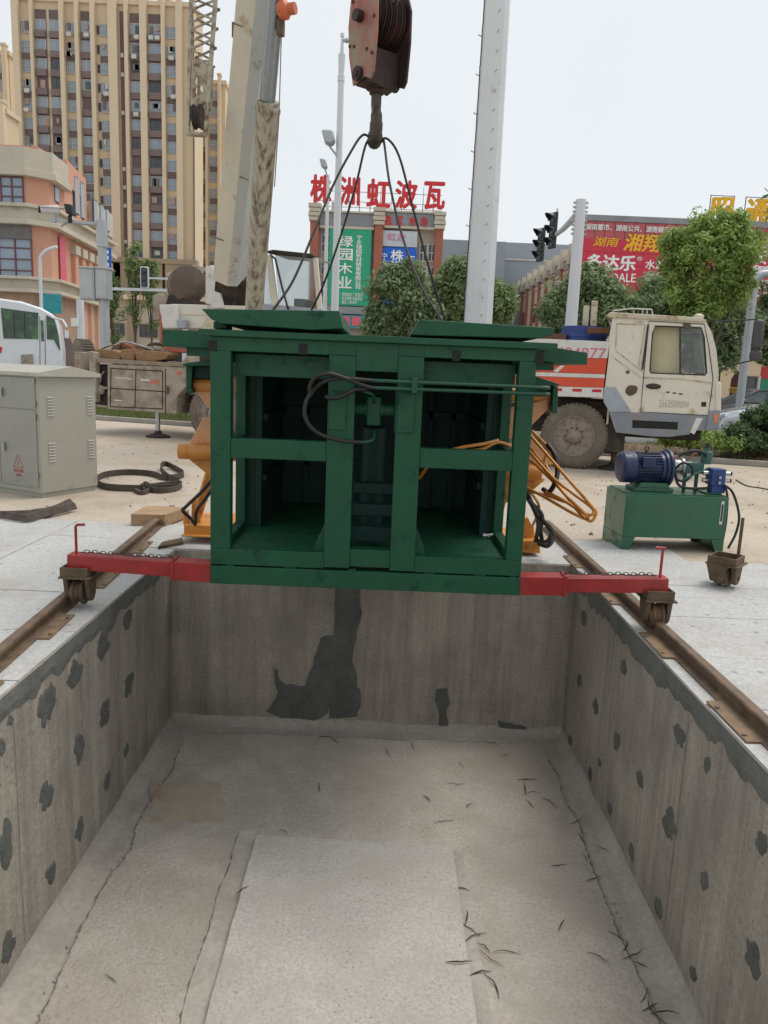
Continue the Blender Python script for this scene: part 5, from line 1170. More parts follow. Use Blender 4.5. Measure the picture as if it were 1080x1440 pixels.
for x in (162, 188, 212, 236):
    for z in (zb_*.18, zb_*.62): window(tw_, U(x), z, 2.4, 2.1, -.76, 2, 2, m_frd, m_paned, .1, .12)
tower('apartment_tower', 'narrow tan apartment tower seen between the lattice jib and the crane boom', 276, 316, 118, 160, 6, [('d',282,289),('p',290,293),('w',295,305),('p',307,311)])
tower('apartment_tower', 'tan apartment tower cut off at the left picture edge behind the orange building', -60, 19, 76, 150, 8, [('p',-60,-50),('w',-44,-30),('p',-20,-8),('w',-5,8),('p',12,18)])
tower('apartment_block', 'low tan apartment block peeping out above the orange building at the left edge', -70, 12, 158, 120, 4, [('p',-30,-10),('p',4,12)])
# low tan building with dark shop fronts behind the deck
gt = np.random.default_rng(4)
for k in range(70):
    kd_, a, c = cm[[1, 3, 4, 6, 8, 11, 15, 17, 19][gt.integers(9)]]; zc = .3+gt.integers(2, 19)*2.98+1.1; ua, uc = U(a), U(c); w_ = (uc-ua)*gt.uniform(.2, .45); x_ = ua+.2+gt.random()*(uc-ua-w_-.4)
    b = MB(); b.box(x_, x_+w_, -.02, .05, zc+gt.uniform(0, .6), zc+1.3); b.build('blind', (m_frl, m_paned, m_balc, mat('curtain', (.45, .30, .25), .9))[gt.integers(4)], tw_)
    if k % 3 == 0: b = MB(); b.box(x_, x_+.8, -.85, -.4, zc-1.0, zc-.4); b.build('air_conditioner', m_frl, tw_)
pl, t = bld('podium_building', 'brown and cream podium with dark shop fronts behind the young trees', 150, 100)
zt_ = pl.uv(200, 415)[1]
b = MB(); b.box(pl.uv(128, 440)[0], pl.uv(330, 440)[0], .5, 20, 0, zt_); b.build('wall', mat('podium_cream', (.50, .45, .36), .85, var=.1, vs=.2), t)
for a, c in ((128, 152), (178, 188), (226, 236), (280, 290)): b = MB(); b.box(pl.uv(a, 440)[0], pl.uv(c, 440)[0], 0, .5, 0, zt_+.5); b.build('pier', m_stone, t)
for a, c in ((153, 177), (190, 224), (238, 278), (292, 322)):
    a, c = pl.uv(a, 440)[0], pl.uv(c, 440)[0]
    b = MB(); b.box(a, c, .3, .49, .1, 3.2); b.build('shop_front', mat('shop_dark', (.03, .035, .05), .3), t)
    window(t, a+.4, 4.6, (c-a)-.8, 1.6, .49, 3, 1, m_frd, m_paned, .1, .12)
b = MB(); b.box(pl.uv(128, 440)[0], pl.uv(330, 440)[0], -.3, .5, zt_-.6, zt_); b.build('cornice', m_tan2, t)
# ---------------------------------------------- orange building
m_ob = mat('salmon_render', (.60, .325, .225), .85, var=.05, vs=.15, dirt=.06, dcol=(.55, .33, .24), ds=.4)
m_ocr = mat('cream_stone', (.53, .48, .39), .85, var=.08, vs=.4, dirt=.15, dcol=(.42, .38, .31), ds=.6)
m_obr = mat('podium_brick', (.36, .24, .18), .9, var=.15, vs=1.5)
O, o_ = bld('orange_building', 'salmon orange commercial building with cream cornices at the left edge', 78, 60)
O_z = lambda y, x=40: O.uv(x, y)[1]
uL = O.uv(-160, 300)[0]
zt_ = O.uv(72, 240)[1]; zp = O.uv(60, 214)[1]
SD = 17.0; sk_ = .13   # side face runs back, leaning outwards
def side(v, du=0): return -sk_*v*0+du
b = MB(); b.slab([(uL, 0), (-1.2, 0), (0, 1.0), (-1.4, SD), (uL, SD)], 0, zt_); b.build('wall', m_ob, o_)
def oband(nm, za, zb_, pr, mt):
    b = MB(); b.slab([(uL, -pr), (-1.2+pr*.3, -pr), (pr, 1.0-pr*.3), (-1.4+pr, SD+pr), (-1.4, SD+pr), (-.001, 1.0), (-1.2, -.001), (uL, -.001)], za, zb_); b.build(nm, mt, o_, bevel=.03)
zg = O.uv(86, 224, 4.5)[1]
b = MB(); b.slab([(uL, -.45), (-1.1, -.45), (.4, .9), (.1, 4.5), (-.4, 4.5), (-.001, 1.0), (-1.2, -.001), (uL, -.001)], zt_, zp+.2); b.build('parapet', m_ocr, o_, bevel=.03)
b = MB(); b.slab([(uL, -.6), (-1.0, -.6), (.6, .9), (.3, 4.6), (-.4, 4.6), (-.001, 1.0), (-1.2, -.001), (uL, -.001)], zt_-.5, zt_-.01); b.build('cornice', m_ocr, o_, bevel=.03)
oband('cornice', O_z(317), O_z(317)+.35, .7, m_ocr); oband('cornice', O_z(317)+.36, O_z(293), .4, m_ocr); oband('cornice', O_z(293)+.001, O_z(288), .75, m_ocr)
oband('cornice', O_z(412), O_z(412)+.25, .8, m_ocr); oband('cornice', O_z(412)+.251, O_z(394), .45, m_ocr); oband('cornice', O_z(394)+.001, O_z(390), .85, m_ocr)
b = MB(); zq = O_z(412)
b.slab([(uL, -.2), (-1.0, -.2), (.25, .95), (-1.1, SD), (-1.5, SD), (-.002, 1.0), (-1.2, -.002), (uL, -.002)], 0, zq-.001); b.build('podium', m_obr, o_)
b = MB(); b.box(uL, O.uv(42, 212)[0], 1.2, 3, zt_, O_z(198, 20)); b.build('roof_house', m_ob, o_)
b = MB(); b.slab([(-3, 4.5), (-.0, 4.5), (-1.0, 11), (-4, 11)], zt_+.0, zg); b.build('side_gable', m_ob, o_)
b = MB(); b.slab([(-3, 11.01), (-.35, 11.01), (-.9, SD+.3), (-5, SD+.3)], zt_-2.0, O.uv(128, 283, 11)[1]); b.build('side_gable', m_ocr, o_)
# windows front
def ow(x0, y0, x1, y1, nx, nz, xx=20, **k):
    a = O.uv(x0, y1); c = O.uv(x1, y0); return window(o_, a[0], a[1], c[0]-a[0], c[1]-a[1], -.001, nx, nz, **k)
ow(2, 249, 33, 290, 2, 3, fr=mat('frame_plum', (.16, .07, .08), .6), t=.09, d=.12); ow(-60, 246, -28, 288, 2, 3, fr=MATS['frame_plum'], t=.12, d=.12)
b = MB(); a = O.uv(-60, 333); c = O.uv(44, 309); b.box(a[0], c[0], -.25, -.002, a[1], c[1]-.1); b.build('grey_panel', mat('grey_panel', (.16, .145, .14), .7), o_)
ow(0, 334, 45, 395, 2, 4, fr=MATS['frame_plum'], t=.1, d=.12); ow(-60, 332, -10, 393, 2, 4, fr=MATS['frame_plum'], t=.1, d=.12)
# side pilasters and narrow windows
sx = lambda y: -(y-1.0)*1.4/(SD-1.0)
b = MB()
for k, y in enumerate((6.2, 8.2, 10.2, 12.2, 14.2, 16.2)):
    b = MB(); b.box(sx(y)-.2, sx(y)+.38, y-.35, y+.35, .5, O_z(317)-1.2); pi = b.build('pilaster', m_ob, o_, bevel=.04)
    b = MB(); b.box(sx(y)-.2, sx(y)+.5, y-.5, y+.5, O_z(317)-1.2, O_z(317)-.5); b.build('capital', m_ocr, pi)
for y in (2.6, 7.2, 9.2, 11.2, 13.2, 15.2):
    xw = sx(y) if y < 4 else (-(y-4.5)/6.5 if y < 10.9 else -.35-(y-11)*.087); zh = 3.6 if y < 10.9 else 2.6
    b = MB(); b.box(xw-.05, xw+.06, y-.45, y+.45, O_z(286)+.6, O_z(286)+zh); w_ = b.build('window', m_frd, o_); b = MB(); b.box(xw+.061, xw+.09, y-.36, y+.36, O_z(286)+.7, O_z(286)+zh-.1); b.build('pane', m_pane, w_)
b = MB(); b.box(sx(3.0)+.12, sx(3.0)+.2, 2.6, 3.7, O_z(405), O_z(322)); bn = b.build('banner', mat('banner_red', (.62, .12, .17), .6), o_)
b = MB(); a = O.uv(58, 440, -.5); c = O.uv(86, 414, -.5); b.box(a[0], c[0], -.6, -.45, a[1], c[1]); tb_ = b.build('shop_sign', mat('sign_teal', (.02, .27, .31), .5), o_)
b = MB(); a = O.uv(86, 500, -.5); c = O.uv(98, 432, -.5)
b.prismx([(2.0, 0), (3.6, 0), (3.6, 2.6), (2.8, 3.4), (2.0, 2.6)], .2, .4); b.build('doorway', m_frd, o_)
# ---------------------------------------------- brick market hall with banners and roof letters
m_bk = mat('red_brick', (.36, .13, .085), .9, var=.15, vs=1.2, bump=.2, bs=6)
m_gbd = mat('grey_band', (.26, .27, .29), .85, var=.15, vs=1.0)
m_lt = mat('sign_red', (.62, .025, .03), .5, var=.1)
m_whp = mat('print_white', (.80, .82, .80), .6)
m_yel = mat('print_yellow', (.80, .44, .02), .6)
H, h_ = bld('market_hall', 'brick market hall with green and blue banners behind the round trees', 436, 70)
hz = lambda y, x=530: H.uv(x, y)[1]; hu = lambda x, y=350: H.uv(x, y)[0]
b = MB(); b.box(hu(438), hu(621), .5, 25, 0, hz(300, 530)); b.build('wall', mat('hall_wall', (.42, .36, .31), .85, var=.1, vs=.3), h_)
for a, c, yt in ((436, 448, 284), (526, 538, 290), (611, 622, 296)):
    x = (a+c)/2; b = MB(); b.box(hu(a), hu(c), -.35, .5, 0, hz(yt+27, x)); pp = b.build('brick_pier', m_bk, h_)
    b = MB(); z = hz(yt+27, x); z2 = hz(yt+2, x)
    for i in range(4): b.box(hu(a)-.1-.06*(i % 2), hu(c)+.1+.06*(i % 2), -.5-.06*(i % 2), .5, z+(z2-z)*i/4, z+(z2-z)*(i+1)/4-.06)
    b.build('pier_cap', m_ocr, pp)
for a, c in ((449, 525), (539, 610)):
    b = MB(); x = (a+c)/2; b.box(hu(a), hu(c), .0, .5, hz(318, x), hz(300, x)); b.build('grey_band', m_gbd, h_)
    b = MB(); b.box(hu(a), hu(c), -.15, .5, hz(322, x), hz(318.5, x)); b.build('moulding', m_ocr, h_)
    b = MB(); b.box(hu(a), hu(c), -.15, .5, hz(299.5, x), hz(297, x)); b.build('moulding', m_ocr, h_)
for a, y0, n in ((451, 332, 3), (590, 345, 3), (602, 345, 2)):
    for k in range(n): window(h_, hu(a), hz(y0+22+k*32, a), 1.0 if a < 500 else .72, 1.5, .49, 2, 2, m_frl, m_paned, .08, .12)
b = MB(); b.box(hu(463), hu(522), -.12, -.02, hz(430, 492), hz(321, 492)); gb = b.build('banner', mat('banner_green', (.02, .36, .20), .6, var=.08, vs=.3), h_, label='green vertical banner with white characters')
for i, (ch, y0, y1) in enumerate((('绿', 332, 347), ('园', 350, 366), ('木', 370, 385), ('业', 389, 405))): text(ch, hu(476), hz(y1, 480), hu(496), hz(y0, 480), m_whp, h_, v=-.13, ext=.02, bold=.04)
text('宁乡绿园板材销售有限公司', hu(501), hz(407, 505), hu(509), hz(331, 505), m_whp, h_, v=-.13, ext=.01, bold=.04, vertical=True)
text('绿园板材 厂家直销\n批发零售 质量保证\n电话 13974877', hu(483), hz(428, 495), hu(512), hz(412, 495), m_whp, h_, v=-.13, ext=.01, bold=.01)
b = MB(); b.box(hu(533), hu(586), -.12, -.02, hz(347, 560), hz(325, 560)); b.build('banner', mat('banner_pale', (.52, .56, .62), .6), h_)
b = MB(); n = 24; zc_ = hz(347, 560); q = [(hu(533)+(hu(586)-hu(533))*i/n, zc_-.001-(.16 if i % 2 else 0)) for i in range(n+1)]
b.prism([(hu(533), hz(440, 560))]+q+[(hu(586), hz(440, 560))], -.12, -.02); b.build('banner', mat('banner_blue', (.01, .12, .60), .6), h_, label='blue banner with a wavy top edge')
text('虹波', hu(544), hz(339, 560), hu(570), hz(329, 560), mat('print_pink', (.62, .2, .34), .6), h_, v=-.13, ext=.01, bold=.02)
text('株洲虹波', hu(550), hz(412, 560), hu(568), hz(352, 560), m_whp, h_, v=-.13, ext=.01, bold=.04, vertical=True)
text('宁乡总经销', hu(537), hz(406, 543), hu(545), hz(356, 543), m_whp, h_, v=-.13, ext=.01, bold=.03, vertical=True)
text('瓦业', hu(576), hz(384, 560), hu(584), hz(360, 560), m_whp, h_, v=-.13, ext=.01, bold=.03, vertical=True)
for ch, x in (('B', 544), ('区', 560), ('市', 578), ('场', 594)): text(ch, hu(x-4), hz(316+ (x-530)*.04, x), hu(x+5), hz(303+(x-530)*.04, x), m_lt, h_, v=-.01, ext=.03, bold=.05)
b = MB(); b.box(hu(474), hu(524), -.5, -.02, hz(462, 500), hz(444, 500)); b.build('shop_sign', mat('sign_teal', (.02, .27, .31), .5), h_)
b = MB(); b.box(hu(483), hu(496), -.56, -.51, hz(459, 500), hz(446, 500)); b.box(hu(499), hu(511), -.56, -.51, hz(459, 500), hz(446, 500)); b.build('shop_sign', mat('sign_pink', (.62, .12, .15), .5), h_)
b = MB(); b.box(hu(462), hu(526), -.3, .0, hz(442, 500), hz(432, 500)); b.build('canopy', m_gbd, h_)
RS, r_ = bld('roof_sign', 'large red roof letters on a thin steel frame above the brick hall', 437, 70.4, cat='sign')
for ch, a, c, y0, y1 in (('株', 437, 466, 247, 285), ('洲', 478, 506, 250, 288), ('虹', 516, 549, 253, 291), ('波', 556, 587, 255, 293), ('瓦', 596, 626, 257, 294)):
    p0 = RS.uv(a, (y0+y1)/2+16); p1 = RS.uv(c, (y0+y1)/2-18); zc0 = RS.uv((a+c)/2, y1)[1]; zc1 = RS.uv((a+c)/2, y0)[1]
    text(ch, p0[0], zc0, p1[0], zc1, m_lt, r_, ext=.08, bold=.065, name='character')
b = MB(); zr = hz(300, 530)
for x in range(445, 625, 15):
    u_ = RS.uv(x, 290)[0]; b.beam((u_, .3, zr-.1), (u_, .3, RS.uv(x, 262)[1]), .05, .05); b.beam((u_, .3, RS.uv(x, 268)[1]), (u_, 2.5, zr-.1), .05, .05)
for y in (292, 284, 270): b.beam((RS.uv(440, y-3)[0], .3, RS.uv(530, y)[1]), (RS.uv(622, y)[0], .3, RS.uv(530, y)[1]), .05, .05)
b.build('frame', m_frl, r_)
b = MB(); q = P(580, 305, 72); u_ = hu(464); b.box(u_, u_+.9, .6, 1.2, hz(300), hz(300)+.9); b.build('roof_unit', m_frl, h_)
# grey shed behind
pl, t = bld('grey_shed', 'long grey industrial shed behind the trees right of the brick hall', 622, 110)
b = MB(); b.box(pl.uv(560, 345)[0], pl.uv(860, 345)[0], 0, 20, 0, pl.uv(720, 341)[1]); b.build('wall', mat('shed_grey', (.30, .335, .375), .8, var=.1, vs=.1), t)
b = MB(); b.box(pl.uv(560, 345)[0], pl.uv(860, 345)[0], -.2, 0, pl.uv(720, 366)[1], pl.uv(720, 364)[1]); b.build('ledge', m_frl, t)
b = MB(); b.box(pl.uv(560, 345)[0], pl.uv(700, 345)[0], -8, -.3, 0, pl.uv(660, 352)[1]); b.build('wall', MATS['shed_grey'], t)
# ---------------------------------------------- billboard building on the right
Q, q_ = bld('corner_market', 'corner market building with brick and cream pilasters along its receding side', 824, 66)
qz = lambda y, x=822: Q.uv(x, y)[1]
QD = 46
b = MB(); b.box(0, 60, 0, QD, 0, qz(318)); b.build('wall', mat('market_wall', (.55, .47, .40), .85, var=.08, vs=.3), q_)
zr = qz(318)
m_pk = mat('pinkish_panel', (.56, .40, .36), .8, var=.06)
for k in range(12):
    y = 1.0+k*3.9
    b = MB(); b.box(-.3, -.001, y+.15, y+.7, 0, zr-1.201); pp = b.build('brick_pier', m_bk, q_)
    b = MB(); b.box(-.5, .0, y-.1, y+.95, zr-1.2, zr-.2); b.box(-.42, .3, y+.0, y+.85, zr-.199, zr+.7); b.build('pier_cap', m_ocr, pp)
    if k < 11:
        b = MB(); b.box(-.12, -.001, y+.851, y+3.899, zr-1.9, zr-1.65); b.box(-.2, -.001, y+.951, y+3.799, zr-.5, zr-.2); b.build('moulding', m_ocr, q_)
        b = MB(); b.box(-.08, -.001, y+1.3, y+3.5, zr-1.5, zr-.6); b.build('grey_band', m_gbd, q_)
        if k in (4,): b = MB(); b.box(-.45, -.36, y+.4, y+4.2, 3.4, zr-2.2); b.build('banner', mat('banner_lilac', (.56, .42, .50), .6, var=.1), q_)
        elif k in (5, 7, 9):
            for z in (2.0, 5.0, 8.0): b = MB(); b.box(-.1, -.02, y+1.2, y+3.6, z, z+2.0); w_ = b.build('window', m_frl, q_); b = MB(); b.box(-.13, -.101, y+1.3, y+2.35, z+.1, z+1.9); b.box(-.13, -.101, y+2.45, y+3.5, z+.1, z+1.9); b.build('pane', m_paned, w_)
        else: b = MB(); b.box(-.1, -.01, y+1.15, y+3.6, .5, zr-2.0); b.build('cream_strip', m_ocr, q_)
for k in range(9): window(q_, 4+k*6, .6, 3, 2.6, -.001, 3, 1, m_frd, m_paned, .1, .12)
Bd, bb = bld('billboard', 'huge red billboard with white and yellow characters on the market front', 824, 65.4, cat='billboard')
bz = lambda x, y: Bd.uv(x, y)
x0_, z1_ = bz(823, 310); x1_, z0_ = bz(1100, 455)
z0_ = bz(900, 448)[1]
m_brd = mat('billboard_red', (.56, .03, .065), .55, var=.10, vs=.5)
m_brd2 = mat('billboard_strip', (.50, .10, .12), .6, var=.1, vs=.5)
# panels of the billboard
pw = 2.45; nx_ = int((x1_+6)/pw)
for i in range(nx_):
    for j in range(6):
        zz0 = z0_+(z1_-1.4-z0_)*j/6; zz1 = z0_+(z1_-1.4-z0_)*(j+1)/6
        b = MB(); b.box(x0_+i*pw+.012, x0_+(i+1)*pw-.012, -.10, 0, zz0+.012, zz1-.012); b.build('billboard_panel', m_brd, bb)
b = MB(); b.box(x0_, x0_+nx_*pw, -.03, .3, z0_-.1, z1_-.02); b.build('backing', m_brd2, bb)
b = MB(); b.box(x0_-.1, x0_+nx_*pw, -.15, .5, z1_, z1_+.45); b.build('top_rail', m_gbd, bb)
b = MB()
for i in range(nx_*3): b.box(x0_+i*pw/3, x0_+i*pw/3+.04, -.06, -.031, z1_-1.3, z1_-.02)
b.build('strip_rib', m_frd, bb, kind='stuff')
def bt(s, xa, ya, xb, yb, m, **k):
    """rectangle given by pixel corners, levelled in the board plane"""
    xm, ym = (xa+xb)/2, (ya+yb)/2; u_, z_ = bz(xm, ym); s1 = (bz(xb, ym)[0]-bz(xa, ym)[0])/2; s2 = (bz(xm, ya)[1]-bz(xm, yb)[1])/2
    text(s, u_-s1, z_-s2, u_+s1, z_+s2, m, bb, v=-.115, ext=.012, **k)
bt('湖南都市、湖南公共、湖南娱乐频道上榜品牌', 823, 318, 992, 327, m_whp, bold=.03)
bt('湖南', 834, 334, 870, 347, m_yel, bold=.03, shear=.2)
bt('湘翔', 877, 330, 931, 354, m_yel, bold=.055, shear=.2)
bt('多达乐', 825, 359, 893, 380, m_whp, bold=.07)
bt('®', 895, 361, 903, 367, m_whp, bold=0)
bt('水泥', 907, 366, 934, 379, m_whp, bold=.045)
bt('涂料', 940, 367, 967, 380, m_whp, bold=.045)
bt('DUODALE', 826, 384, 893, 396, m_whp, bold=.03)
bt('瓷砖胶', 906, 384, 968, 396, m_whp, bold=.045)
bt('防水涂料', 898, 412, 950, 418, m_whp, bold=.02)
bt('总经销', 893, 420, 930, 427, m_whp, bold=.02)
bt('电话', 898, 433, 925, 439, m_whp, bold=.02)
bt('家装', 1040, 340, 1078, 372, m_whp, bold=.04)
bt('管', 1056, 374, 1092, 388, m_whp, bold=.05); bt('瓷砖', 1052, 392, 1092, 418, m_whp, bold=.04, shear=.2)
# yellow roof characters in frames
for ch, xa, xb, ya, yb, lab in (('昭', 1001, 1030, 281, 304, 'yellow roof character in a thin square frame above the bright tree'), ('通', 1050, 1082, 284, 312, 'yellow roof character in a thin square frame at the right picture edge')):
    pl, t = bld('roof_character', lab, xa, 66.5, cat='sign')
    a = pl.uv(xa, (ya+yb)/2); c = pl.uv(xb, (ya+yb)/2); zc_ = pl.uv((xa+xb)/2, (ya+yb)/2)[1]; hh = (yb-ya)/2*66/1079*1.1
    text(ch, a[0], zc_-hh, c[0], zc_+hh, m_yel, t, ext=.08, bold=.07, name='character')
    b = MB(); e = .12
    for u_ in (a[0]-e, c[0]+e): b.beam((u_, .15, qz(318)-.2), (u_, .15, zc_+hh+.25), .06, .06)
    for z_ in (zc_-hh-.2, zc_, zc_+hh+.2): b.beam((a[0]-e, .15, z_), (c[0]+e, .15, z_), .05, .05)
    b.build('frame', mat('frame_blue', (.09, .09, .2), .6), t)
# ---------------------------------------------- beige gatehouse, ornamental gate, red and green hoardings at the right
pl, t = bld('gatehouse', 'low beige gatehouse with dark windows behind the bright tree', 1000, 48)
b = MB(); b.box(-1, 9, 0, 6, 0, pl.uv(1020, 494)[1]); b.build('wall', m_tan, t)
b = MB(); b.box(-1.4, 9.4, -.5, 6.4, pl.uv(1020, 494)[1], pl.uv(1020, 488)[1]); b.build('roof', m_ocr, t)
for x in (1, 3.4, 5.8): window(t, x, .9, 1.6, 1.3, -.001, 2, 1, m_frd, m_paned, .08, .1)
pl, t = bld('ornamental_gate', 'dark red ornamental iron gate with gilt scrolls beside the truck cab', 1006, 40, cat='gate')
m_gate = mat('gate_iron', (.10, .035, .03), .6); m_gilt = mat('gilt', (.5, .33, .08), .45, .4)
b = MB(); w_ = pl.uv(1046, 530)[0]
for z in (.15, 1.0, 1.75): b.box(0, w_, 0, .05, z, z+.07)
b.build('rail', m_gate, t)
for i in range(14):
    b = MB(); x = w_*(i+.5)/14; b.box(x-.025, x+.025, .005, .045, 0, 1.9+.45*math.sin(math.pi*(i+.5)/14)); b.build('bar', m_gate, t)
b = MB()
for i in range(7):
    x = w_*(i+.5)/7; b.tube([Vector((x+.12*math.cos(a), -.02, 1.38+.12*math.sin(a))) for a in np.linspace(0, 2*math.pi, 10, endpoint=False)], .025, 4, closed=True); b.ball((x, -.02, .6), .08, .03, .08, 8)
b.build('scroll', m_gilt, t, kind=None)
pl, t = bld('hoarding', 'red hoarding over a green one, behind the parked cars at the right edge', 1046, 36, cat='hoarding')
b = MB(); w_ = 3.2; zz0 = pl.uv(1064, 532)[1]; b.box(0, w_, 0, .1, zz0, pl.uv(1064, 515)[1]); b.build('red_panel', mat('hoarding_red', (.45, .04, .04), .6), t)
b = MB(); b.box(0, w_, 0.01, .09, .1, zz0-.02); b.build('green_panel', mat('hoarding_green', (.03, .22, .13), .6), t)
b = MB(); b.box(-.08, -.001, 0, .1, 0, 2.1); b.box(w_+.001, w_+.08, 0, .1, 0, 2.1); b.build('post', m_frl, t)
# ---------------------------------------------- poles
m_pw = mat('pole_white', (.66, .67, .69), .45, var=.05, vs=.8, dirt=.06, dcol=(.5, .48, .44), ds=1.5)
m_pg = mat('pole_grey', (.42, .44, .46), .4, .3, var=.08, dirt=.1, dcol=(.3, .28, .25))
def pole(name, label, cat, px, py, Y, **k):
    q = P(px, py, Y); pl = Pl(q.x, Y); return pl, thing(name, label, cat, (q.x, Y, 0))
# big faceted white monopole with climbing pegs
pl, t = pole('monopole', 'tall white faceted monopole with rows of climbing pegs behind the right lid', 'pole', 672, 455, 19.5)
def mono_c(y): return (pl.uv(0.0755*(455-y)+672, y))
c0_, c1_ = pl.uv(672, 455), pl.uv(704, 0); k = (c1_[0]-c0_[0])/(c1_[1]-c0_[1]); wa = (pl.uv(692, 455)[0]-pl.uv(652, 455)[0])/2; wb_ = (pl.uv(722, 0)[0]-pl.uv(686, 0)[0])/2
f_ = lambda z: wa+(wb_-wa)*(z-c0_[1])/(c1_[1]-c0_[1])
b = MB(); b.lathe([(0, f_(0)), (22, f_(22))], (0, 0, 0), (0, 0, 1), 12); b.build('shaft', m_pw, t, smooth=20)
b = MB(); b.lathe([(0, .55), (.05, .55), (.06, .42), (.3, .36)], (0, 0, 0), (0, 0, 1), 12); b.build('base_flange', m_pw, t)
for i in range(36):
    z = 2.2+i*.42
    for an in ((-100, 12), (180, 0)) if i % 2 else ((-100, 12),):
        a = R(an[0]+an[1]); r_ = f_(z); o1 = Vector((r_*math.cos(a), r_*math.sin(a), z)); d = Vector((math.cos(a)*.8+.4*(an[0] > -150 and an[0] < 0), math.sin(a), .35)).normalized()
        b = MB(); b.tube([o1-d*.02, o1+d*.09], .011, 6); b.lathe([(0, .02), (.015, .02)], o1+d*.085, d, 6); b.build('climbing_peg', m_pg, t)
b = MB()
for i in range(22): z = 2+i*.42; b.tube([(-f_(z)-.01, -.03, z), (-f_(z+.42)-.01-.006*(i % 2), -.03, z+.42)], .012, 5, caps=False)
b.build('cable', m_rub, t)
# traffic signal pole at right
pl, t = pole('traffic_signal', 'white pole with two black signal heads on a bracket arm, left of the red billboard', 'traffic light', 803, 455, 21)
ca_, cb_ = pl.uv(803, 455), pl.uv(820, 281)
b = MB(); b.lathe([(0, .19), (cb_[1], .135)], (0, 0, 0), ((cb_[0]-ca_[0])*.0, 0, 1), 12); b.build('pole', m_pw, t, smooth=30)
b = MB(); b.tube([pl.p3(815, 298, 0), pl.p3(792, 322, 3.0), pl.p3(776, 335, 6.5)], [.10, .08, .06], 8); b.tube([pl.p3(784, 293, 5), pl.p3(780, 345, 5)], .03, 6); b.build('bracket_arm', m_pw, t, smooth=50)
b = MB()
for s in (-1, 1):
    for i in range(8): z = cb_[1]-.1-i*.11; b.box(s*.16-.03, s*.16+.03, -.03, .03, z, z+.05)
b.build('fixing', m_pg, t)
m_tl_ = mat('signal_black', (.025, .03, .035), .5)
def sighead(px, py, v, facing, h=.95, n=3, parent=None, s=1.0, lens=None):
    c = Vector(pl.p3(px, py, v)); p_ = Matrix.Rotation(facing, 4, 'Z')
    b = MB(); b.box(-.16*s, .16*s, 0, .1, -h/2, h/2); b.v = [tuple(p_@Vector(q)+c) for q in b.v]; o = b.build('signal_head', m_tl_, parent, bevel=.02)
    for i in range(n):
        z = -h/2+h*(i+.5)/n; b = MB(); r_ = h/n*.42
        b.lathe([(0, r_*.8), (.02, r_*.9), (.021, r_*.5)], (0, 0, z), (0, -1, 0), 16); b.v = [tuple(p_@Vector(q)+c) for q in b.v]; b.build('lens', mat('lens_dark', (.04, .05, .055), .2), o, smooth=30)
        b = MB(); L_ = .30*s; vs = []; nn = 11
        for k in range(nn):
            a = math.pi*(-.12+1.24*k/(nn-1)); vs += [(r_*math.cos(a)*1.05, 0, z+r_*math.sin(a)*1.05), (r_*math.cos(a)*1.0, -L_*(.25+.75*max(0, math.sin(a))), z+r_*math.sin(a)*1.0-.02)]
        vs2 = [(x*.93, y, zz_-.0) for x, y, zz_ in vs]
        b.add(vs, [(2*k, 2*k+1, 2*k+3, 2*k+2) for k in range(nn-1)]); b.v = [tuple(p_@Vector(q)+c) for q in b.v]; b.build('visor', m_tl_, o)
    return o
sighead(776, 324, 5.0, R(-62), 1.12, 3, t); sighead(759, 344, 6.2, R(-62), 1.08, 3, t)
# lamp posts in the middle
pl, t = pole('street_lamp', 'tall white street lamp with a small top light, standing left of the hook block', 'street lamp', 470, 460, 30)
b = MB(); z1 = pl.uv(478, 52)[1]; zk = pl.uv(477, 115)[1]
b.lathe([(0, .16), (zk, .11), (zk+.01, .13), (zk+.2, .13), (zk+.21, .10), (zk+.9, .13), (z1-1.0, .10), (z1-.2, .05), (z1, .04), (z1+.01, .07), (z1+.12, .07)], (0, 0, 0), (0, 0, 1), 14); b.build('pole', m_pw, t, smooth=40)
c = pl.p3(489, 57, 0); b = MB(); b.tube([(0, 0, c[2]), (c[0]-.15, 0, c[2])], .03, 6); b.ball((c[0], 0, c[2]), .2, .1, .08, 12); b.build('top_light', m_pg, t, smooth=50)
b = MB(); c0_ = pl.p3(473, 236, 0); c1_ = pl.p3(463, 205, -.2); b.tube(spline([(0, 0, c0_[2]), (-.05, -.05, (c0_[2]+c1_[2])/2), c1_], 4), .04, 6); b.build('arm', m_pg, t, smooth=50)
c = pl.p3(462, 195, -.2); b = MB(); b.prism([(c[0]-.26, c[2]+.26), (c[0]+.16, c[2]+.27), (c[0]+.26, c[2]-.1), (c[0]+.12, c[2]-.25), (c[0]-.12, c[2]-.18)], -.4, 0); b.build('lamp_head', m_pg, t, bevel=.07, smooth=50)
pl, t = pole('street_lamp', 'thin white street lamp with one tilted head, just left of the taller lamp', 'street lamp', 456, 460, 38)
z1 = pl.uv(459, 246)[1]; b = MB(); b.lathe([(0, .13), (z1, .07)], (0, 0, 0), (0, 0, 1), 10); b.build('pole', m_pw, t, smooth=40)
c = pl.p3(455, 231, -.2); b = MB(); b.prism([(c[0]-.2, c[2]+.22), (c[0]+.1, c[2]+.22), (c[0]+.2, c[2]-.15), (c[0]+.05, c[2]-.22), (c[0]-.1, c[2]-.1)], -.35, 0); b.build('lamp_head', m_pg, t, bevel=.06, smooth=50)
b = MB(); b.tube([(0, 0, z1-.2), (c[0]+.05, -.1, c[2]-.1)], .04, 6); b.build('arm', m_pg, t)
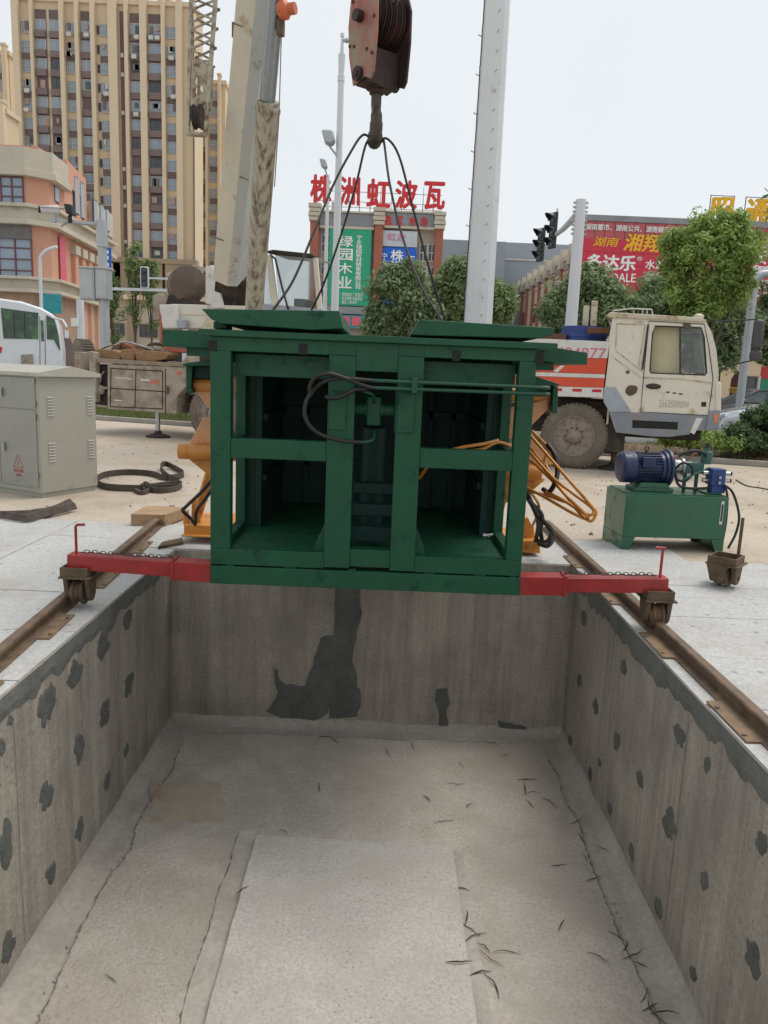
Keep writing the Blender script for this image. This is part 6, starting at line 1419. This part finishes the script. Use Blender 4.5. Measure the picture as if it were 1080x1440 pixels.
# right edge lamp post
pl, t = pole('street_lamp', 'curved white lamp post by the silver car at the right edge', 'street lamp', 1044, 535, 24)
z1 = pl.uv(1060, 405)[1]; dx = .0
b = MB(); b.tube(spline([(0, 0, 0), (0, 0, z1*.5), (0, 0, z1), (.05, 0, z1+.28), (.3, 0, z1+.42), (1.2, 0, z1+.5)], 6), .12, 12); b.build('pole', m_pg, t, smooth=50)
b = MB(); b.box(1.2, 1.9, -.15, .15, z1+.42, z1+.55); b.build('lamp_head', m_pg, t, bevel=.05)
# camera pole at left
pl, t = pole('camera_pole', 'grey steel pole with two surveillance cameras and control boxes, in front of the orange building', 'camera pole', 147, 470, 24)
z1 = pl.uv(138, 310)[1]; zs_ = pl.uv(140, 348)[1]
b = MB(); b.lathe([(0, .16), (zs_, .13), (zs_+.01, .17), (z1, .17)], (0, 0, 0), (0, 0, 1), 12); b.build('pole', m_pg, t, smooth=35)
b = MB(); b.beam((0, 0, pl.uv(137, 315)[1]), pl.p3(72, 309, -.3), .08, .08); b.tube([(0, 0, pl.uv(137, 318)[1]), pl.p3(95, 313, -.15), pl.p3(85, 319, -.2)], .03, 6); b.build('arm', m_pg, t)
c = Vector(pl.p3(76, 297, -.3)); b = MB(); b.lathe([(0, .10), (.5, .13), (.52, .1)], c-Vector((.32, .2, 0)), (1, .5, .10), 16); b.beam(c-Vector((.3, .25, -.06)), c+Vector((.3, .05, .1)), .28, .03); cc_ = b.build('camera', m_pw, t, smooth=40)
b = MB(); b.cyl(c-Vector((.36, .22, .0)), c-Vector((.30, .19, 0)), .10, 14); b.build('camera_lens', m_dk, cc_)
b = MB(); b.cyl(c-Vector((0, 0, .12)), c-Vector((.0, 0, .32)), .07, 10); b.build('camera_mount', m_pg, cc_)
c = Vector(pl.p3(99, 298, -.2)); b = MB(); b.prism([(c.x-.12, c.z+.2), (c.x+.1, c.z+.18), (c.x+.14, c.z-.12), (c.x-.06, c.z-.08)], -.4, -.1); b.cyl((c.x, -.25, c.z-.1), (c.x, -.25, c.z-.32), .06, 10); b.build('camera', m_rub, t, bevel=.03)
for xa, xb, ya, yb, v in ((112, 132, 377, 421, -.28), (134, 152, 378, 420, -.25)):
    a = pl.uv(xa, yb, v); c = pl.uv(xb, ya, v); b = MB(); b.box(a[0], c[0], v, v+.35, a[1], c[1]); bo = b.build('control_box', m_pg, t, bevel=.015)
    b = MB(); b.box(a[0]+.04, c[0]-.04, v-.02, v-.001, a[1]+.05, c[1]-.05); b.build('box_door', mat('box_grey_light', (.45, .47, .48), .5, var=.08), bo, bevel=.005)
    b = MB(); b.box(a[0]-.03, c[0]+.03, v-.05, v+.38, c[1], c[1]+.04); b.build('box_roof', m_frl, bo)
pl2, t = pole('road_sign', 'blue vertical road sign just right of the camera pole', 'sign', 150, 400, 34)
a = pl2.uv(144, 381); c = pl2.uv(156, 348); b = MB(); b.box(a[0], c[0], 0, .06, a[1], c[1]); b.build('panel', mat('sign_blue', (.01, .11, .42), .5), t, bevel=.02)
b = MB(); b.cyl((0, .1, 0), (0, .1, c[1]), .06, 8); b.build('post', m_pg, t)
b = MB()
for i, y in enumerate((354, 362, 372)): z = pl2.uv(150, y)[1]; b.box(-.12, .12, -.012, -.001, z-.08, z+.06)
b.build('marking', m_whp, t)
pl, t = pole('sign_post', 'white post with a small blank plate behind the control boxes', 'post', 114, 470, 30)
b = MB(); b.cyl((0, 0, 0), (0, 0, pl.uv(114, 422)[1]), .14, 12); b.build('post', m_pw, t, smooth=40); a = pl.uv(103, 459); c = pl.uv(113, 448); b = MB(); b.box(a[0], c[0], -.2, -.15, a[1], c[1]); b.build('plate', m_whp, t)
pl, t = pole('street_lamp', 'white street lamp with a long curved arm in front of the orange building', 'street lamp', 58, 430, 42)
b = MB(); b.tube(spline([(0, 0, 0), (0, 0, 4), pl.p3(56.5, 372, 0), pl.p3(58, 360, 0), pl.p3(66, 352, 0), pl.p3(80, 347, 0)], 5), .09, 8); b.build('pole', m_pw, t, smooth=50)
pl, t = pole('traffic_signal', 'small traffic signal with a white surround on a horizontal mast arm behind the truck', 'traffic light', 260, 430, 36)
b = MB(); b.beam(pl.p3(150, 406, 0), pl.p3(262, 409, 0), .12, .12); b.beam(pl.p3(210, 391, 0), pl.p3(262, 393, 0), .08, .08); b.cyl((0, 0, 0), (0, 0, pl.uv(262, 385)[1]), .14, 10); b.build('mast', m_pw, t)
a = pl.uv(197, 405, -.1); c = pl.uv(209, 375, -.1); b = MB(); b.box(a[0], c[0], -.1, -.02, a[1], c[1]); b.build('surround', m_pw, t, bevel=.05)
b = MB(); b.box(a[0]+.06, c[0]-.06, -.16, -.101, a[1]+.06, c[1]-.06); hd_ = b.build('signal_head', m_tl_, t, bevel=.03)
for i in range(3): b = MB(); z = a[1]+(c[1]-a[1])*(i+.5)/3; b.lathe([(0, .11), (.05, .12), (.051, .08)], ((a[0]+c[0])/2, -.16, z), (0, -1, 0), 14); b.build('lens', MATS['lens_dark'], hd_)
# ---------------------------------------------- white bus
q = P(87, 480, 35); B_ = Pl(q.x, 35, R(19)); t = thing('minibus', 'white minibus with green reflections painted on its side windows at the left edge', 'bus', (q.x, 35, 0), R(19))
m_bw = mat('bus_white', (.74, .76, .78), .3, var=.04, coat=.5); m_bg = mat('bus_glass', (.05, .09, .06), .06, var=.5, vs=1.5, dirt=.3, dcol=(.12, .30, .08), ds=1.5)  # dirt settings here paint green reflections into the glass colour
up_ = lambda l, v=0.0: B_.pts(l, v)
so_ = up_([(-120, 424), (-10, 418), (30, 424), (58, 433), (74, 442), (82, 456), (86, 478), (88, 495), (88, 517), (84, 528), (-120, 522)])
b = MB(); b.prism(so_, 0, 2.3); b.build('body', m_bw, t, bevel=.08, smooth=50)
for l in ([(1,433),(54,440),(54,477),(5,476)], [(-60,429),(-4,433),(-1,475),(-58,473)], [(65,443),(77,449),(83,474),(85,494),(81,488),(76,478),(66,477)]):
    b = MB(); b.prism(up_(l), -.02, .03); b.build('side_window', m_bg, t)
for x in (19, 34): 
    b = MB(); b.prism(up_([(x,440),(x+1,440),(x+2,474),(x+1,474)]), -.03, -.021); b.build('window_bar', m_rub, t)
b = MB()
for x, y0, y1 in ((55.5, 445, 512), (63, 447, 513)): b.prism(up_([(x, y0), (x+.6, y0), (x+1.2, y1), (x+.4, y1)]), -.012, -.001)
b.build('door_seam', m_rub, t)
b = MB(); b.prism(up_([(57,450),(61,451),(62,480),(58,480)]), -.02, .02); b.build('door_window', m_bg, t)
b = MB(); b.tube([B_.p3(76, 447, -.1), B_.p3(88, 450, -.3), B_.p3(94, 460, -.4)], .05, 6); b.box(*[x for p in ((B_.p3(94, 464, -.4)[0]-.08, B_.p3(94, 464, -.4)[0]+.08), (-.6, -.4), (B_.p3(94, 468, 0)[2]-.25, B_.p3(94, 468, 0)[2]+.1)) for x in p]); b.build('mirror', m_bw, t, smooth=50)
for x in (75, 27):
    c = B_.p3(x, 514, 0); b = MB(); b.lathe([(0, .5), (.02, .52), (.03, .36)], (c[0], -.001, .52), (0, -1, 0), 24); b.build('wheel', m_tyre, t, smooth=30)
    b = MB(); b.lathe([(0, .33), (.06, .3), (.07, .1)], (c[0], -.02, .52), (0, -1, 0), 20); b.build('hubcap', m_st, t, smooth=30)
b = MB(); b.prism(up_([(30,499),(46,498),(47,514),(30,514)]), -.1, -.001); b.build('side_flap', m_bx, t)
b = MB(); b.prism(up_([(-6,486),(3,488),(2,496),(-6,498)]), -.03, -.001); b.build('tail_mark', m_lt, t)
b = MB(); b.prism(up_([(20,424),(40,430),(40,426),(24,421)]), .8, 1.6); b.build('roof_hatch', m_bw, t)
# ---------------------------------------------- cars at the right
m_sil = mat('car_silver', (.62, .65, .70), .25, .2, var=.03, coat=1.0); m_cg = mat('car_glass', (.10, .12, .12), .05, var=.3, vs=3); m_car = mat('car_dark', (.05, .055, .07), .25, .2, coat=1.0)
def car(name, label, loc, rotz, paint, s=1.0):
    """small saloon, length along x, nose at -x"""
    t = thing(name, label, 'car', loc, rotz); t.scale = (s,)*3
    secs = [(-2.2, .35, .55, .62, .70), (-2.1, .25, .72, .80, .80), (-1.4, .22, .88, .86, .86), (-.95, .22, .95, .88, .86), (-.1, .22, .97, .88, .88), (.9, .22, .98, .88, .88), (1.6, .24, 1.0, .86, .86), (2.1, .3, .95, .8, .8), (2.2, .4, .8, .7, .7)]
    b = MB(); n = 0; vs = []
    for x, z0, z1, w, w2 in secs: vs += [(x, -w2*.95, z0), (x, -w, (z0+z1)/2), (x, -w*.95, z1-.06), (x, -w*.8, z1), (x, w*.8, z1), (x, w*.95, z1-.06), (x, w, (z0+z1)/2), (x, w2*.95, z0)]
    b.add(vs, [(i*8+k, i*8+(k+1) % 8, (i+1)*8+(k+1) % 8, (i+1)*8+k) for i in range(len(secs)-1) for k in range(8)]+[tuple(range(7, -1, -1)), tuple((len(secs)-1)*8+k for k in range(8))])
    b.build('body', paint, t, smooth=50)
    cab = [(-.95, .95), (-.1, 1.42), (.3, 1.47), (.95, 1.44), (1.75, 1.0)]
    b = MB()
    for sgn_ in (-1, 1): b.tube([Vector((x, sgn_*(.74 if z < 1.2 else .60), z)) for x, z in cab], .045, 6)
    b.add([(-.1, -.6, 1.43), (-.1, .6, 1.43), (.3, .6, 1.49), (.3, -.6, 1.49), (.95, .6, 1.45), (.95, -.6, 1.45)], [(0, 1, 2, 3), (3, 2, 4, 5)])
    for x in (.32,):
        for sgn_ in (-1, 1): b.beam((x, sgn_*.76, .97), (x+.05, sgn_*.61, 1.46), .05, .05)
    b.build('roof', paint, t, smooth=50)
    b = MB(); b.add([(-.95, -.72, .955), (-.95, .72, .955), (-.1, .58, 1.42), (-.1, -.58, 1.42)], [(0, 1, 2, 3)]); b.build('windscreen', m_cg, t)
    b = MB(); b.add([(1.75, -.72, 1.0), (1.75, .72, 1.0), (.95, .58, 1.44), (.95, -.58, 1.44)], [(3, 2, 1, 0)]); b.build('rear_window', m_cg, t)
    for sgn_ in (-1, 1):
        b = MB(); b.add([(-.9, sgn_*.75, .97), (1.7, sgn_*.75, 1.0), (.95, sgn_*.60, 1.43), (.3, sgn_*.60, 1.46), (-.1, sgn_*.60, 1.41)], [(0, 1, 2, 3, 4)]); b.build('side_window', m_cg, t)
        for x in (-1.4, 1.35):
            b = MB(); b.lathe([(0, .2), (0, .28), (.02, .315), (.2, .315), (.2, .2)], (x, sgn_*.90 if sgn_ < 0 else .70, .315), (0, 1, 0), 24); w_ = b.build('wheel', m_rub, t, smooth=35)
            b = MB(); y = -.895 if sgn_ < 0 else .875; b.lathe([(0, .2), (.02, .17)], (x, y, .315), (0, 1, 0), 16); b.build('rim', m_st, w_, smooth=35)
        b = MB(); b.ball((-2.05, sgn_*.6, .66), .12, .16, .08, 10); b.build('headlight', m_glass, t, smooth=60)
        b = MB(); b.ball((-.75, sgn_*.98, 1.02), .08, .11, .08, 10); b.build('wing_mirror', paint, t, smooth=60)
    return t
q = G(1075, 640); c = P(1082, 560, 19.6)
car('parked_car', 'silver white car parked behind the round bush at the right edge', (10.75, 18.6, .02), TA+R(6), m_sil, 1.27)
c = P(1028, 535, 31); car('parked_car', 'dark grey car parked in front of the ornamental gate', (c.x+.9, 31, .02), 0, m_car)
# fence behind the bus area
pl, t = bld('white_railing', 'low white railing with a hedge strip between the bus and the camera pole', 92, 48, cat='railing')
L_ = 16
b = MB(); b.box(0, L_, 0, .06, .95, 1.03); b.box(0, L_, 0, .06, .2, .28); b.build('rail', m_pw, t)
for i in range(60): b = MB(); b.box(i*L_/60, i*L_/60+.05, .005, .055, .28, .95); b.build('baluster', m_pw, t)
# ================================================================== planting
def leaves(cent, rad, n, size, flat=.4, seed=0):
    """leaf quads round clump centres; returns verts, faces, tint"""
    g = np.random.default_rng(seed); k = len(cent); idx = g.integers(0, k, n)
    d = g.normal(size=(n, 3)); d /= np.linalg.norm(d, axis=1)[:, None]; r = g.random(n)**.5
    c = cent[idx]+d*(rad[idx]*r)[:, None]
    nr = d+g.normal(size=(n, 3))*.7+np.array([0, 0, .5]); nr /= np.linalg.norm(nr, axis=1)[:, None]
    a = np.cross(nr, g.normal(size=(n, 3))); a /= np.linalg.norm(a, axis=1)[:, None]; b = np.cross(nr, a)
    s = size*g.uniform(.6, 1.25, n)[:, None]
    v = np.stack([c-a*s, c-b*s*flat+nr*s*.12, c+a*s, c+b*s*flat+nr*s*.12], 1).reshape(-1, 3)
    cl = g.random(k)
    tint = np.clip(.5*g.random(n)+.5*cl[idx], 0, 1)
    return v, tint
def leafobj(name, v, tint, m, parent, kind=None):
    n = len(v)//4; me = bpy.data.meshes.new(name); me.vertices.add(len(v)); me.vertices.foreach_set('co', v.ravel())
    me.loops.add(n*4); me.loops.foreach_set('vertex_index', np.arange(n*4)); me.polygons.add(n); me.polygons.foreach_set('loop_start', np.arange(n)*4); me.polygons.foreach_set('loop_total', np.full(n, 4))
    me.update(calc_edges=True); at = me.attributes.new('tint', 'FLOAT', 'FACE'); at.data.foreach_set('value', tint.astype(np.float32)); me.materials.append(m)
    return link(name, me, parent, kind=kind)
def crown_clumps(g, ells, n, rr):
    """clump centres spread through the shell of several ellipsoids"""
    out = []; 
    while len(out) < n:
        e = ells[g.integers(len(ells))]; d = g.normal(size=3); d /= np.linalg.norm(d); r = g.uniform(.55, 1.0)
        p = np.array(e[:3])+d*np.array(e[3:6])*r
        if p[2] > .3: out.append(p)
    return np.array(out), rr*g.uniform(.35, 1.0, n)**1.2*1.55
m_bark = mat('bark', (.11, .08, .06), .95, var=.3, vs=6, bump=.6, bs=12)
def tree(name, label, px, pbase, Y, ell_px, m, nl, size, ncl, rr, trunk=.14, seed=1, flat=.4, base_px=None, group=None):
    q = P(px, 480, Y); pl = Pl(q.x, Y); t = thing(name, label, 'tree', (q.x, Y, 0), group=group); g = np.random.default_rng(seed)
    el = []
    for ex, ey, rx, ry in ell_px:
        u_, z_ = pl.uv(ex, ey); sc = Y/1079; el.append((u_, g.normal()*rx*sc*.25, z_, rx*sc, rx*sc*.9, ry*sc))
    cc_, rd = crown_clumps(g, el, ncl, rr); v, ti = leaves(cc_, rd, nl, size, flat, seed)
    leafobj('crown', v, ti, m, t)
    top = sum(e[2] for e in el)/len(el); b = MB()
    b.tube(spline([(0, 0, 0), (g.normal()*.06, 0, top*.3), (g.normal()*.1, 0, top*.62)], 4), [trunk*(1-.04*i) for i in range(9)], 8)
    for _ in range(9):
        e = el[g.integers(len(el))]; d = g.normal(size=3)*.6; p_ = (e[0]+d[0]*e[3]*.8, e[1]+d[1]*e[4]*.8, e[2]+d[2]*e[5]*.6); z0 = top*g.uniform(.35, .6)
        b.tube(spline([(0, 0, z0), ((p_[0])*.45, p_[1]*.45, z0+(p_[2]-z0)*.6), p_], 3), [trunk*.5, trunk*.45, trunk*.35, trunk*.3, trunk*.22, trunk*.15, trunk*.08], 6)
    b.build('trunk', m_bark, t, smooth=60); return t
m_l1 = leafmat('leaf_dark', (.13, .19, .085), (.32, .40, .19))
m_l2 = leafmat('leaf_mid', (.14, .205, .08), (.35, .43, .19))
m_l3 = leafmat('leaf_bright', (.15, .25, .05), (.42, .54, .15))
m_l4 = leafmat('leaf_bush', (.03, .07, .025), (.14, .22, .08))
m_l5 = leafmat('leaf_young', (.14, .20, .07), (.30, .38, .16))
tree('camphor_tree', 'round dark green tree just behind the gap between the two lids', 562, 470, 36, [(562, 425, 46, 42), (540, 455, 30, 25), (590, 450, 28, 30), (565, 398, 28, 22)], m_l1, 26000, .14, 190, .42, seed=1)
tree('camphor_tree', 'broad green tree behind the white monopole', 660, 470, 40, [(650, 415, 45, 42), (690, 430, 32, 30), (655, 385, 30, 20), (625, 430, 25, 35)], m_l2, 26000, .15, 190, .46, seed=2)
tree('camphor_tree', 'round dark green tree behind the white traffic signal pole', 828, 462, 34, [(830, 425, 50, 40), (860, 440, 32, 28), (795, 440, 34, 25), (832, 398, 32, 22)], m_l1, 26000, .13, 190, .42, seed=3)
tree('camphor_tree', 'dark tree half hidden behind the bright green tree', 955, 470, 34, [(960, 430, 55, 48), (1010, 440, 48, 55), (935, 420, 34, 34), (1000, 500, 38, 22)], m_l1, 26000, .13, 200, .42, seed=4)
tree('young_camphor', 'bright yellow green tree rising above the truck cab in front of the red billboard', 993, 450, 21.5, [(1000, 353, 62, 42), (975, 386, 50, 45), (1035, 345, 34, 28), (957, 358, 28, 30), (1040, 398, 22, 26), (985, 428, 36, 26), (1008, 318, 34, 16)], m_l3, 30000, .075, 260, .24, trunk=.13, seed=5, flat=.36)
tree('camphor_tree', 'dark green tree cut off by the right picture edge below the billboard', 1100, 470, 38, [(1095, 440, 30, 60), (1085, 480, 20, 35)], m_l1, 12000, .15, 90, .42, seed=6)
for i, (x, x1, y0, y1, lab) in enumerate(((158, 14, 440, 60, 'slim young tree propped with stakes right of the camera pole'), (190, 16, 410, 60, 'slim young tree behind the traffic signal arm'), (213, 15, 425, 50, 'slim young tree left of the brown winch drum'))):
    t = tree('young_tree', lab, x, 480, 44, [(x, y0-20, x1*.7, y1*.45), (x+2, y0+15, x1, y1*.5), (x-2, y0-45, x1*.6, 22)], m_l5, 3200, .10, 40, .32, trunk=.07, seed=10+i)
    b = MB()
    for a in (0, 2.1, 4.2): b.tube([(1.1*math.cos(a), 1.1*math.sin(a), 0), (.05*math.cos(a), .05*math.sin(a), 2.3)], .035, 5)
    b.build('prop', m_lum, t)
# palm fronds entering at the right edge
q = P(1130, 470, 20); t = thing('palm', 'palm frond tips entering at the right picture edge', 'palm', (q.x, 20, 0)); pl = Pl(q.x, 20)
b = MB(); c = Vector(pl.p3(1128, 268, 0)); b.tube([(c.x+.1, 0, 0), (c.x, 0, c.z)], .12, 8); b.build('trunk', m_bark, t)
vs = []; fs = []
for k in range(16):
    a = R(100+k*16); L_ = .75; dr = Vector((math.cos(a), .4*math.sin(k*2.1), math.sin(a)*.8)); 
    for j in range(9):
        s0 = c+dr*L_*(j/9)+Vector((0, 0, -.25*(j/9)**2)); 
        for sd_ in (-1, 1):
            n_ = Vector((-dr.z, 0, dr.x))*sd_; e_ = s0+(dr*.9+n_*.7).normalized()*.28; o0 = len(vs); vs += [s0, s0+dr*.02, e_+Vector((0, 0, -.04)), s0+dr*.07+(e_-s0)*.4]; fs.append((o0, o0+1, o0+3, o0+2))
me = bpy.data.meshes.new('frond'); me.from_pydata([tuple(v) for v in vs], [], fs); me.materials.append(m_l2); me.attributes.new('tint', 'FLOAT', 'FACE'); link('frond', me, t)
# bushes behind the kerb
def bush(name, label, blobs, m, nl, size, ncl, rr, seed, flat=.45):
    x0 = sum(b_[0] for b_ in blobs)/len(blobs); y0 = sum(b_[1] for b_ in blobs)/len(blobs); t = thing(name, label, 'bush', (x0, y0, .08)); g = np.random.default_rng(seed)
    el = [(b_[0]-x0, b_[1]-y0, b_[2], b_[3], b_[3], b_[4]) for b_ in blobs]; cc_, rd = crown_clumps(g, el, ncl, rr); v, ti = leaves(cc_, rd, nl, size, flat, seed); v[:, 2] = np.maximum(v[:, 2], .0)
    leafobj('foliage', v, ti, m, t); b = MB()
    for k in range(14): e = el[g.integers(len(el))]; b.tube([(e[0]*.5+g.normal()*.05, e[1]*.5, 0), (e[0]+g.normal()*e[3]*.5, e[1]+g.normal()*e[4]*.3, e[2]+g.random()*e[5]*.4)], [.02, .006], 5)
    b.build('branch', m_bark, t); return t
def bp(px, py, Y, rx, rz): q = P(px, py, Y); s = Y/1079; return (q.x, Y, max(q.z-.08, .05), rx*s, rz*s)
Yb = 16.2
bush('round_bush', 'dense round dark green bush by the nose of the truck', [bp(1074, 604, Yb+.6, 34, 34), bp(1036, 618, Yb+.4, 14, 18), bp(1100, 594, Yb+.8, 34, 34), bp(1054, 626, Yb+.3, 34, 16)], m_l4, 24000, .045, 300, .15, 21)
bush('low_bush', 'low yellow green bush under the truck bumper', [bp(985, 622, Yb+.4, 34, 20), bp(1025, 632, Yb+.25, 32, 15), bp(950, 615, Yb+.5, 20, 14), bp(1055, 636, Yb+.2, 20, 10)], m_l3, 9000, .04, 120, .12, 22)
# hedge strip beyond the bus and low planting at left
pl = Pl(*P(92, 480, 46)[:2]); g = np.random.default_rng(5)
cc_ = np.stack([g.uniform(-2, 16, 160), g.uniform(-.4, .4, 160), g.uniform(.2, .8, 160)], 1); v, ti = leaves(cc_, np.full(160, .35), 9000, .1, .45, 3)
t = thing('hedge', 'low clipped hedge behind the white railing', 'hedge', (pl.o.x, 46.8, 0)); leafobj('foliage', v, ti, m_l2, t)
# grass and weeds on the verge
def verge_z(v_): return .07+.10*math.sin(min(1, max(0, (v_-.141)/(14*.2)))*math.pi)
g = np.random.default_rng(8); n = 42000
ta = g.uniform(-6, 20, n); vb = g.uniform(.15, 2.85, n)
dens = np.sin(ta*1.7)+np.sin(ta*.63+vb*1.9)+.6*np.sin(ta*5.1+vb*4)+g.normal(size=n)*.5
keep = dens > np.where(ta < 5, -.9, .5); ta, vb = ta[keep], vb[keep]; n = len(ta)
bx = K0.x+kd.x*ta+kn.x*vb; by = K0.y+kd.y*ta+kn.y*vb; bz_ = np.array([verge_z(q) for q in vb])
h = g.uniform(.04, .13, n); a = g.uniform(0, 2*math.pi, n); w = g.uniform(.006, .014, n); ln = g.normal(size=(n, 2))*.04
p0 = np.stack([bx-np.cos(a)*w, by-np.sin(a)*w, bz_-.02], 1); p1 = np.stack([bx+np.cos(a)*w, by+np.sin(a)*w, bz_-.02], 1)
p2 = np.stack([bx+ln[:, 0]+np.cos(a)*w*.3, by+ln[:, 1], bz_+h], 1); p3 = np.stack([bx+ln[:, 0]-np.cos(a)*w*.3, by+ln[:, 1], bz_+h], 1)
v = np.stack([p0, p1, p2, p3], 1).reshape(-1, 3)
leafobj('grass', v, g.random(n), leafmat('grass_blade', (.09, .13, .03), (.22, .27, .08)), None, kind='stuff')
# fallen leaves and dry litter on the verge
n = 9000; ta = g.uniform(-6, 20, n); vb = g.uniform(.15, 2.85, n)
cc_ = np.stack([K0.x+kd.x*ta+kn.x*vb, K0.y+kd.y*ta+kn.y*vb, np.array([verge_z(q) for q in vb])+.01], 1)
d = g.uniform(0, 6.28, n); s = g.uniform(.02, .045, n)
v = np.stack([cc_+np.stack([np.cos(d+k*1.57)*s*(1 if k % 2 else .5), np.sin(d+k*1.57)*s*(1 if k % 2 else .5), g.uniform(0, .02, n)], 1) for k in range(4)], 1).reshape(-1, 3)
leafobj('leaf_litter', v, g.random(n), leafmat('litter', (.14, .08, .04), (.32, .22, .13)), None, kind='stuff')
# small stones on the concrete apron
n = 380; b = MB()
for k in range(n):
    x = g.uniform(-7, 8); y = g.uniform(8, 15); r_ = g.uniform(.006, .02)*(1+(g.random() > .97)*1.2); o0 = Vector((x, y, r_*.3))
    b.add([o0+Vector(p_)*r_ for p_ in ((1,0,0),(-1,.2,0),(0,1,0),(.1,-1,0),(0,0,.8),(0,0,-.6))], [(0,2,4),(2,1,4),(1,3,4),(3,0,4),(2,0,5),(1,2,5),(3,1,5),(0,3,5)])
b.build('gravel', m_kerb, kind='stuff')
for k in range(260):   # crumbs of mortar along the wavy edges of the screed
    sd_ = k % 3; a_ = g.random()
    if sd_ == 0: x, y = XL+.21+g.normal()*.02, YN+2+(YB-YN-2.3)*a_
    elif sd_ == 1: x, y = XR-.20+g.normal()*.02, YN+2+(YB-YN-2.3)*a_
    else: x, y = XL+.25+(XR-XL-.5)*a_, YB-.22+g.normal()*.015
    r_ = g.uniform(.004, .013); o0 = Vector((x, y, fz+.008))
    b.add([o0+Vector(p_)*r_ for p_ in ((1,0,0),(-1,.2,0),(0,1,0),(.1,-1,0),(0,0,.8))], [(0,2,4),(2,1,4),(1,3,4),(3,0,4)])
b.build('rubble', m_edge, kind='stuff')
n = 2600; b = MB()
for k in range(n):
    x = g.uniform(XL+.05, XR-.05); y = g.uniform(YN+2, YB-.02); r_ = g.uniform(.0015, .0042)
    zz = fz+.014 if not (x0 < 99) else fz+.014
    o0 = Vector((x, y, fz+.015)); b.add([o0+Vector(p_)*r_ for p_ in ((1,0,0),(-1,.2,0),(0,1,0),(.1,-1,0),(0,0,.8))], [(0,2,4),(2,1,4),(1,3,4),(3,0,4)])
b.build('grit', m_kerb, kind='stuff')
